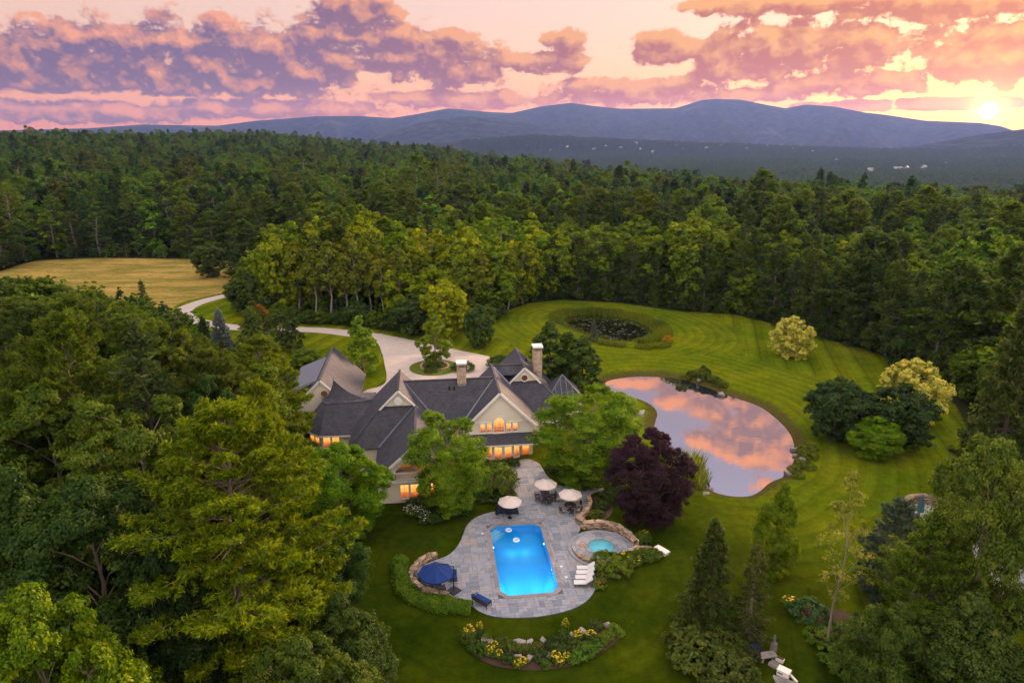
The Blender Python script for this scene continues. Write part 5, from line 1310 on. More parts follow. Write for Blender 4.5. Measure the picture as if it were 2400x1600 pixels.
b = MB(); b.box((6.1, 17.0, 8.2), (0.35, 0.35, 0.6)); b.build('roof_vent', M_BLACK, H_)
# ---------------------------------------------------------------- garage
garage = empty('garage', (*HO, 0.0), TH); tag(garage, 'cream garage with steep pinkish slate roof and blue-grey shed dormer', 'garage')
g0 = -25.3
wall_box('wall', -29.7, -20.8, 10.9, 27.2, 1.0, 4.0, garage)
r = roof_part('roof', [[(g0,10.6,8.5),(g0,27.6,8.5),(-30.4,27.6,3.4),(-30.4,10.6,3.4)], [(g0,10.6,8.5),(g0,27.6,8.5),(-20.2,27.6,3.4),(-20.2,10.6,3.4)]], garage)
ridge([((g0,10.6,8.5),(g0,27.6,8.5))], r)
gable_wall('gable_wall', g0, 4.75, 3.55, 3.6, 8.3, 10.85, garage); gable_wall('gable_wall', g0, 4.75, 3.55, 3.6, 8.3, 27.3, garage)
trim('rake_trim', [((-30.4,10.58,3.25),(g0,10.58,8.34)), ((-20.2,10.58,3.25),(g0,10.58,8.34))], r, 0.1, 0.3)
b = MB(); b.slab(up_poly([(-30.2,10.85,3.62),(-20.4,10.85,3.62),(-20.4,10.3,3.38),(-30.2,10.3,3.38)]), 0.1); b.build('pent_roof', M_COPPER, garage)
for uu in (-29.65, -20.85): b = MB(); b.box((uu, 10.86, 2.2), (0.3, 0.12, 2.4)); b.build('corner_board', M_TRIM, garage)
b = MB(); b.box((-25.25, 19.0, 1.3), (9.1, 16.5, 0.9)); b.build('plinth', M_STONE, garage)
round_window(-24.75, 10.72, 6.35, 0.5, garage)
wall_box('dormer_wall', -29.6, -26.0, 13.6, 24.2, 4.0, 6.2, garage)
roof_part('dormer_roof', [[(-25.9,13.0,7.75),(-25.9,24.8,7.75),(-30.3,24.8,6.05),(-30.3,13.0,6.05)]], garage, M_COPPER, 0.16)
trim('dormer_trim', [((-30.25,13.05,5.95),(-26.2,13.05,7.5))], garage, 0.1, 0.22)
for vv_ in (13.2, 16.5, 19.8): window(garage, -20.72, vv_+1.0, 1.3, 2.2, 1.9, 4, 4, face=math.pi/2, lit=False, name='garage_door')

# ------------------------------------------------------------------ terrace, pool and spa
PZ = 0.12
def fl(px, py, z=PZ): return flat_at(px, py, z)
PATIO = smooth_loop([fl(*p) for p in [(1200,1088),(1198,1110),(1192,1130),(1206,1150),(1210,1165),(1196,1182),(1171,1195),(1136,1203),(1112,1212),(1093,1230),(1083,1259),(1072,1281),(1053,1300),(1020,1312),(985,1325),(968,1350),(980,1378),(1050,1398),(1080,1404),(1107,1418),(1120,1431),(1155,1444),(1206,1447),(1267,1444),(1330,1431),(1372,1412),(1394,1385),(1400,1361),(1394,1335),(1378,1318),(1358,1305),(1350,1280),(1354,1252),(1362,1236),(1356,1218),(1378,1198),(1387,1178),(1380,1160),(1400,1150),(1425,1150),(1425,1143),(1372,1143),(1310,1140),(1284,1118),(1272,1098),(1262,1082),(1230,1072)]], 2)
def pl2w(a, b): return POOL_C+POOL_U*a+POOL_V*b
def w2pl(p): q = np.asarray(p)-POOL_C; return q @ np.stack([POOL_U, POOL_V], 1)
def oct_(hw_, hl, ch): return [(-hw_,-hl+ch),(-hw_+ch,-hl),(hw_-ch,-hl),(hw_,-hl+ch),(hw_,hl-ch),(hw_-ch,hl),(-hw_+ch,hl),(-hw_,hl-ch)]
P_IN = oct_(2.85, 6.2, 0.75); P_MID = oct_(3.1, 6.45, 0.86); P_OUT = oct_(3.3, 6.65, 0.95)
def world_poly(loc): return np.array([pl2w(*p) for p in loc])
def bluestone_material():
    m = bpy.data.materials.new('bluestone'); m.use_nodes = True; T = NT(m.node_tree); b = T.n['Principled BSDF']
    geo = T.new('ShaderNodeNewGeometry'); oi = T.new('ShaderNodeObjectInfo')
    isl = T.math('FRACT', T.math('ADD', T.math('MULTIPLY', geo.outputs['Random Per Island'], 7.31), oi.outputs['Random']))
    c = T.ramp(isl, [(0.0, (0.15,0.17,0.215)), (0.25, (0.215,0.23,0.275)), (0.5, (0.25,0.26,0.30)), (0.75, (0.275,0.275,0.30)), (0.94, (0.27,0.245,0.24)), (1.0, (0.18,0.20,0.245))])
    n = T.noise(geo.outputs['Position'], 2.2, 5, 0.65); f = T.math('MULTIPLY_ADD', n, 1.0, 0.85)
    T.put(b.inputs['Base Color'], T.mix(1.0, c, T.comb(f, f, f), 'MULTIPLY')); b.inputs['Roughness'].default_value = 0.62; b.inputs['Specular IOR Level'].default_value = 0.35
    bn = T.new('ShaderNodeBump'); bn.inputs['Strength'].default_value = 0.2; bn.inputs['Distance'].default_value = 0.03; T.l.new(n, bn.inputs['Height']); T.l.new(bn.outputs[0], b.inputs['Normal'])
    return m
M_BLUE = bluestone_material()
M_JOINT = mat('sand_joint', (0.13, 0.125, 0.13), 0.95, var=0.2, scale=4)
# base slab with the pool and spa openings
spa_ring = [(SPA_C[0]+1.75*math.cos(a), SPA_C[1]+1.75*math.sin(a)) for a in np.arange(0, 2*math.pi, 0.25)]
hole = world_poly(P_MID)
from mathutils.geometry import tessellate_polygon
def holed_slab(name, outer, holes, z, mtl, skirt=0.5):
    loops = [[Vector((p[0], p[1], 0)) for p in l] for l in [outer]+holes]
    tri = tessellate_polygon(loops); V = [(v.x, v.y, z) for l in loops for v in l]
    F = [list(t) for t in tri]; n0 = len(V); base = 0
    for l in loops:
        k = len(l); s0 = len(V); V += [(v.x, v.y, z-skirt) for v in l]
        F += [[base+i, base+(i+1) % k, s0+(i+1) % k, s0+i] for i in range(k)]; base += k
    me = bpy.data.meshes.new(name); me.from_pydata(V, [], F); me.materials.append(mtl); me.update()
    return obj(name, me)
patio = holed_slab('patio', PATIO, [hole], PZ-0.025, M_JOINT); tag(patio, kind='structure')
# pavers: random rectangular ashlar in the pool's axes, clipped to the outline
def clip_poly(subj, rect):
    x0, y0, x1, y1 = rect; out = [tuple(p) for p in subj]
    for ax, lim, sg in ((0, x0, 1), (0, x1, -1), (1, y0, 1), (1, y1, -1)):
        res = []
        for i in range(len(out)):
            a, b = out[i-1], out[i]; ia = (a[ax]-lim)*sg >= 0; ib = (b[ax]-lim)*sg >= 0
            if ia != ib:
                t = (lim-a[ax])/(b[ax]-a[ax]); res.append((a[0]+(b[0]-a[0])*t, a[1]+(b[1]-a[1])*t))
            if ib: res.append(b)
        out = res
        if len(out) < 3: return []
    return out
def parea(p): p = np.array(p); return abs((p[:,0]*np.roll(p[:,1],-1)-p[:,1]*np.roll(p[:,0],-1)).sum())/2
patl = w2pl(PATIO); spl = w2pl(SPA_C); mod = 0.42
u0, v0 = patl.min(0)-mod; nu, nv = [int(q)+2 for q in (patl.max(0)-patl.min(0)+2*mod)/mod]
grid = np.zeros((nu, nv), bool); prng = np.random.default_rng(9); pav = []
gxx, gyy = np.meshgrid(u0+np.arange(nu+4)*mod, v0+np.arange(nv+4)*mod, indexing='ij'); gin = inpoly(gxx, gyy, patl)
sdo = lambda a, b: max(abs(a)-3.3, abs(b)-6.65)
for i in range(nu):
    for j in range(nv):
        if grid[i, j]: continue
        sizes = [(2,2),(2,1),(1,2),(3,2),(2,3),(1,1),(3,1),(1,3)]; w_ = [.2,.17,.17,.14,.14,.06,.06,.06]
        for s in [sizes[prng.choice(8, p=w_)], (2,1), (1,1)]:
            a, b = s
            if i+a <= nu and j+b <= nv and not grid[i:i+a, j:j+b].any():
                cu, cv = u0+(i+a/2)*mod, v0+(j+b/2)*mod
                dd_ = max(abs(cu)-a*mod/2-3.18, abs(cv)-b*mod/2-6.53)
                if dd_ < 0 and (a, b) != (1, 1): continue
                break
        grid[i:i+a, j:j+b] = True
        cu, cv = u0+(i+a/2)*mod, v0+(j+b/2)*mod
        if max(abs(cu)-3.2, abs(cv)-6.55) < 0.06: continue
        if math.hypot(cu-spl[0], cv-spl[1]) < 3.35: continue
        rect = (u0+i*mod+.012, v0+j*mod+.012, u0+(i+a)*mod-.012, v0+(j+b)*mod-.012)
        cs = [(rect[0],rect[1]),(rect[2],rect[1]),(rect[2],rect[3]),(rect[0],rect[3])]
        ins = [gin[i, j], gin[i+a, j], gin[i+a, j+b], gin[i, j+b]]
        if all(ins): poly = cs
        else:
            poly = clip_poly(patl, rect)
            if len(poly) < 3 or parea(poly) < 0.02: continue
        pav.append((poly, parea(poly)))
# the 285 that show largest become single pavers, the rest one bed of paving
def pav_key(p): c = pl2w(*np.mean(p[0], 0)); return p[1]/(c[1]**2)
pav.sort(key=pav_key, reverse=True)
rest_b = MB(); prg = np.random.default_rng(2)
for k, (poly, ar) in enumerate(pav):
    wp = [pl2w(*p) for p in poly]; dz = prg.uniform(-0.006, 0.006)
    if k < 285:
        b = MB(); b.prism(wp, PZ-0.04, PZ+dz); b.build('paver', M_BLUE, patio)
    else: rest_b.prism(wp, PZ-0.04, PZ+dz, bottom=False)
o = rest_b.build('paving', M_BLUE, patio); o['kind'] = 'stuff'
# pool coping stones
M_COPE = mat('coping_stone', (0.30, 0.27, 0.27), 0.7, var=0.2, scale=1.5, bump=0.1, randv=0.15)
pool = empty('swimming_pool', (*POOL_C, 0)); tag(pool, 'rectangular blue swimming pool with clipped corners in the bluestone terrace', 'pool')
pool_inv = np.array([*POOL_C])
n8 = 8
for i in range(8):
    a0, a1, b0, b1 = np.array(P_IN[i]), np.array(P_IN[(i+1) % 8]), np.array(P_OUT[i]), np.array(P_OUT[(i+1) % 8])
    L = np.linalg.norm(a1-a0); k = max(1, round(L/0.75))
    for j in range(k):
        t0, t1 = j/k+0.006/L, (j+1)/k-0.006/L
        q = [a0+(a1-a0)*t0, a0+(a1-a0)*t1, b0+(b1-b0)*t1, b0+(b1-b0)*t0]
        b = MB(); b.prism([pl2w(*p)-pool_inv for p in q], PZ-0.06, PZ+0.035); b.build('coping_stone', M_COPE, pool)
# liner: walls, shallow end, slope, hopper
M_LINER = mat('pool_liner', (0.012, 0.42, 0.95), 0.6, var=0.12, scale=0.7)
M_STEP = mat('pool_step', (0.30, 0.66, 0.88), 0.6)
wp = np.array(P_IN)
def pw(a, b, z): q = pl2w(a, b)-pool_inv; return (q[0], q[1], z)
b = MB(); top = [pw(*p, PZ-0.05) for p in P_IN]; bot = [pw(p[0], p[1], -1.05) for p in P_IN]
b.add(top+bot, [[(i+1) % 8, i, 8+i, 8+(i+1) % 8] for i in range(8)])
b.add([pw(-2.85,6.2,-1.05), pw(2.85,6.2,-1.05), pw(2.85,0.6,-1.15), pw(-2.85,0.6,-1.15), pw(1.6,-3.0,-2.4), pw(-1.6,-3.0,-2.4), pw(1.6,-5.2,-2.4), pw(-1.6,-5.2,-2.4), pw(2.85,-6.2,-1.05), pw(-2.85,-6.2,-1.05)],
      [[3,2,1,0],[5,4,2,3],[7,6,4,5],[9,8,6,7],[2,4,6,8],[3,9,7,5]])
b.build('liner', M_LINER, pool)
for k in range(3):
    q = 0.9+0.42*k; b = MB(); b.prism([(p[0], p[1]) for p in [pw(-2.84,6.19-q,0), pw(-2.84+q,6.19,0), pw(-2.84+q-0.42,6.19,0), pw(-2.84,6.19-q+0.42,0)]], -1.1, -0.22-0.24*k); b.build('step', M_STEP, pool)
def pool_water(name, col, rough=0.03):
    m = bpy.data.materials.new(name); m.use_nodes = True; T = NT(m.node_tree); T.n.clear()
    out = T.new('ShaderNodeOutputMaterial'); gl = T.new('ShaderNodeBsdfGlossy'); tr = T.new('ShaderNodeBsdfTransparent'); mx = T.new('ShaderNodeMixShader'); fr = T.new('ShaderNodeFresnel')
    fr.inputs['IOR'].default_value = 1.18; gl.inputs['Roughness'].default_value = rough; tr.inputs['Color'].default_value = col
    n = T.noise(T.new('ShaderNodeNewGeometry').outputs['Position'], 1.6, 4, 0.6); bn = T.new('ShaderNodeBump'); bn.inputs['Strength'].default_value = 0.12; bn.inputs['Distance'].default_value = 0.08
    T.l.new(n, bn.inputs['Height']); T.l.new(bn.outputs[0], gl.inputs['Normal']); T.l.new(bn.outputs[0], fr.inputs['Normal'])
    T.l.new(fr.outputs[0], mx.inputs[0]); T.l.new(tr.outputs[0], mx.inputs[1]); T.l.new(gl.outputs[0], mx.inputs[2]); T.l.new(mx.outputs[0], out.inputs[0])
    return m
b = MB(); b.add([pw(*p, -0.03) for p in P_IN], polys=[list(range(8))]); b.build('water', pool_water('pool_water', (0.80, 0.94, 1.0, 1)), pool)
M_LAMP = mat('pool_lamp_glass', (0.9, 0.95, 1.0), 0.2, emit=((0.75, 0.92, 1.0), 3.0))
def pool_or_fill_lamp(loc, parent, energy, rad=0.12, aim=(0, 1, -0.25), out=0.35):
    b = MB(); b.lathe([(rad*1.2, -0.02), (rad, 0.02), (rad*0.6, 0.05)], 14); o = b.build('lamp_lens', M_LAMP, parent, loc=loc)
    o.rotation_euler = Vector(aim).to_track_quat('Z', 'Y').to_euler()
    d = bpy.data.lights.new('pool_or_fill_lamp', 'POINT'); d.energy = energy; d.color = (0.75, 0.92, 1.0); d.shadow_soft_size = 0.15
    l = bpy.data.objects.new('pool_or_fill_lamp', d); COL.objects.link(l); l.parent = parent; l.location = Vector(loc)+Vector(aim).normalized()*out
for a in (-1.3, 1.3): q = pw(a, -6.12, -0.7); pool_or_fill_lamp(q, pool, 60, aim=(POOL_V[0], POOL_V[1], -0.03), out=3.2)
for sg in (-1, 1): q = pw(2.76*sg, 2.6, -0.22); pool_or_fill_lamp(q, pool, 13, 0.08, aim=(-sg*POOL_U[0], -sg*POOL_U[1], -0.05), out=2.0)  # side lamps added only to even out the light in the water
M_CHROME = mat('steel_rail', (0.7, 0.72, 0.75), 0.2, metal=1.0)
for dv in (0, 0.55):
    b = MB(); b.tube([pw(3.1,-3.3+dv,PZ), pw(3.1,-3.3+dv,0.85), pw(2.9,-3.3+dv,0.95), pw(2.65,-3.3+dv,0.8), pw(2.62,-3.3+dv,-0.6)], 0.03, 8); b.build('ladder_rail', M_CHROME, pool, smooth=True)
for a, c in ((3.9,-4.0), (-3.75,4.9), (3.75,-2.2)):
    b = MB(); b.lathe([(0.15,0),(0.15,0.02),(0.13,0.025)], 14); p = pw(a, c, PZ+0.008); b.build('skimmer_lid', M_TRIM, pool, loc=p)
M_VINYL = mat('white_vinyl', (0.82, 0.80, 0.80), 0.35)
def swim_ring(px, py, label):
    p = flat_at(px, py, 0.05); b = MB(); n, k = 20, 8; V, Qd = [], []
    for i in range(n):
        a = i*2*math.pi/n
        for j in range(k): c = j*2*math.pi/k; rr_ = 0.27+0.12*math.cos(c); V.append((rr_*math.cos(a), rr_*math.sin(a), 0.1*math.sin(c)))
    for i in range(n):
        for j in range(k): Qd.append([i*k+j, ((i+1) % n)*k+j, ((i+1) % n)*k+(j+1) % k, i*k+(j+1) % k])
    b.add(V, Qd); e = empty('swim_ring', (*p, 0.03)); tag(e, label, 'swim ring'); b.build('ring', M_VINYL, e, smooth=True)
    b = MB(); b.lathe([(0.03,0),(0.03,0.06),(0.015,0.07)], 8, (0.27, 0, 0.09)); b.build('valve', M_BLACK, e)
swim_ring(1192, 1241, 'white swim ring afloat next to the pool steps'); swim_ring(1210, 1264, 'white swim ring afloat nearer the middle of the pool')

# spa on its round stone platform
spa = empty('spa', (*SPA_C, 0)); tag(spa, 'round glowing spa tub set in a raised bluestone circle', 'spa')
b = MB(); nn = 44; ang = np.arange(nn)*2*math.pi/nn
def annulus(b, r0, r1, z0, z1, n=44):
    a = np.arange(n)*2*math.pi/n; c, s = np.cos(a), np.sin(a)
    V = np.vstack([np.c_[r1*c, r1*s, np.full(n, z0)], np.c_[r1*c, r1*s, np.full(n, z1)], np.c_[r0*c, r0*s, np.full(n, z1)], np.c_[r0*c, r0*s, np.full(n, z0)]])
    b.add(V, [[k*n+i, k*n+(i+1) % n, (k+1)*n+(i+1) % n, (k+1)*n+i] for k in range(3) for i in range(n)])
annulus(b, 1.45, 3.1, -0.2, 0.44); b.build('platform', M_JOINT, spa)
for rr0, rr1, cnt_ in ((1.36, 1.78, 12), (1.8, 2.3, 13), (2.32, 2.75, 16), (2.77, 3.12, 18)):
    for i in range(cnt_):
        a0, a1 = (i+0.02+0.3*rr0)*2*math.pi/cnt_, (i+0.98+0.3*rr0)*2*math.pi/cnt_
        aa = np.linspace(a0, a1, 4); poly = [(rr0*math.cos(a), rr0*math.sin(a)) for a in aa]+[(rr1*math.cos(a), rr1*math.sin(a)) for a in aa[::-1]]
        b = MB(); b.prism(poly, 0.42, 0.48 if rr0 > 1.5 else 0.51); b.build('coping_stone' if rr0 < 1.5 else 'paver', M_BLUE, spa)
b = MB(); annulus(b, 3.12, 3.5, -0.1, 0.28); b.build('step', M_BLUE, spa)
M_TEAL = mat('spa_shell', (0.16, 0.66, 0.86), 0.5, var=0.1, scale=1.5)
b = MB(); b.lathe([(1.40,0.46),(1.38,0.1),(1.05,0.05),(1.0,-0.5),(0.05,-0.55)][::-1], 40); b.build('shell', M_TEAL, spa, smooth=True)
b = MB(); b.lathe([(0.001,0.33),(1.39,0.331)], 40); b.build('water', pool_water('spa_water', (0.85, 1.0, 0.98, 1)), spa)
b = MB(); rf = np.random.default_rng(4)
for i in range(70):
    a = rf.uniform(-2.9, -0.5); q = rf.uniform(0.3, 1.2); b.lathe([(0.001,0),(rf.uniform(.06,.2),0.004),(0.02,0.012)], 9, (q*math.cos(a), q*math.sin(a), 0.333))
o = b.build('foam', M_VINYL, spa); o['kind'] = 'stuff'
pool_or_fill_lamp((0, -0.9, -0.1), spa, 150, 0.07, aim=(0, 0.7, 0.1), out=0.8)
b = MB(); b.box((-1.95, 0.15, 0.5), (0.7, 0.5, 0.03)); b.build('tan_paver', mat('tan_stone', (0.45, 0.24, 0.11), 0.8, var=0.2), spa)

# ------------------------------------------------------------------ dry-stone walls
def rock_mesh(name, seed, mtl, flat=0.7):
    import bmesh
    rg = np.random.default_rng(seed); bm = bmesh.new()
    for i in range(16):
        d = unit(rg.normal(0, 1, (1, 3)))[0]; d = np.sign(d)*np.abs(d)**0.55; d /= max(abs(d)); bm.verts.new(Vector((d[0]*0.5*rg.uniform(.85, 1), d[1]*0.5*rg.uniform(.85, 1), d[2]*0.5*rg.uniform(.8, 1))))
    bmesh.ops.convex_hull(bm, input=bm.verts)
    for v in [v for v in bm.verts if not v.link_faces]: bm.verts.remove(v)
    me = bpy.data.meshes.new(name); bm.to_mesh(me); bm.free(); me.materials.append(mtl); return me
STONES = [rock_mesh('wall_stone', i, M_STONE) for i in range(8)]
M_BOULDER = mat('grey_boulder', (0.36, 0.32, 0.30), 0.9, scale=1.2, bump=0.5, col2=(0.22, 0.20, 0.19), randv=0.25, detail=6)
BOULD = [rock_mesh('boulder', 40+i, M_BOULDER) for i in range(6)]
def stone_wall(label, pts, height, width=0.6, seed=0, zb=0.0, stone=0.62, closed=False):
    p = smooth_loop(pts, 2, closed=closed); rg = np.random.default_rng(seed)
    if closed: p = np.vstack([p, p[:1]])
    seg = np.r_[0, np.cumsum(np.linalg.norm(np.diff(p, axis=0), axis=1))]
    c = p.mean(0); e = empty('stone_wall', (*c, zb)); tag(e, label, 'wall')
    ccs = max(1, round(height/0.24)); ch = height/ccs
    core = MB(); tt = np.linspace(0, seg[-1], max(6, int(seg[-1]/0.5))); cp = np.c_[np.interp(tt, seg, p[:,0]), np.interp(tt, seg, p[:,1])]-c
    tn = unit(np.gradient(cp, axis=0)); nr = np.c_[-tn[:,1], tn[:,0]]*width*0.36
    poly = np.vstack([cp+nr, (cp-nr)[::-1]]); core.prism(poly, -0.3, height-0.08) if not closed else None
    if not closed: core.build('core', M_STONEBASE, e)
    for lv_ in range(ccs+1):
        cap = lv_ == ccs; rows = (0,) if cap else (-1, 1)
        for sd in rows:
            s = rg.uniform(0, 0.3)
            while s < seg[-1]-0.1:
                l = stone*rg.uniform(0.6, 1.35)*(1.25 if cap else 1.0); m_ = min(s+l/2, seg[-1]-0.05)
                q = np.array([np.interp(m_, seg, p[:,0]), np.interp(m_, seg, p[:,1])]); q2 = np.array([np.interp(min(m_+.2, seg[-1]), seg, p[:,0]), np.interp(min(m_+.2, seg[-1]), seg, p[:,1])]); q1 = np.array([np.interp(m_-.2, seg, p[:,0]), np.interp(m_-.2, seg, p[:,1])])
                t = unit((q2-q1)[None])[0]; a = math.atan2(t[1], t[0]); off = np.array([-t[1], t[0]])*sd*width*0.27
                o = obj('stone', STONES[rg.integers(0, 8)], e)
                o.location = (q[0]-c[0]+off[0], q[1]-c[1]+off[1], (height-0.02+rg.uniform(-.02, .04)) if cap else (lv_+0.5)*ch)
                o.rotation_euler = (rg.uniform(-.1, .1)+(math.pi if rg.random() < .5 else 0), rg.uniform(-.1, .1), a+rg.uniform(-.08, .08))
                o.scale = (l*1.08, width*(0.98 if cap else 0.5)*rg.uniform(.85, 1.15), 0.16*rg.uniform(.7, 1.4) if cap else ch*1.12)
                s += l
    return e
stone_wall('curved dry-stone wall behind the blue parasol', [fl(*p) for p in [(1026,1306),(1008,1308),(982,1322),(964,1348),(970,1374),(1002,1393),(1050,1401)]], 0.72, 0.62, 1)
stone_wall('short curling stone wall beside the round dining table', [fl(*p) for p in [(1377,1168),(1385,1182),(1376,1200),(1354,1219)]], 0.6, 0.6, 2)
stone_wall('high stone wall curving behind the spa', [fl(*p) for p in [(1353,1222),(1373,1238),(1396,1234),(1432,1238),(1466,1254),(1487,1278)]], 0.95, 0.7, 3, stone=0.85)
stone_wall('low stone wall in front of the spa, next to the loungers', [fl(*p) for p in [(1352,1303),(1374,1318),(1404,1323),(1442,1318),(1474,1302),(1494,1289)]], 0.62, 0.6, 4)
stone_wall('thin line of stones running from the spa wall to the white slab', [fl(*p) for p in [(1492,1285),(1515,1284),(1540,1290)]], 0.3, 0.4, 5)
stone_wall('ring of pale stones round the island bed of the forecourt', [ISLE_C+np.array([math.cos(a)*2.6, math.sin(a)*2.6+0.3]) for a in np.arange(0, 2*math.pi, 0.5)], 0.3, 0.4, 6, zb=gz(*ISLE_C)+0.14, closed=True)

# ------------------------------------------------------------------ parasols and furniture
M_CANVAS = mat('cream_canvas', (0.78, 0.66, 0.60), 0.85, var=0.05, scale=3); M_NAVY = mat('navy_canvas', (0.006, 0.038, 0.20), 0.8, var=0.15, scale=3)
M_NAVYC = mat('navy_cover', (0.012, 0.016, 0.045), 0.75, var=0.3, scale=2); M_WICK = mat('grey_wicker', (0.10, 0.095, 0.09), 0.9, var=0.3, scale=30, bump=0.4)
M_TAN = mat('tan_cushion', (0.50, 0.42, 0.34), 0.9, var=0.1); M_TABLE = mat('dark_table', (0.045, 0.045, 0.05), 0.35); M_WOOD = mat('warm_wood', (0.28, 0.12, 0.05), 0.6, var=0.3, scale=6)
def canopy(R, H, n=8, sag=0.1, mtl=None, name='canopy', parent=None, z=0.0):
    """eight sagging panels with scalloped edges"""
    V = [(0, 0, z+H)]; F = []; per = 4; K = 5; m_ = n*per
    for k in range(1, K+1):
        t = k/K
        for i in range(m_):
            f = (i % per)/per; s_ = math.sin(math.pi*f); a = i*2*math.pi/m_
            r = R*t*(1-0.075*s_*t); V.append((r*math.cos(a), r*math.sin(a), z+H*(1-t**1.15)-sag*s_*t*0.5))
    for i in range(m_): F.append([0, 1+i, 1+(i+1) % m_])
    for k in range(K-1):
        for i in range(m_): a = 1+k*m_+i; b_ = 1+k*m_+(i+1) % m_; F.append([a, a+m_, b_+m_, b_])
    # valance
    s0 = len(V); l0 = 1+(K-1)*m_
    for i in range(m_): x, y, q = V[l0+i]; V.append((x*1.005, y*1.005, q-0.12))
    for i in range(m_): F.append([l0+i, s0+i, s0+(i+1) % m_, l0+(i+1) % m_])
    me = bpy.data.meshes.new(name); me.from_pydata(V, [], F); me.materials.append(mtl); me.update()
    return obj(name, me, parent)
def parasol(label, px, py, R=1.4, zc=2.25, rz=0.2):
    p = flat_at(px, py, zc+0.3); e = empty('parasol', (*p, PZ), rz); tag(e, label, 'parasol', 'cream parasols on the terrace')
    c = canopy(R, 0.55, 8, 0.1, M_CANVAS, 'canopy', e, zc-PZ)
    for k in range(8): b = MB(); a = k*math.pi/4; b.bar((0, 0, zc-PZ+0.48), (R*0.97*math.cos(a), R*0.97*math.sin(a), zc-PZ-0.06), 0.03); b.build('rib', M_BLACK, c)
    b = MB(); b.tube([(0, 0, 0), (0, 0, zc+0.45)], 0.03, 8); b.build('pole', M_BLACK, e)
    b = MB(); b.lathe([(0.05,0.62),(0.03,0.66),(0.01,0.72)], 8, (0, 0, zc-PZ-0.06)); b.build('finial', M_BLACK, e)
    b = MB(); b.lathe([(0.28,0),(0.28,0.05),(0.08,0.1),(0.05,0.3)], 16); b.build('base', M_BLACK, e)
    return p
q1 = parasol('cream parasol beside the navy-covered furniture', 1195, 1169); q2 = parasol('cream parasol over the rectangular dining table, nearest the house', 1279, 1128); q3 = parasol('cream parasol over the round dining table by the curling wall', 1337, 1152, rz=0.5)
def chair(label, x, y, rz, seat=None, group=None, parent_z=PZ):
    e = empty('chair', (x, y, parent_z), rz); tag(e, label, 'chair', group)
    b = MB(); b.box((0, 0, 0.44), (0.5, 0.48, 0.06)); b.build('seat', seat or M_WICK, e)
    b = MB(); b.slab([(-0.25,0.24,0.45),(0.25,0.24,0.45),(0.24,0.36,0.95),(-0.24,0.36,0.95)], 0.05); b.build('backrest', M_TABLE, e)
    for sx in (-.22, .22):
        for sy in (-.2, .22): b = MB(); b.bar((sx, sy, 0), (sx, sy, 0.43), 0.04); b.build('leg', M_TABLE, e)
        b = MB(); b.bar((sx*1.15, -.2, 0.66), (sx*1.15, .28, 0.68), 0.05, 0.035); b.build('armrest', M_TABLE, e)
    return e
# rectangular set
t = empty('dining_table', (*q2, PZ), 0.12); tag(t, 'dark rectangular dining table under the parasol nearest the house', 'table')
b = MB(); b.box((0, 0, 0.73), (1.1, 1.7, 0.05)); b.build('tabletop', M_TABLE, t)
for sx in (-.45, .45):
    for sy in (-.75, .75): b = MB(); b.bar((sx, sy, 0), (sx, sy, 0.71), 0.06); b.build('leg', M_TABLE, t)
for k, (dx, dy, a) in enumerate([(-.95,-.45,math.pi/2),(-.95,.45,math.pi/2),(.95,-.45,-math.pi/2),(.95,.45,-math.pi/2),(-.3,-1.25,math.pi),(.35,-1.25,math.pi)]):
    chair('dark chair at the rectangular dining table', q2[0]+dx, q2[1]+dy, a+0.12, group='chairs round the rectangular table')
t = empty('dining_table', (*q3, PZ)); tag(t, 'round dark dining table with a wooden tray under the parasol by the curling wall', 'table')
b = MB(); b.lathe([(0.7,0.70),(0.72,0.72),(0.72,0.75),(0.70,0.76)], 24); b.build('tabletop', M_TABLE, t); b = MB(); b.lathe([(0.35,0),(0.33,0.04),(0.07,0.1),(0.06,0.7)], 14); b.build('pedestal', M_TABLE, t)
b = MB(); b.box((-.15,-.35,0.78), (0.5,0.3,0.05)); b.build('tray', M_WOOD, t)
for k in range(5):
    a = -2.5+k*0.98; chair('cushioned chair at the round dining table', q3[0]+1.15*math.cos(a), q3[1]+1.15*math.sin(a), a-math.pi/2, M_TAN, 'chairs round the round table')
p = fl(1311, 1175); t = empty('side_table', (*p, PZ)); tag(t, 'small tan side table beside the round dining table', 'table'); b = MB(); b.box((0,0,0.45), (0.7,0.5,0.06)); b.build('tabletop', M_TAN, t)
for sx in (-.3,.3):
    for sy in (-.2,.2): b = MB(); b.bar((sx,sy,0),(sx,sy,.43),.05); b.build('leg', M_TAN, t)
# covered furniture: two draped humps
p = fl(1186, 1200); t = empty('covered_grill', (*p, PZ), 0.1); tag(t, 'long grill under a sagging navy cover beside the cream parasol', 'grill')
def drapery(name, L, W, Hh, parent, off, seed):
    rg = np.random.default_rng(seed); nx, ny = 14, 8; V, F = [], []
    for i in range(nx+1):
        for j in range(ny+1):
            a, c = i/nx*2-1, j/ny*2-1; rim = max(abs(a), abs(c)); h = Hh*(1-sst(rim, 0.72, 1.0)*0.92)+0.1*Hh*math.sin(a*3+seed)*(1-rim)
            fold = 0.05*math.sin(9*a+5*c+seed)*(1 if rim > .8 else .3); V.append((a*L/2*(1+fold)+off[0], c*W/2*(1+fold)+off[1], max(0.04, h+rg.normal(0, .015))))
    for i in range(nx):
        for j in range(ny): k = i*(ny+1)+j; F.append([k, k+ny+1, k+ny+2, k+1])
    me = bpy.data.meshes.new(name); me.from_pydata(V, [], F); me.polygons.foreach_set('use_smooth', np.ones(len(F), bool)); me.materials.append(M_NAVYC); me.update(); return obj(name, me, parent)
drapery('cover', 1.7, 1.1, 1.05, t, (-.4, .15), 1); drapery('cover', 1.4, 1.0, 0.85, t, (.75, -.1), 2)
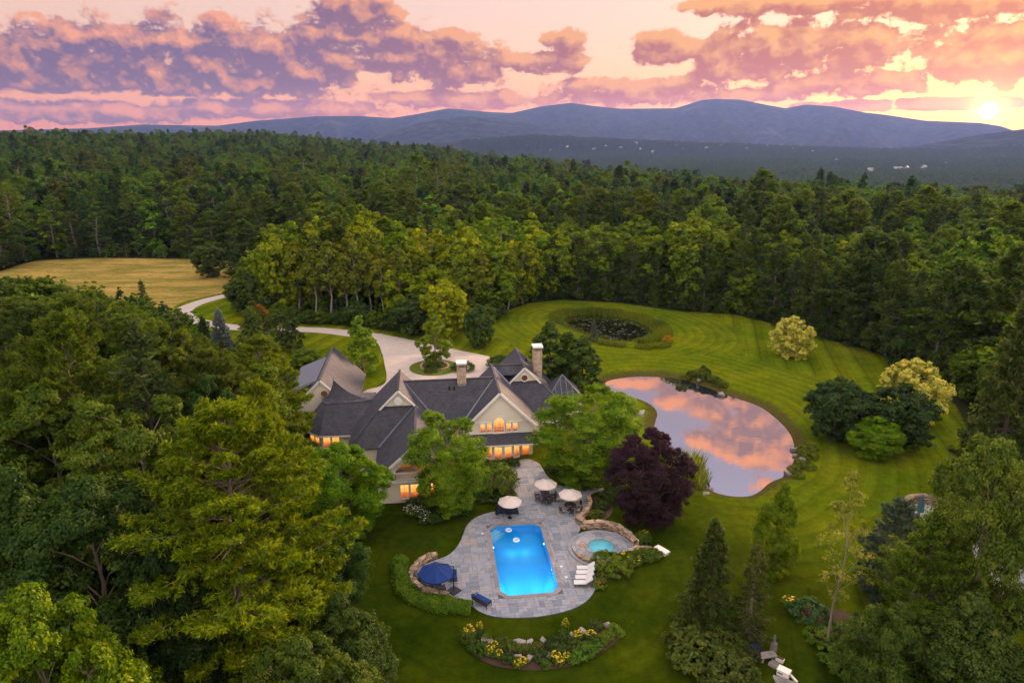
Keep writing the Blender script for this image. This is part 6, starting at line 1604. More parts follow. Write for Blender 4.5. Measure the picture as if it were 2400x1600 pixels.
for sx in (-1.1, 1.2): b = MB(); b.lathe([(0.02,-.03),(0.14,-.03),(0.14,.03),(0.02,.03)], 14); w_ = b.build('wheel', M_BLACK, t, loc=(sx, -.55, .14)); w_.rotation_euler = (math.pi/2, 0, 0)
# blue cantilever parasol
p = fl(1064, 1384); e = empty('cantilever_parasol', (*p, PZ), TH); tag(e, 'large navy blue cantilever parasol with square black base', 'parasol')
pc = flat_at(1021, 1329, 2.9)-p; pc = np.array([pc @ HU, pc @ HV])
cc = canopy(1.75, 0.62, 8, 0.12, M_NAVY, 'canopy', e, 2.25); cc.location = (pc[0], pc[1], 0)
for k in range(8): b = MB(); a = k*math.pi/4; b.bar((0, 0, 2.75), (1.7*math.cos(a), 1.7*math.sin(a), 2.2), 0.035); b.build('rib', M_BLACK, cc)
b = MB(); b.tube([(0, 0, 0.1), (0, 0, 2.75)], 0.05, 8); b.build('post', M_BLACK, e)
b = MB(); b.tube([(0, 0, 2.7), (pc[0]*.5, pc[1]*.5, 3.05), (pc[0], pc[1], 2.95)], 0.035, 8); b.build('arm', M_BLACK, e)
b = MB(); b.box((0, 0, 0.06), (1.1, 1.1, 0.12), rz=0.75, taper=0.9); b.build('base', M_TABLE, e)
# lounge chairs inside the curved wall
def lounge_chair(label, px, py, rz, cush, blue=False):
    p = fl(px, py); e = empty('lounge_chair', (*p, PZ), rz); tag(e, label, 'armchair')
    b = MB(); b.box((0, 0, 0.2), (0.8, 0.8, 0.26)); b.build('base', M_WICK, e); b = MB(); b.box((0, -.02, 0.39), (0.62, 0.66, 0.13)); b.build('seat_cushion', cush, e)
    b = MB(); b.slab([(-.4,.34,.33),(.4,.34,.33),(.38,.5,.86),(-.38,.5,.86)], .12); b.build('backrest', M_WICK, e)
    b = MB(); b.slab([(-.3,.24,.45),(.3,.24,.45),(.28,.37,.84),(-.28,.37,.84)], .1); b.build('back_cushion', cush, e)
    for sx in (-.36, .36): b = MB(); b.box((sx, 0, .44), (.1, .78, .24)); b.build('armrest', M_WICK, e)
M_NAVYCU = mat('navy_cushion', (0.008, 0.05, 0.26), 0.85, var=0.1); M_GREYCU = mat('grey_cushion', (0.13, 0.13, 0.13), 0.9, var=0.15)
lounge_chair('wicker armchair with navy cushions beside the cantilever parasol post', 1062, 1358, 0.1, M_NAVYCU)
lounge_chair('grey wicker armchair nearest the curved stone wall', 984, 1358, 1.6, M_GREYCU); lounge_chair('grey wicker armchair under the front rim of the blue parasol', 1026, 1366, math.pi, M_GREYCU); lounge_chair('grey wicker armchair at the low end of the curved wall', 1034, 1386, math.pi+.3, M_GREYCU); lounge_chair('grey wicker armchair low between two others inside the curved wall', 1003, 1377, 2.4, M_GREYCU)
p = fl(1010, 1355); t = empty('fire_table', (*p, PZ)); tag(t, 'low dark table in the ring of wicker armchairs', 'table'); b = MB(); b.box((0,0,.4), (.9,.9,.07)); b.build('tabletop', M_TABLE, t); b = MB(); b.box((0,0,.18), (.6,.6,.36)); b.build('pedestal', M_WICK, t)
# blue settee at the terrace rim, seen from behind
a0, a1 = fl(1110, 1402), fl(1150, 1424); c = (a0+a1)/2; ang_ = math.atan2(*(a1-a0)[::-1]); e = empty('settee', (*c, PZ), ang_+math.pi); tag(e, 'dark-framed settee with blue cushions on the near terrace rim', 'settee')
b = MB(); b.box((0, 0, .36), (1.75, .7, .08)); b.build('seat', M_TABLE, e); b = MB(); b.slab([(-.9,.36,.3),(.9,.36,.3),(.9,.5,.9),(-.9,.5,.9)], .05); b.build('backrest', M_TABLE, e)
for sx in (-.43, .43): b = MB(); b.box((sx, -.02, .47), (.82, .64, .16)); b.build('seat_cushion', M_NAVYCU, e); b = MB(); b.slab([(sx-.4,.24,.5),(sx+.4,.24,.5),(sx+.4,.38,.95),(sx-.4,.38,.95)], .14); b.build('back_cushion', M_NAVYCU, e)
for sx in (-.9, .9):
    b = MB(); b.bar((sx, -.32, .62), (sx, .42, .66), .06, .04); b.build('armrest', M_TABLE, e)
    for sy in (-.3, .4): b = MB(); b.bar((sx, sy, 0), (sx, sy, .62), .05); b.build('leg', M_TABLE, e)
# four loungers
LL = ['white sun lounger, farthest of the four, nearest the spa wall', 'white sun lounger, second from the spa wall', 'white sun lounger, third from the spa wall', 'white sun lounger, nearest the terrace rim']
def lounger(e):
    b = MB()
    for sy in (-.32, .32): b.bar((-1.0, sy, .3), (.95, sy, .3), .05, .06)
    for x in np.linspace(-.95, .9, 9): b.bar((x, -.32, .31), (x, .32, .31), .06, .02)
    b.build('frame', M_WICK, e)
    for sx in (-.85, .75):
        for sy in (-.3, .3): b = MB(); b.bar((sx, sy, 0), (sx, sy, .3), .05); b.build('leg', M_WICK, e)
    b = MB(); b.box((-.38, 0, .39), (1.2, .6, .1)); b.build('seat_cushion', M_VINYL, e)
    b = MB(); b.slab([(.24,-.3,.42),(.24,.3,.42),(.86,.3,.86),(.86,-.3,.86)][::-1], -.1); b.build('back_cushion', M_VINYL, e)
    b = MB(); b.bar((.5, -.28, .3), (.72, -.28, .68), .04); b.bar((.5, .28, .3), (.72, .28, .68), .04); b.build('back_strut', M_WICK, e)
M_VINYL2 = M_VINYL
for k, (px, py) in enumerate([(1374,1337),(1373,1348),(1371,1359.5),(1368,1371.5)]):
    p = fl(px, py); e = empty('sun_lounger', (*p, PZ), TH-0.12); tag(e, LL[k], 'sun lounger', 'sun loungers by the pool'); lounger(e)
# white marble slab bench at the end of the stone line
p = fl(1551, 1289, 0.3); e = empty('stone_bench', (*p, 0), -0.9); tag(e, 'white stone slab bench on the lawn beyond the spa', 'bench')
b = MB(); b.box((0, 0, .42), (1.7, .75, .12), taper=.92); b.build('slab', M_TRIM, e)
for sx in (-.55, .55): b = MB(); b.box((sx, 0, .18), (.25, .6, .36)); b.build('leg', M_TRIM, e)

# ------------------------------------------------------------------ beds, shrubs, flowers, rocks
M_SOIL = mat('bark_mulch', (0.065, 0.035, 0.022), 0.95, var=0.4, scale=3, bump=0.5, detail=6)
def bed(name, pts, lift=0.05, it=2):
    o = drape(name, smooth_loop([fl(*p, 0.0) for p in pts], it), M_SOIL, lift, 0.7); tag(o, kind='structure'); return o
bed('flower_bed', [(1085,1490),(1098,1530),(1150,1560),(1230,1572),(1310,1569),(1390,1546),(1450,1502),(1464,1478),(1440,1464),(1400,1482),(1330,1497),(1250,1507),(1160,1502),(1110,1484)])
bed('shrub_bed', [(1195,1085),(1199,1110),(1192,1130),(1205,1150),(1208,1166),(1190,1182),(1160,1180),(1120,1150),(1100,1120),(1120,1090)])
bed('shrub_bed', [(1868,1420),(1895,1470),(1950,1540),(2000,1600),(2300,1600),(2200,1500),(2050,1450),(1930,1420)])
bed('shrub_bed', [(1378,1165),(1390,1180),(1380,1205),(1400,1228),(1440,1205),(1430,1165)])
bed('shrub_bed', [(1395,1330),(1405,1365),(1440,1358),(1500,1325),(1530,1295),(1480,1300),(1440,1322)])
def plant(name, label, kind, px, py, Hm, Rm, col, cat='shrub', group=None):
    p = at(px, py); return tree(name, label, kind, p[0], p[1], Hm, Rm, col, cat=cat, group=group, sink=0.02)
M_YEL = mat('yellow_petals', (0.80, 0.50, 0.015), 0.7); M_WHITEP = mat('white_petals', (0.85, 0.82, 0.74), 0.7); M_REDP = mat('red_petals', (0.5, 0.07, 0.03), 0.7)
def blossom_mesh(seed, m, n=26, R=0.4, H=0.6, s=0.07):
    rg = np.random.default_rng(seed); b = MB()
    for i in range(n):
        a = rg.uniform(0, 6.28); q = R*math.sqrt(rg.random()); c = np.array([q*math.cos(a), q*math.sin(a), H*(1-0.35*(q/R)**2)+rg.uniform(-.06, .06)])
        pts = [(c[0]+s*rg.uniform(.7, 1.2)*math.cos(t), c[1]+s*rg.uniform(.7, 1.2)*math.sin(t), c[2]+rg.uniform(-.015, .015)) for t in np.arange(6)*math.pi/3]
        b.add([tuple(c+[0, 0, .02])]+pts, tris=[[0, 1+k, 1+(k+1) % 6] for k in range(6)])
    return b.mesh('blossoms', m)
BLO = {'y': [blossom_mesh(i, M_YEL) for i in range(2)], 'w': [blossom_mesh(5, M_WHITEP, 34, .6, .7, .05)], 'r': [blossom_mesh(6, M_REDP, 16, .35, .5, .05)]}
def flowers(label, px, py, Hm, Rm, c='y', group=None, col=(0.10, 0.15, 0.02)):
    e = plant('flowering_plant', label, 'shrub_c', px, py, Hm, Rm, col, 'flowers', group)
    o = obj('blossoms', BLO[c][0 if c != 'y' else int(px) % 2], e); o.scale = (Rm/0.45, Rm/0.45, Hm/0.55); return e
def boulder(label, px, py, sx, sy, sz, group=None, k=0, rz=None):
    p = at(px, py); o = obj('boulder', BOULD[k % 6]); o.location = (p[0], p[1], gz(*p)+sz*0.28); o.scale = (sx, sy, sz); o.rotation_euler = (0.1*(k % 3), 0.08*(k % 4), rz if rz is not None else k*1.3)
    tag(o, label, 'rock', group); return o
rg = np.random.default_rng(77)
# crescent bed on the near lawn
GB = 'low green plants of the crescent flower bed'
for k, (px, py, hm, rm, cl) in enumerate([(1095,1500,1.0,.7,(0.09,0.13,.02)),(1110,1520,.9,.6,(0.06,0.10,.02)),(1128,1533,1.0,.6,(0.07,.13,.02)),(1118,1492,.9,.6,(.05,.08,.02)),(1175,1512,.8,.65,(.07,.1,.02)),(1195,1520,.7,.6,(.09,.12,.02)),(1160,1535,.6,.5,(.06,.1,.02)),(1190,1548,.8,.55,(.05,.09,.02)),(1210,1520,.6,.6,(.1,.12,.02)),(1232,1525,.6,.6,(.09,.11,.02)),(1260,1522,.6,.55,(.1,.11,.02)),(1300,1520,1.0,.8,(.045,.075,.02)),(1320,1500,1.0,.6,(.06,.1,.02)),(1318,1530,.8,.6,(.06,.09,.02)),(1268,1545,.8,.6,(.05,.085,.02)),(1280,1562,.55,.45,(.08,.13,.02)),(1345,1515,.8,.6,(.07,.1,.02)),(1360,1540,.9,.75,(.085,.15,.02)),(1375,1530,.9,.8,(.085,.15,.02)),(1345,1550,.7,.55,(.08,.14,.02)),(1395,1520,.8,.65,(.07,.12,.02)),(1410,1505,.7,.6,(.09,.14,.02)),(1425,1495,.7,.55,(.11,.16,.02)),(1440,1480,.8,.5,(.12,.18,.02)),(1452,1488,.6,.45,(.11,.17,.02)),(1395,1470,.7,.6,(.07,.09,.02)),(1210,1555,.6,.45,(.1,.14,.02)),(1140,1500,.6,.5,(.1,.13,.02)),(1385,1500,.7,.6,(.045,.07,.02))]):
    plant('garden_shrub', 'low leafy green plant in the crescent flower bed', ('shrub_a','shrub_b','shrub_c')[k % 3], px, py, hm, rm, cl, group=GB)
for k, (px, py, hm, rm) in enumerate([(1100,1495,1.2,.55),(1145,1532,.7,.45),(1158,1520,.7,.4),(1170,1538,.6,.4),(1212,1562,.6,.35),(1225,1555,.6,.45),(1302,1545,.7,.5),(1312,1555,.6,.45),(1328,1545,.6,.4),(1355,1495,.7,.5),(1385,1494,.7,.5),(1325,1478,1.2,.35),(1125,1485,1.2,.35)]):
    flowers('yellow-flowering plant in the crescent flower bed', px, py, hm, rm, 'y', 'yellow flowers of the crescent bed')
for k, (px, py, sx, sy, sz, lb) in enumerate([(1140,1504,1.0,.7,.6,'pale boulder at the left end of the crescent flower bed'),(1150,1508,.7,.5,.5,'small pale rock beside the left-end boulder of the crescent bed'),(1218,1510,1.3,.7,.6,'long pale rock in the middle back of the crescent flower bed'),(1240,1512,1.0,.6,.5,'rock beside the long pale rock in the crescent bed'),(1275,1505,1.1,.5,.4,'flat pale rock at the back rim of the crescent bed'),(1248,1545,1.0,.7,.6,'rounded brown-grey rock among flowers in front of the crescent bed'),(1285,1535,1.3,.4,.3,'thin flat stone in the middle of the crescent bed'),(1215,1540,.8,.5,.4,'tilted small rock beside the rounded rock of the crescent bed'),(1340,1492,.7,.5,.5,'small pale rock right of the tall yellow spike in the crescent bed'),(1372,1486,1.3,.8,.6,'large pale angular rock on the right half of the crescent bed'),(1362,1494,.7,.5,.4,'rock touching the large angular rock of the crescent bed'),(1422,1464,1.0,.6,.6,'pale rock at the right tip of the crescent flower bed'),(1365,1515,.5,.35,.4,'small tan rock behind the big leafy clump of the crescent bed')]):
    boulder(lb, px, py, sx, sy, sz, k=k)
# hedge wrapping the curved wall
def hedge(label, pts, w, h, col, seed, n=5200, leaf=0.13):
    p = smooth_loop([fl(*q, 0) for q in pts], 2, closed=False); c = p.mean(0); r_g = np.random.default_rng(seed)
    seg = np.r_[0, np.cumsum(np.linalg.norm(np.diff(p, axis=0), axis=1))]; s = r_g.uniform(0, seg[-1], n)
    q = np.c_[np.interp(s, seg, p[:,0]), np.interp(s, seg, p[:,1])]; t = np.c_[np.interp(s+.3, seg, p[:,0]), np.interp(s+.3, seg, p[:,1])]-np.c_[np.interp(s-.3, seg, p[:,0]), np.interp(s-.3, seg, p[:,1])]
    t = unit(t); nr = np.c_[-t[:,1], t[:,0]]; a = r_g.uniform(0, math.pi, n); lump = 0.78+0.34*vnoise(s*0.9, np.zeros(n)+seed, 3)
    off = np.cos(a)*w/2*lump*r_g.uniform(.88, 1.05, n); z = np.sin(a)**.7*h*lump*r_g.uniform(.85, 1.08, n)+.05
    P = np.c_[q+nr*off[:,None]-c, z]; N = unit(np.c_[nr*np.cos(a)[:,None], np.sin(a)]+r_g.normal(0, .45, (n, 3))); V, F = leaves(P, N, unit(r_g.normal(0, 1, (n, 3))), leaf*1.3, leaf, r_g)
    vv = np.clip(0.25+0.5*vnoise(s*1.6, a*2, 9)+r_g.normal(0, .15, n), 0, 1)
    e = empty('hedge', (*c, 0)); tag(e, label, 'hedge'); o = obj('foliage', mk_mesh('hedge_foliage', V, [F], M_LEAF, {'v': np.repeat(vv, 4)}), e); o.color = (*col, 1)
    # dark twiggy heart so that no lawn shows through
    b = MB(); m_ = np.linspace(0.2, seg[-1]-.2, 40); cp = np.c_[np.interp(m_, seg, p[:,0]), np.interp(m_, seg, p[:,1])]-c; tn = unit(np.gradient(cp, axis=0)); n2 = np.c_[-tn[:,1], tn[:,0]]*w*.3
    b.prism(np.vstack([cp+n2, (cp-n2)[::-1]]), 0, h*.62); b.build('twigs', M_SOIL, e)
hedge('rounded green hedge wrapping the curved stone wall', [(938,1318),(938,1350),(945,1385),(975,1410),(1020,1422),(1065,1428),(1105,1430)], 1.9, 1.0, (0.09, 0.15, 0.018), 5, 9000, .16)
# shrubs round the terrace and the house
for k, (px, py, hm, rm, cl, lb) in enumerate([
    (1165,1150,3.6,2.4,(0.085,.125,.018),'loose green shrub tree in the round bed beside the patio'),(1150,1168,.9,1.5,(.05,.085,.018),'dark ground-hugging shrub under the loose shrub tree'),(1185,1165,.8,1.3,(.045,.08,.018),'low dark shrub at the tip of the round bed beside the patio'),(1125,1165,.8,1.2,(.05,.09,.018),'low dark shrub between the round bed and the layered tree'),
    (1195,1092,1.1,1.2,(.04,.07,.018),'clipped dark shrub below the bow window, nearer the door'),(1165,1098,1.2,1.1,(.05,.08,.018),'clipped dark shrub below the middle of the bow window'),
    (1425,1330,1.6,1.6,(.12,.16,.02),'fountain-shaped ornamental grass beside the loungers'),(1450,1345,1.3,1.3,(.11,.15,.02),'smaller ornamental grass on the lawn side of the fountain grass'),(1410,1355,.7,.6,(.10,.12,.02),'small low shrub beside the loungers at the terrace rim'),
    (1478,1318,1.1,1.1,(.09,.13,.02),'green shrub among yellow flowers below the spa wall'),(1505,1312,1.1,1.1,(.08,.12,.02),'green shrub at the lawn end of the flowers below the spa wall'),(1530,1306,.9,.9,(.08,.12,.02),'green shrub nearest the white slab bench'),(1505,1270,1.1,.9,(.08,.12,.02),'leafy shrub behind the end of the high spa wall'),
    (1408,1190,1.0,.9,(.05,.08,.018),'dark shrub behind the curling stone wall'),(1400,1212,.9,.8,(.06,.09,.018),'dark shrub in the bend between the curling wall and the spa wall'),(1422,1172,1.2,1.0,(.05,.08,.018),'dark shrub under the big tree near the flagstone path'),(1440,1160,1.4,1.2,(.05,.075,.018),'dark shrub between the big tree and the copper beech'),
    (1330,1120,1.1,1.3,(.04,.06,.015),'dark shrub under the big tree nearest the umbrella'),(1300,1105,1.0,1.2,(.04,.06,.015),'dark shrub under the big tree nearest the door'),(1365,1140,1.0,1.4,(.04,.06,.015),'dark shrub at the far rim of the terrace under the big tree'),
    (985,1190,1.3,1.6,(.05,.08,.018),'dark shrub below the balcony, nearest the bright round tree'),(1010,1215,1.2,1.6,(.045,.08,.018),'dark shrub on the lawn rim below the layered tree'),(1080,1195,1.1,1.6,(.045,.08,.018),'dark shrub right of the layered tree trunk'),
    (705,1030,1.0,1.5,(.06,.09,.018),'low shrub against the turret base'),(680,985,1.0,1.5,(.06,.09,.018),'low shrub between garage and turret'),
    (1170,862,2.2,2.2,(.045,.075,.018),'dark shrub at the back of the house beside the forecourt'),(1085,868,1.6,2.0,(.05,.085,.018),'round shrub on the forecourt island beside the chimney'),(1016,866,1.0,1.6,(.05,.08,.018),'low shrub under the island tree'),(1010,872,.6,1.2,(.09,.10,.018),'yellowish low plants inside the island stone ring'),
    (1640,1560,2.6,2.4,(.075,.095,.018),'big rounded juniper below the fuller spruce'),(1700,1585,2.4,2.2,(.07,.09,.018),'big rounded juniper beside the white slabs'),(1610,1520,2.2,1.8,(.075,.095,.018),'rounded juniper at the lawn side below the fuller spruce'),(1690,1520,2.2,1.9,(.07,.09,.018),'rounded juniper between the two spruces'),(1735,1600,1.6,1.5,(.06,.085,.018),'low juniper at the picture bottom beside the white slabs'),(1755,1545,1.0,.9,(.05,.07,.018),'small dark shrub behind the white slabs'),
    (1895,1450,1.7,1.7,(.05,.10,.03),'rounded blue-green shrub at the tip of the shrub bed'),(1925,1500,1.1,1.4,(.09,.14,.018),'bright leafy shrub under the sparse birch'),(1960,1545,1.0,1.4,(.085,.14,.018),'bright leafy shrub along the lawn edge of the shrub bed'),(1990,1580,1.0,1.4,(.08,.13,.018),'bright leafy shrub at the picture bottom on the lawn edge'),(1985,1500,1.3,1.4,(.05,.09,.018),'green shrub behind the bright leafy edge of the bed'),(2030,1545,1.2,1.5,(.07,.12,.018),'green shrub in the middle of the shrub bed'),(2060,1590,1.0,1.5,(.08,.12,.018),'green shrub at the picture bottom in the middle of the bed'),(2035,1480,1.6,1.4,(.045,.075,.018),'dark shrub under the trees of the shrub bed'),(2100,1560,1.2,1.5,(.05,.08,.018),'dark shrub at the picture bottom under the corner tree')]):
    plant('ornamental_grass' if 'ornamental' in lb else 'garden_shrub', lb, 'shrub_c' if 'ornamental' in lb else ('shrub_a','shrub_b')[k % 2], px, py, hm, rm, cl)
for px, py, c, lb in [(1468,1312,'y','yellow flowers below the spa wall, nearest the fountain grass'),(1488,1322,'y','yellow flowers below the spa wall in the middle of the shrubs'),(1500,1306,'y','yellow flowers below the spa wall on the lawn side'),(1508,1262,'y','yellow flowers behind the end of the high spa wall'),(1850,1418,'y','yellow flowers at the tip of the shrub bed'),(1858,1430,'y','yellow flowers beside the blue-green shrub'),(1405,1375,'r','small red-flowered plant beside the loungers'),(1395,1212,'r','red-flowered plant in the bend of the stone walls'),(962,1205,'w','white hydrangea below the balcony, nearest the round tree'),(985,1208,'w','white hydrangea below the middle of the balcony'),(1000,1222,'w','white hydrangea on the lawn rim below the balcony')]:
    flowers(lb, px, py, .9, .7, c)
# planting and rocks on the pond banks
for k, (px, py, hm, rm) in enumerate([(1608,884,1.0,.9),(1622,882,1.2,1.0),(1640,884,1.6,1.2),(1655,892,1.4,1.1),(1668,893,1.2,1.1),(1682,900,1.2,1.0),(1694,906,1.1,.9),(1650,880,1.8,1.0)]):
    plant('bank_plant', 'leafy plant among rocks on the far bank of the large pond', ('shrub_a','shrub_c')[k % 2], px, py, hm, rm, (.06,.09,.018) if k % 2 else (.11,.13,.018), group='plants on the far bank of the large pond')
for k, (px, py, hm, rm) in enumerate([(1885,1062,1.2,1.0),(1900,1075,1.0,1.0),(1878,1092,.9,.9),(1895,1098,.9,.9),(1860,1105,.9,.8),(1870,1118,.9,.8),(1905,1055,1.1,.9)]):
    plant('bank_plant', 'leafy plant among rocks on the lawn-side bank of the large pond', ('shrub_b','shrub_c')[k % 2], px, py, hm, rm, (.10,.13,.018) if k % 2 else (.13,.15,.025), group='plants on the right bank of the large pond')
for k, (px, py, s, lb) in enumerate([(1598,889,1.1,'pale rock at the left end of the far-bank planting'),(1626,880,1.0,'pale rock hidden among the far-bank plants'),(1643,892,1.5,'larger pale rock at the waterline of the far bank'),(1690,918,2.1,'flat broad white rock at the right end of the far-bank planting'),(1862,1055,1.3,'grey rock at the waterline of the right bank, farthest back'),(1880,1083,1.6,'tall pale rock in the right-bank planting'),(1847,1112,1.3,'pale rock at the near end of the right-bank planting'),(1864,1068,.8,'small pale rock between two larger rocks on the right bank'),(1662,1146,1.2,'pale rock at the water beside the reeds near the copper beech'),(1655,1158,.9,'small pale rock in the grass below the reeds'),(1502,972,1.8,'flat tan rock on the grassy point left of the large pond')]):
    boulder(lb, px, py, s, s*.7, s*.45, k=k+3)
def reed_mesh(seed, n=60, R=.6, H=2.0, wdt=.05):
    r_g = np.random.default_rng(seed); a = r_g.uniform(0, 6.28, n); q = R*np.sqrt(r_g.random(n)); base = np.c_[q*np.cos(a), q*np.sin(a), np.zeros(n)]
    lean = np.c_[np.cos(a), np.sin(a)]*(q/R)[:,None]*.35*H+r_g.normal(0, .08*H, (n, 2)); h = H*r_g.uniform(.65, 1.1, n); tip = base+np.c_[lean, h]; mid = base*.5+tip*.5; mid[:,2] += h*.08
    s = unit(np.c_[-np.sin(a)+r_g.normal(0, .5, n), np.cos(a)+r_g.normal(0, .5, n), np.zeros(n)])*wdt
    V = np.stack([base-s, base+s, mid+s, tip, mid-s], 1).reshape(-1, 3); i = np.arange(n)[:,None]*5
    return mk_mesh('reed_blades', V, [i+np.array([[0,1,2,4]]), i+np.array([[4,2,3]])], M_LEAF, {'v': np.repeat(r_g.random(n), 5)})
REED = [reed_mesh(i) for i in range(3)]; REEDL = [reed_mesh(10+i, 46, .9, 1.3, .07) for i in range(3)]
for k, (px, py, s) in enumerate([(1598,1098,1.4),(1612,1092,1.6),(1622,1110,1.5),(1632,1100,1.5),(1640,1120,1.3),(1650,1132,1.2),(1610,1120,1.3),(1628,1132,1.0),(1640,1145,.9),(1602,1140,.9)]):
    p = at(px, py); e = empty('reed_clump', (*p, gz(*p)), k*1.1); tag(e, 'tall reed clump on the pond bank beside the copper beech', 'reeds', 'reeds beside the copper beech'); o = obj('blades', REED[k % 3], e); o.scale = (s*.9, s*.9, s*.85); o.color = (.15, .18, .03, 1)
# rushes all round the far pond: one mass
far_b = []; r_g = np.random.default_rng(31); outer = grow(POND_FAR, 3.6)
pp = r_g.uniform(POND_FAR.min(0)-8, POND_FAR.max(0)+8, (16000, 2)); sdv = sdist(pp[:,0], pp[:,1], POND_FAR); th = np.where(pp[:,1] > POND_FAR[:,1].mean()+2 , 2.8, 0.5); th = np.where(pp[:,0] > POND_FAR[:,0].max()-6, 3.2, th)
pp = pp[(sdv > np.where(th > 2, -0.4, 0.3)) & (sdv < th)][:1900]; zz_ = hground(pp[:,0], pp[:,1]); Vs, Fq, Ft, vs, n0 = [], [], [], [], 0
for i, (x, y) in enumerate(pp):
    n = 9; a = r_g.uniform(0, 6.28, n); b_ = np.c_[x+.5*np.cos(a)*r_g.random(n), y+.5*np.sin(a)*r_g.random(n), np.full(n, max(zz_[i], -.44))]; h = r_g.uniform(.4, 1.25, n)*(.45+1.1*vnoise(np.array([x/3.0]), np.array([y/3.0]), 8)[0]); tip = b_+np.c_[r_g.normal(0, .25, (n, 2)), h]; s = np.c_[np.cos(a), np.sin(a), np.zeros(n)]*.09
    Vs.append(np.stack([b_-s, b_+s, tip], 1).reshape(-1, 3)); Ft.append(np.arange(n*3).reshape(n, 3)+n0); n0 += n*3; vs.append(np.repeat(np.clip(r_g.normal(.2+.6*vnoise(np.array([x/5.0]), np.array([y/5.0]), 12)[0], .2, n), 0, 1), 3))
o = obj('rushes', mk_mesh('rushes', np.vstack(Vs), [np.vstack(Ft)], M_LEAF, {'v': np.concatenate(vs)})); o.color = (.13, .155, .02, 1); tag(o, 'green rushes ringing the dark far pond', 'rushes', kind='stuff')
b = MB()
for i in range(260):
    q = r_g.uniform(POND_FAR.min(0), POND_FAR.max(0)); 
    if sdist(np.array([q[0]]), np.array([q[1]]), POND_FAR)[0] > -1.2 or vnoise(np.array([q[0]/4]), np.array([q[1]/4]), 5)[0] < .42: continue
    r0 = r_g.uniform(.18, .42); b.add([(q[0]+r0*math.cos(a), q[1]+r0*math.sin(a), -.405) for a in np.linspace(.3, 6.0, 9)], polys=[list(range(9))])
o = b.build('lily_pads', mat('lily_pad', (.07, .075, .02), .5, var=.4, scale=.8)); tag(o, 'brown-green lily pads floating on the dark far pond', 'lily pads', kind='stuff')
p = at(1391, 800); tree('spruce_tree', 'small pale young spruce on the near bank of the far pond', 'spruce_a', p[0], p[1], 5.0, 1.3, (.13, .15, .10))
for k, (px, py) in enumerate([(1412,806),(1430,809),(1455,812),(1500,816),(1520,817),(1545,815),(1560,812),(1370,795)]):
    plant('bank_plant', 'low yellowish shrub on the near bank of the far pond', ('shrub_a','shrub_b')[k % 2], px, py, .9, 1.1, (.12, .14, .02), group='shrubs on the near bank of the far pond')
plant('bank_plant', 'orange-yellow shrub at the right end of the far pond', 'shrub_b', 1566, 802, 1.5, 1.2, (.36, .22, .03))

# ------------------------------------------------------------------ the neighbouring terrace and roof among the trees
NZ = 0.3
stone_wall('brown stone wall round the grey terrace among the right-hand trees', [flat_at(*p, NZ) for p in [(2125,1215),(2118,1185),(2135,1170),(2180,1173),(2215,1184),(2235,1200)]], 1.0, .7, 12, zb=gz(*flat_at(2180, 1173)), stone=.8)
terr = drape('stone_terrace', smooth_loop([flat_at(*p, 0) for p in [(2125,1230),(2120,1195),(2140,1178),(2215,1190),(2245,1215),(2260,1260),(2180,1270)]], 2), mat('pale_paving', (.42, .41, .42), .8, var=.15, scale=1), .08); tag(terr, kind='structure')
p = flat_at(2153, 1215, 0); e = empty('closed_parasol', (*p, gz(*p)+.08)); tag(e, 'closed teal parasol on the grey terrace among the right-hand trees', 'parasol'); M_TEALC = mat('teal_canvas', (.05, .14, .16), .85, var=.2)
b = MB(); b.tube([(0,0,0),(0,0,3.1)], .04, 8); b.build('pole', M_BLACK, e); b = MB(); n = 16
V = []
for z, r0 in ((.9,.34),(1.6,.27),(2.3,.2),(2.8,.08),(3.05,.02)): V += [(r0*(1+.3*(i % 2))*math.cos(i*2*math.pi/n), r0*(1+.3*(i % 2))*math.sin(i*2*math.pi/n), z) for i in range(n)]
b.add(V, [[k*n+i, k*n+(i+1) % n, (k+1)*n+(i+1) % n, (k+1)*n+i] for k in range(4) for i in range(n)]); b.build('folded_canopy', M_TEALC, e); b = MB(); b.lathe([(.35,0),(.35,.08),(.08,.14)], 14); b.build('base', M_BLACK, e)
nb = empty('pool_house', (53.5, 53, 0), -.25); tag(nb, 'white house with light grey metal roof hidden among the right-hand trees', 'house'); M_LGREY = mat('light_grey_metal', (.36, .37, .40), .45, var=.08, scale=.5, metal=.2)
wall_box('wall', -7, 7, -9, 9, -.3, 3.0, nb, M_TRIM)
r = roof_part('roof', [[(-7.6,-9.6,2.9),(0,-5,6.2),(0,5,6.2),(-7.6,9.6,2.9)], [(7.6,-9.6,2.9),(0,-5,6.2),(0,5,6.2),(7.6,9.6,2.9)], [(-7.6,-9.6,2.9),(0,-5,6.2),(7.6,-9.6,2.9)], [(-7.6,9.6,2.9),(0,5,6.2),(7.6,9.6,2.9)]], nb, M_LGREY)
trim('hip_cap', [((-7.6,-9.6,2.95),(0,-5,6.25)), ((-7.6,9.6,2.95),(0,5,6.25)), ((0,-5,6.25),(0,5,6.25)), ((7.6,-9.6,2.95),(0,-5,6.25))], r, .22, .1, M_TRIM)
for k in range(14): trim('standing_seam', [((-7.55,-9+k*1.35,2.96),(-.9 if abs(-9+k*1.35) < 5.4 else -.9-(abs(-9+k*1.35)-5)*1.6,-9+k*1.35,5.85 if abs(-9+k*1.35) < 5.4 else 5.85-(abs(-9+k*1.35)-5)*.7))], r, .05, .05, M_LGREY)
for k in range(4): window(nb, -5+k*3.2, -9.03, .7, 1.2, 1.6, 2, 3, lit=False)

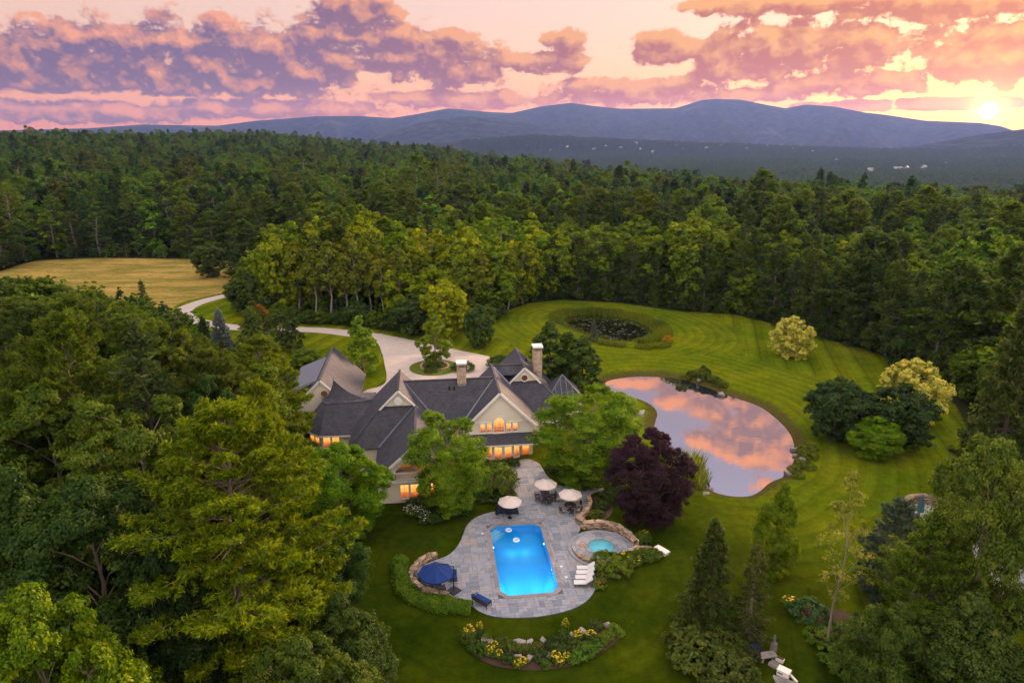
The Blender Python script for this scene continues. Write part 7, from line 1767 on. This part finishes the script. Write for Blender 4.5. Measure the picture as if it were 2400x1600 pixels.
# ------------------------------------------------------------------ the white garden pieces at the picture bottom
p = at(1767, 1532); e = empty('covered_grill', (*p, gz(*p)), .4); tag(e, 'small grill under a black cover beside the white slabs', 'grill'); drapery('cover', 1.1, .8, .95, e, (0, 0), 5)
b = MB(); b.bar((-.25, -.42, .7), (.1, -.44, .7), .04); b.build('handle', M_CHROME, e)
p = at(1797, 1545); e = empty('stone_table', (*p, gz(*p)), .2); tag(e, 'low grey stone slab table on pale feet beside the black grill', 'table'); b = MB(); b.box((0, 0, .5), (1.5, .7, .09)); b.build('slab', M_BOULDER, e)
for sx in (-.55, .55): b = MB(); b.box((sx, 0, .22), (.2, .55, .45)); b.build('foot', M_BOULDER, e)
p = at(1812, 1528); e = empty('garden_pedestal', (*p, gz(*p)), .5); tag(e, 'white pedestal with a grey carved post on the lawn edge', 'pedestal'); b = MB(); b.box((0, 0, .5), (.5, .4, 1.0), taper=.85); b.build('plinth', M_BOULDER, e); b = MB(); b.lathe([(.16,1.0),(.1,1.2),(.15,1.5),(.08,1.75),(.03,1.85)], 10, (-.05, 0, 0)); b.build('carved_post', M_COPPER, e)
p = at(1836, 1583); e = empty('white_chest', (*p, gz(*p)), -.7); tag(e, 'white garden chest with a dark slot, standing on flagstones', 'chest'); b = MB(); b.box((0, 0, .3), (.95, .6, .5)); b.build('body', M_TRIM, e); b = MB(); b.box((0, .02, .59), (1.02, .68, .08)); b.build('lid', M_TRIM, e); b = MB(); b.box((-.2, -.305, .35), (.4, .02, .1)); b.build('slot', M_BLACK, e)
for k, (px, py) in enumerate([(1822,1561),(1832,1598),(1845,1604)]):
    p = at(px, py); o = obj('flagstone', BOULD[k]); o.location = (p[0], p[1], gz(*p)+.08); o.scale = (1.5, .9, .22); o.rotation_euler = (0, 0, -.8+.3*k); tag(o, ['flagstone between the grey table and the white chest', 'flagstone just below the white chest', 'flagstone at the picture bottom below the white chest'][k], 'stone')
p = at(1823, 1548); o = obj('stone_trough', None) if False else None
e = empty('white_planter', (*p, gz(*p)), -.7); tag(e, 'narrow white trough planter beside the white pedestal', 'planter'); b = MB(); b.box((0, 0, .2), (.9, .28, .36), taper=1.1); b.build('trough', M_TRIM, e); b = MB(); b.box((0, 0, .395), (.88, .26, .02)); b.build('soil', M_SOIL, e)
e0_, e1_ = at(1842, 1572), at(1868, 1600); b = MB(); b.bar((*e0_, gz(*e0_)+.1), (*e1_, gz(*e1_)+.1), .16, .14); o = b.build('edging_beam', M_TRIM); tag(o, 'pale straight edging beam between the chest and the lawn', 'beam')

# ------------------------------------------------------------------ houses far out in the valley
fm = [MB().box((0, 0, 4), (18, 11, 8)).mesh('far_wall', mat('far_white', (.75, .70, .66), .8)), None]
b = MB(); b.slab(up_poly([(-9.6,-6.2,7.6),(9.6,-6.2,7.6),(9.6,0,12.4),(-9.6,0,12.4)]), .4); b.slab(up_poly([(-9.6,6.2,7.6),(9.6,6.2,7.6),(9.6,0,12.4),(-9.6,0,12.4)]), .4); fm[1] = b.mesh('far_roof', mat('far_grey_roof', (.30, .28, .28), .7))
b = MB(); b.slab([(-9,-5.5,8),(9,-5.5,8),(9,-5.4,8)], .1)
HL = [(2040,405,'white farmhouse farthest left of the four valley houses under the sun'),(2104,401,'long pale house in the middle of the valley houses under the sun'),(2124,399,'brightest white house among the valley houses under the sun'),(2164,397,'pale house nearest the sun side among the valley houses')]
FH = [(1290,356),(1330,347),(1392,352),(1420,345),(1455,350),(1490,338),(1500,352),(1530,358),(1585,345),(1600,352),(1655,350),(1690,342),(1750,352),(1800,345),(1860,350),(1905,358),(1960,380),(2215,388),(2290,380),(2350,372)]
def far_house(px, py, label, group, s):
    r = pix_ray(px, py); q = None
    for dist in np.arange(1700, 6200, 25.0):
        t = dist/math.hypot(r[0], r[1]); x, y, z = r[0]*t, r[1]*t, CAMZ+r[2]*t
        if gz(x, y)+6*s > z: q = (x, y); break
    if q is None: return
    e = empty('farmhouse', (q[0], q[1], gz(*q)+5), px*0.7); e.scale = (s, s, s); tag(e, label, 'house', group); obj('wall', fm[0], e); obj('roof', fm[1], e)
for px, py, lb in HL: far_house(px, py, lb, None, 1.35)
for px, py in FH: far_house(px, py, 'tiny pale house far off on the hazy valley slopes', 'tiny houses on the far slopes', 0.95)
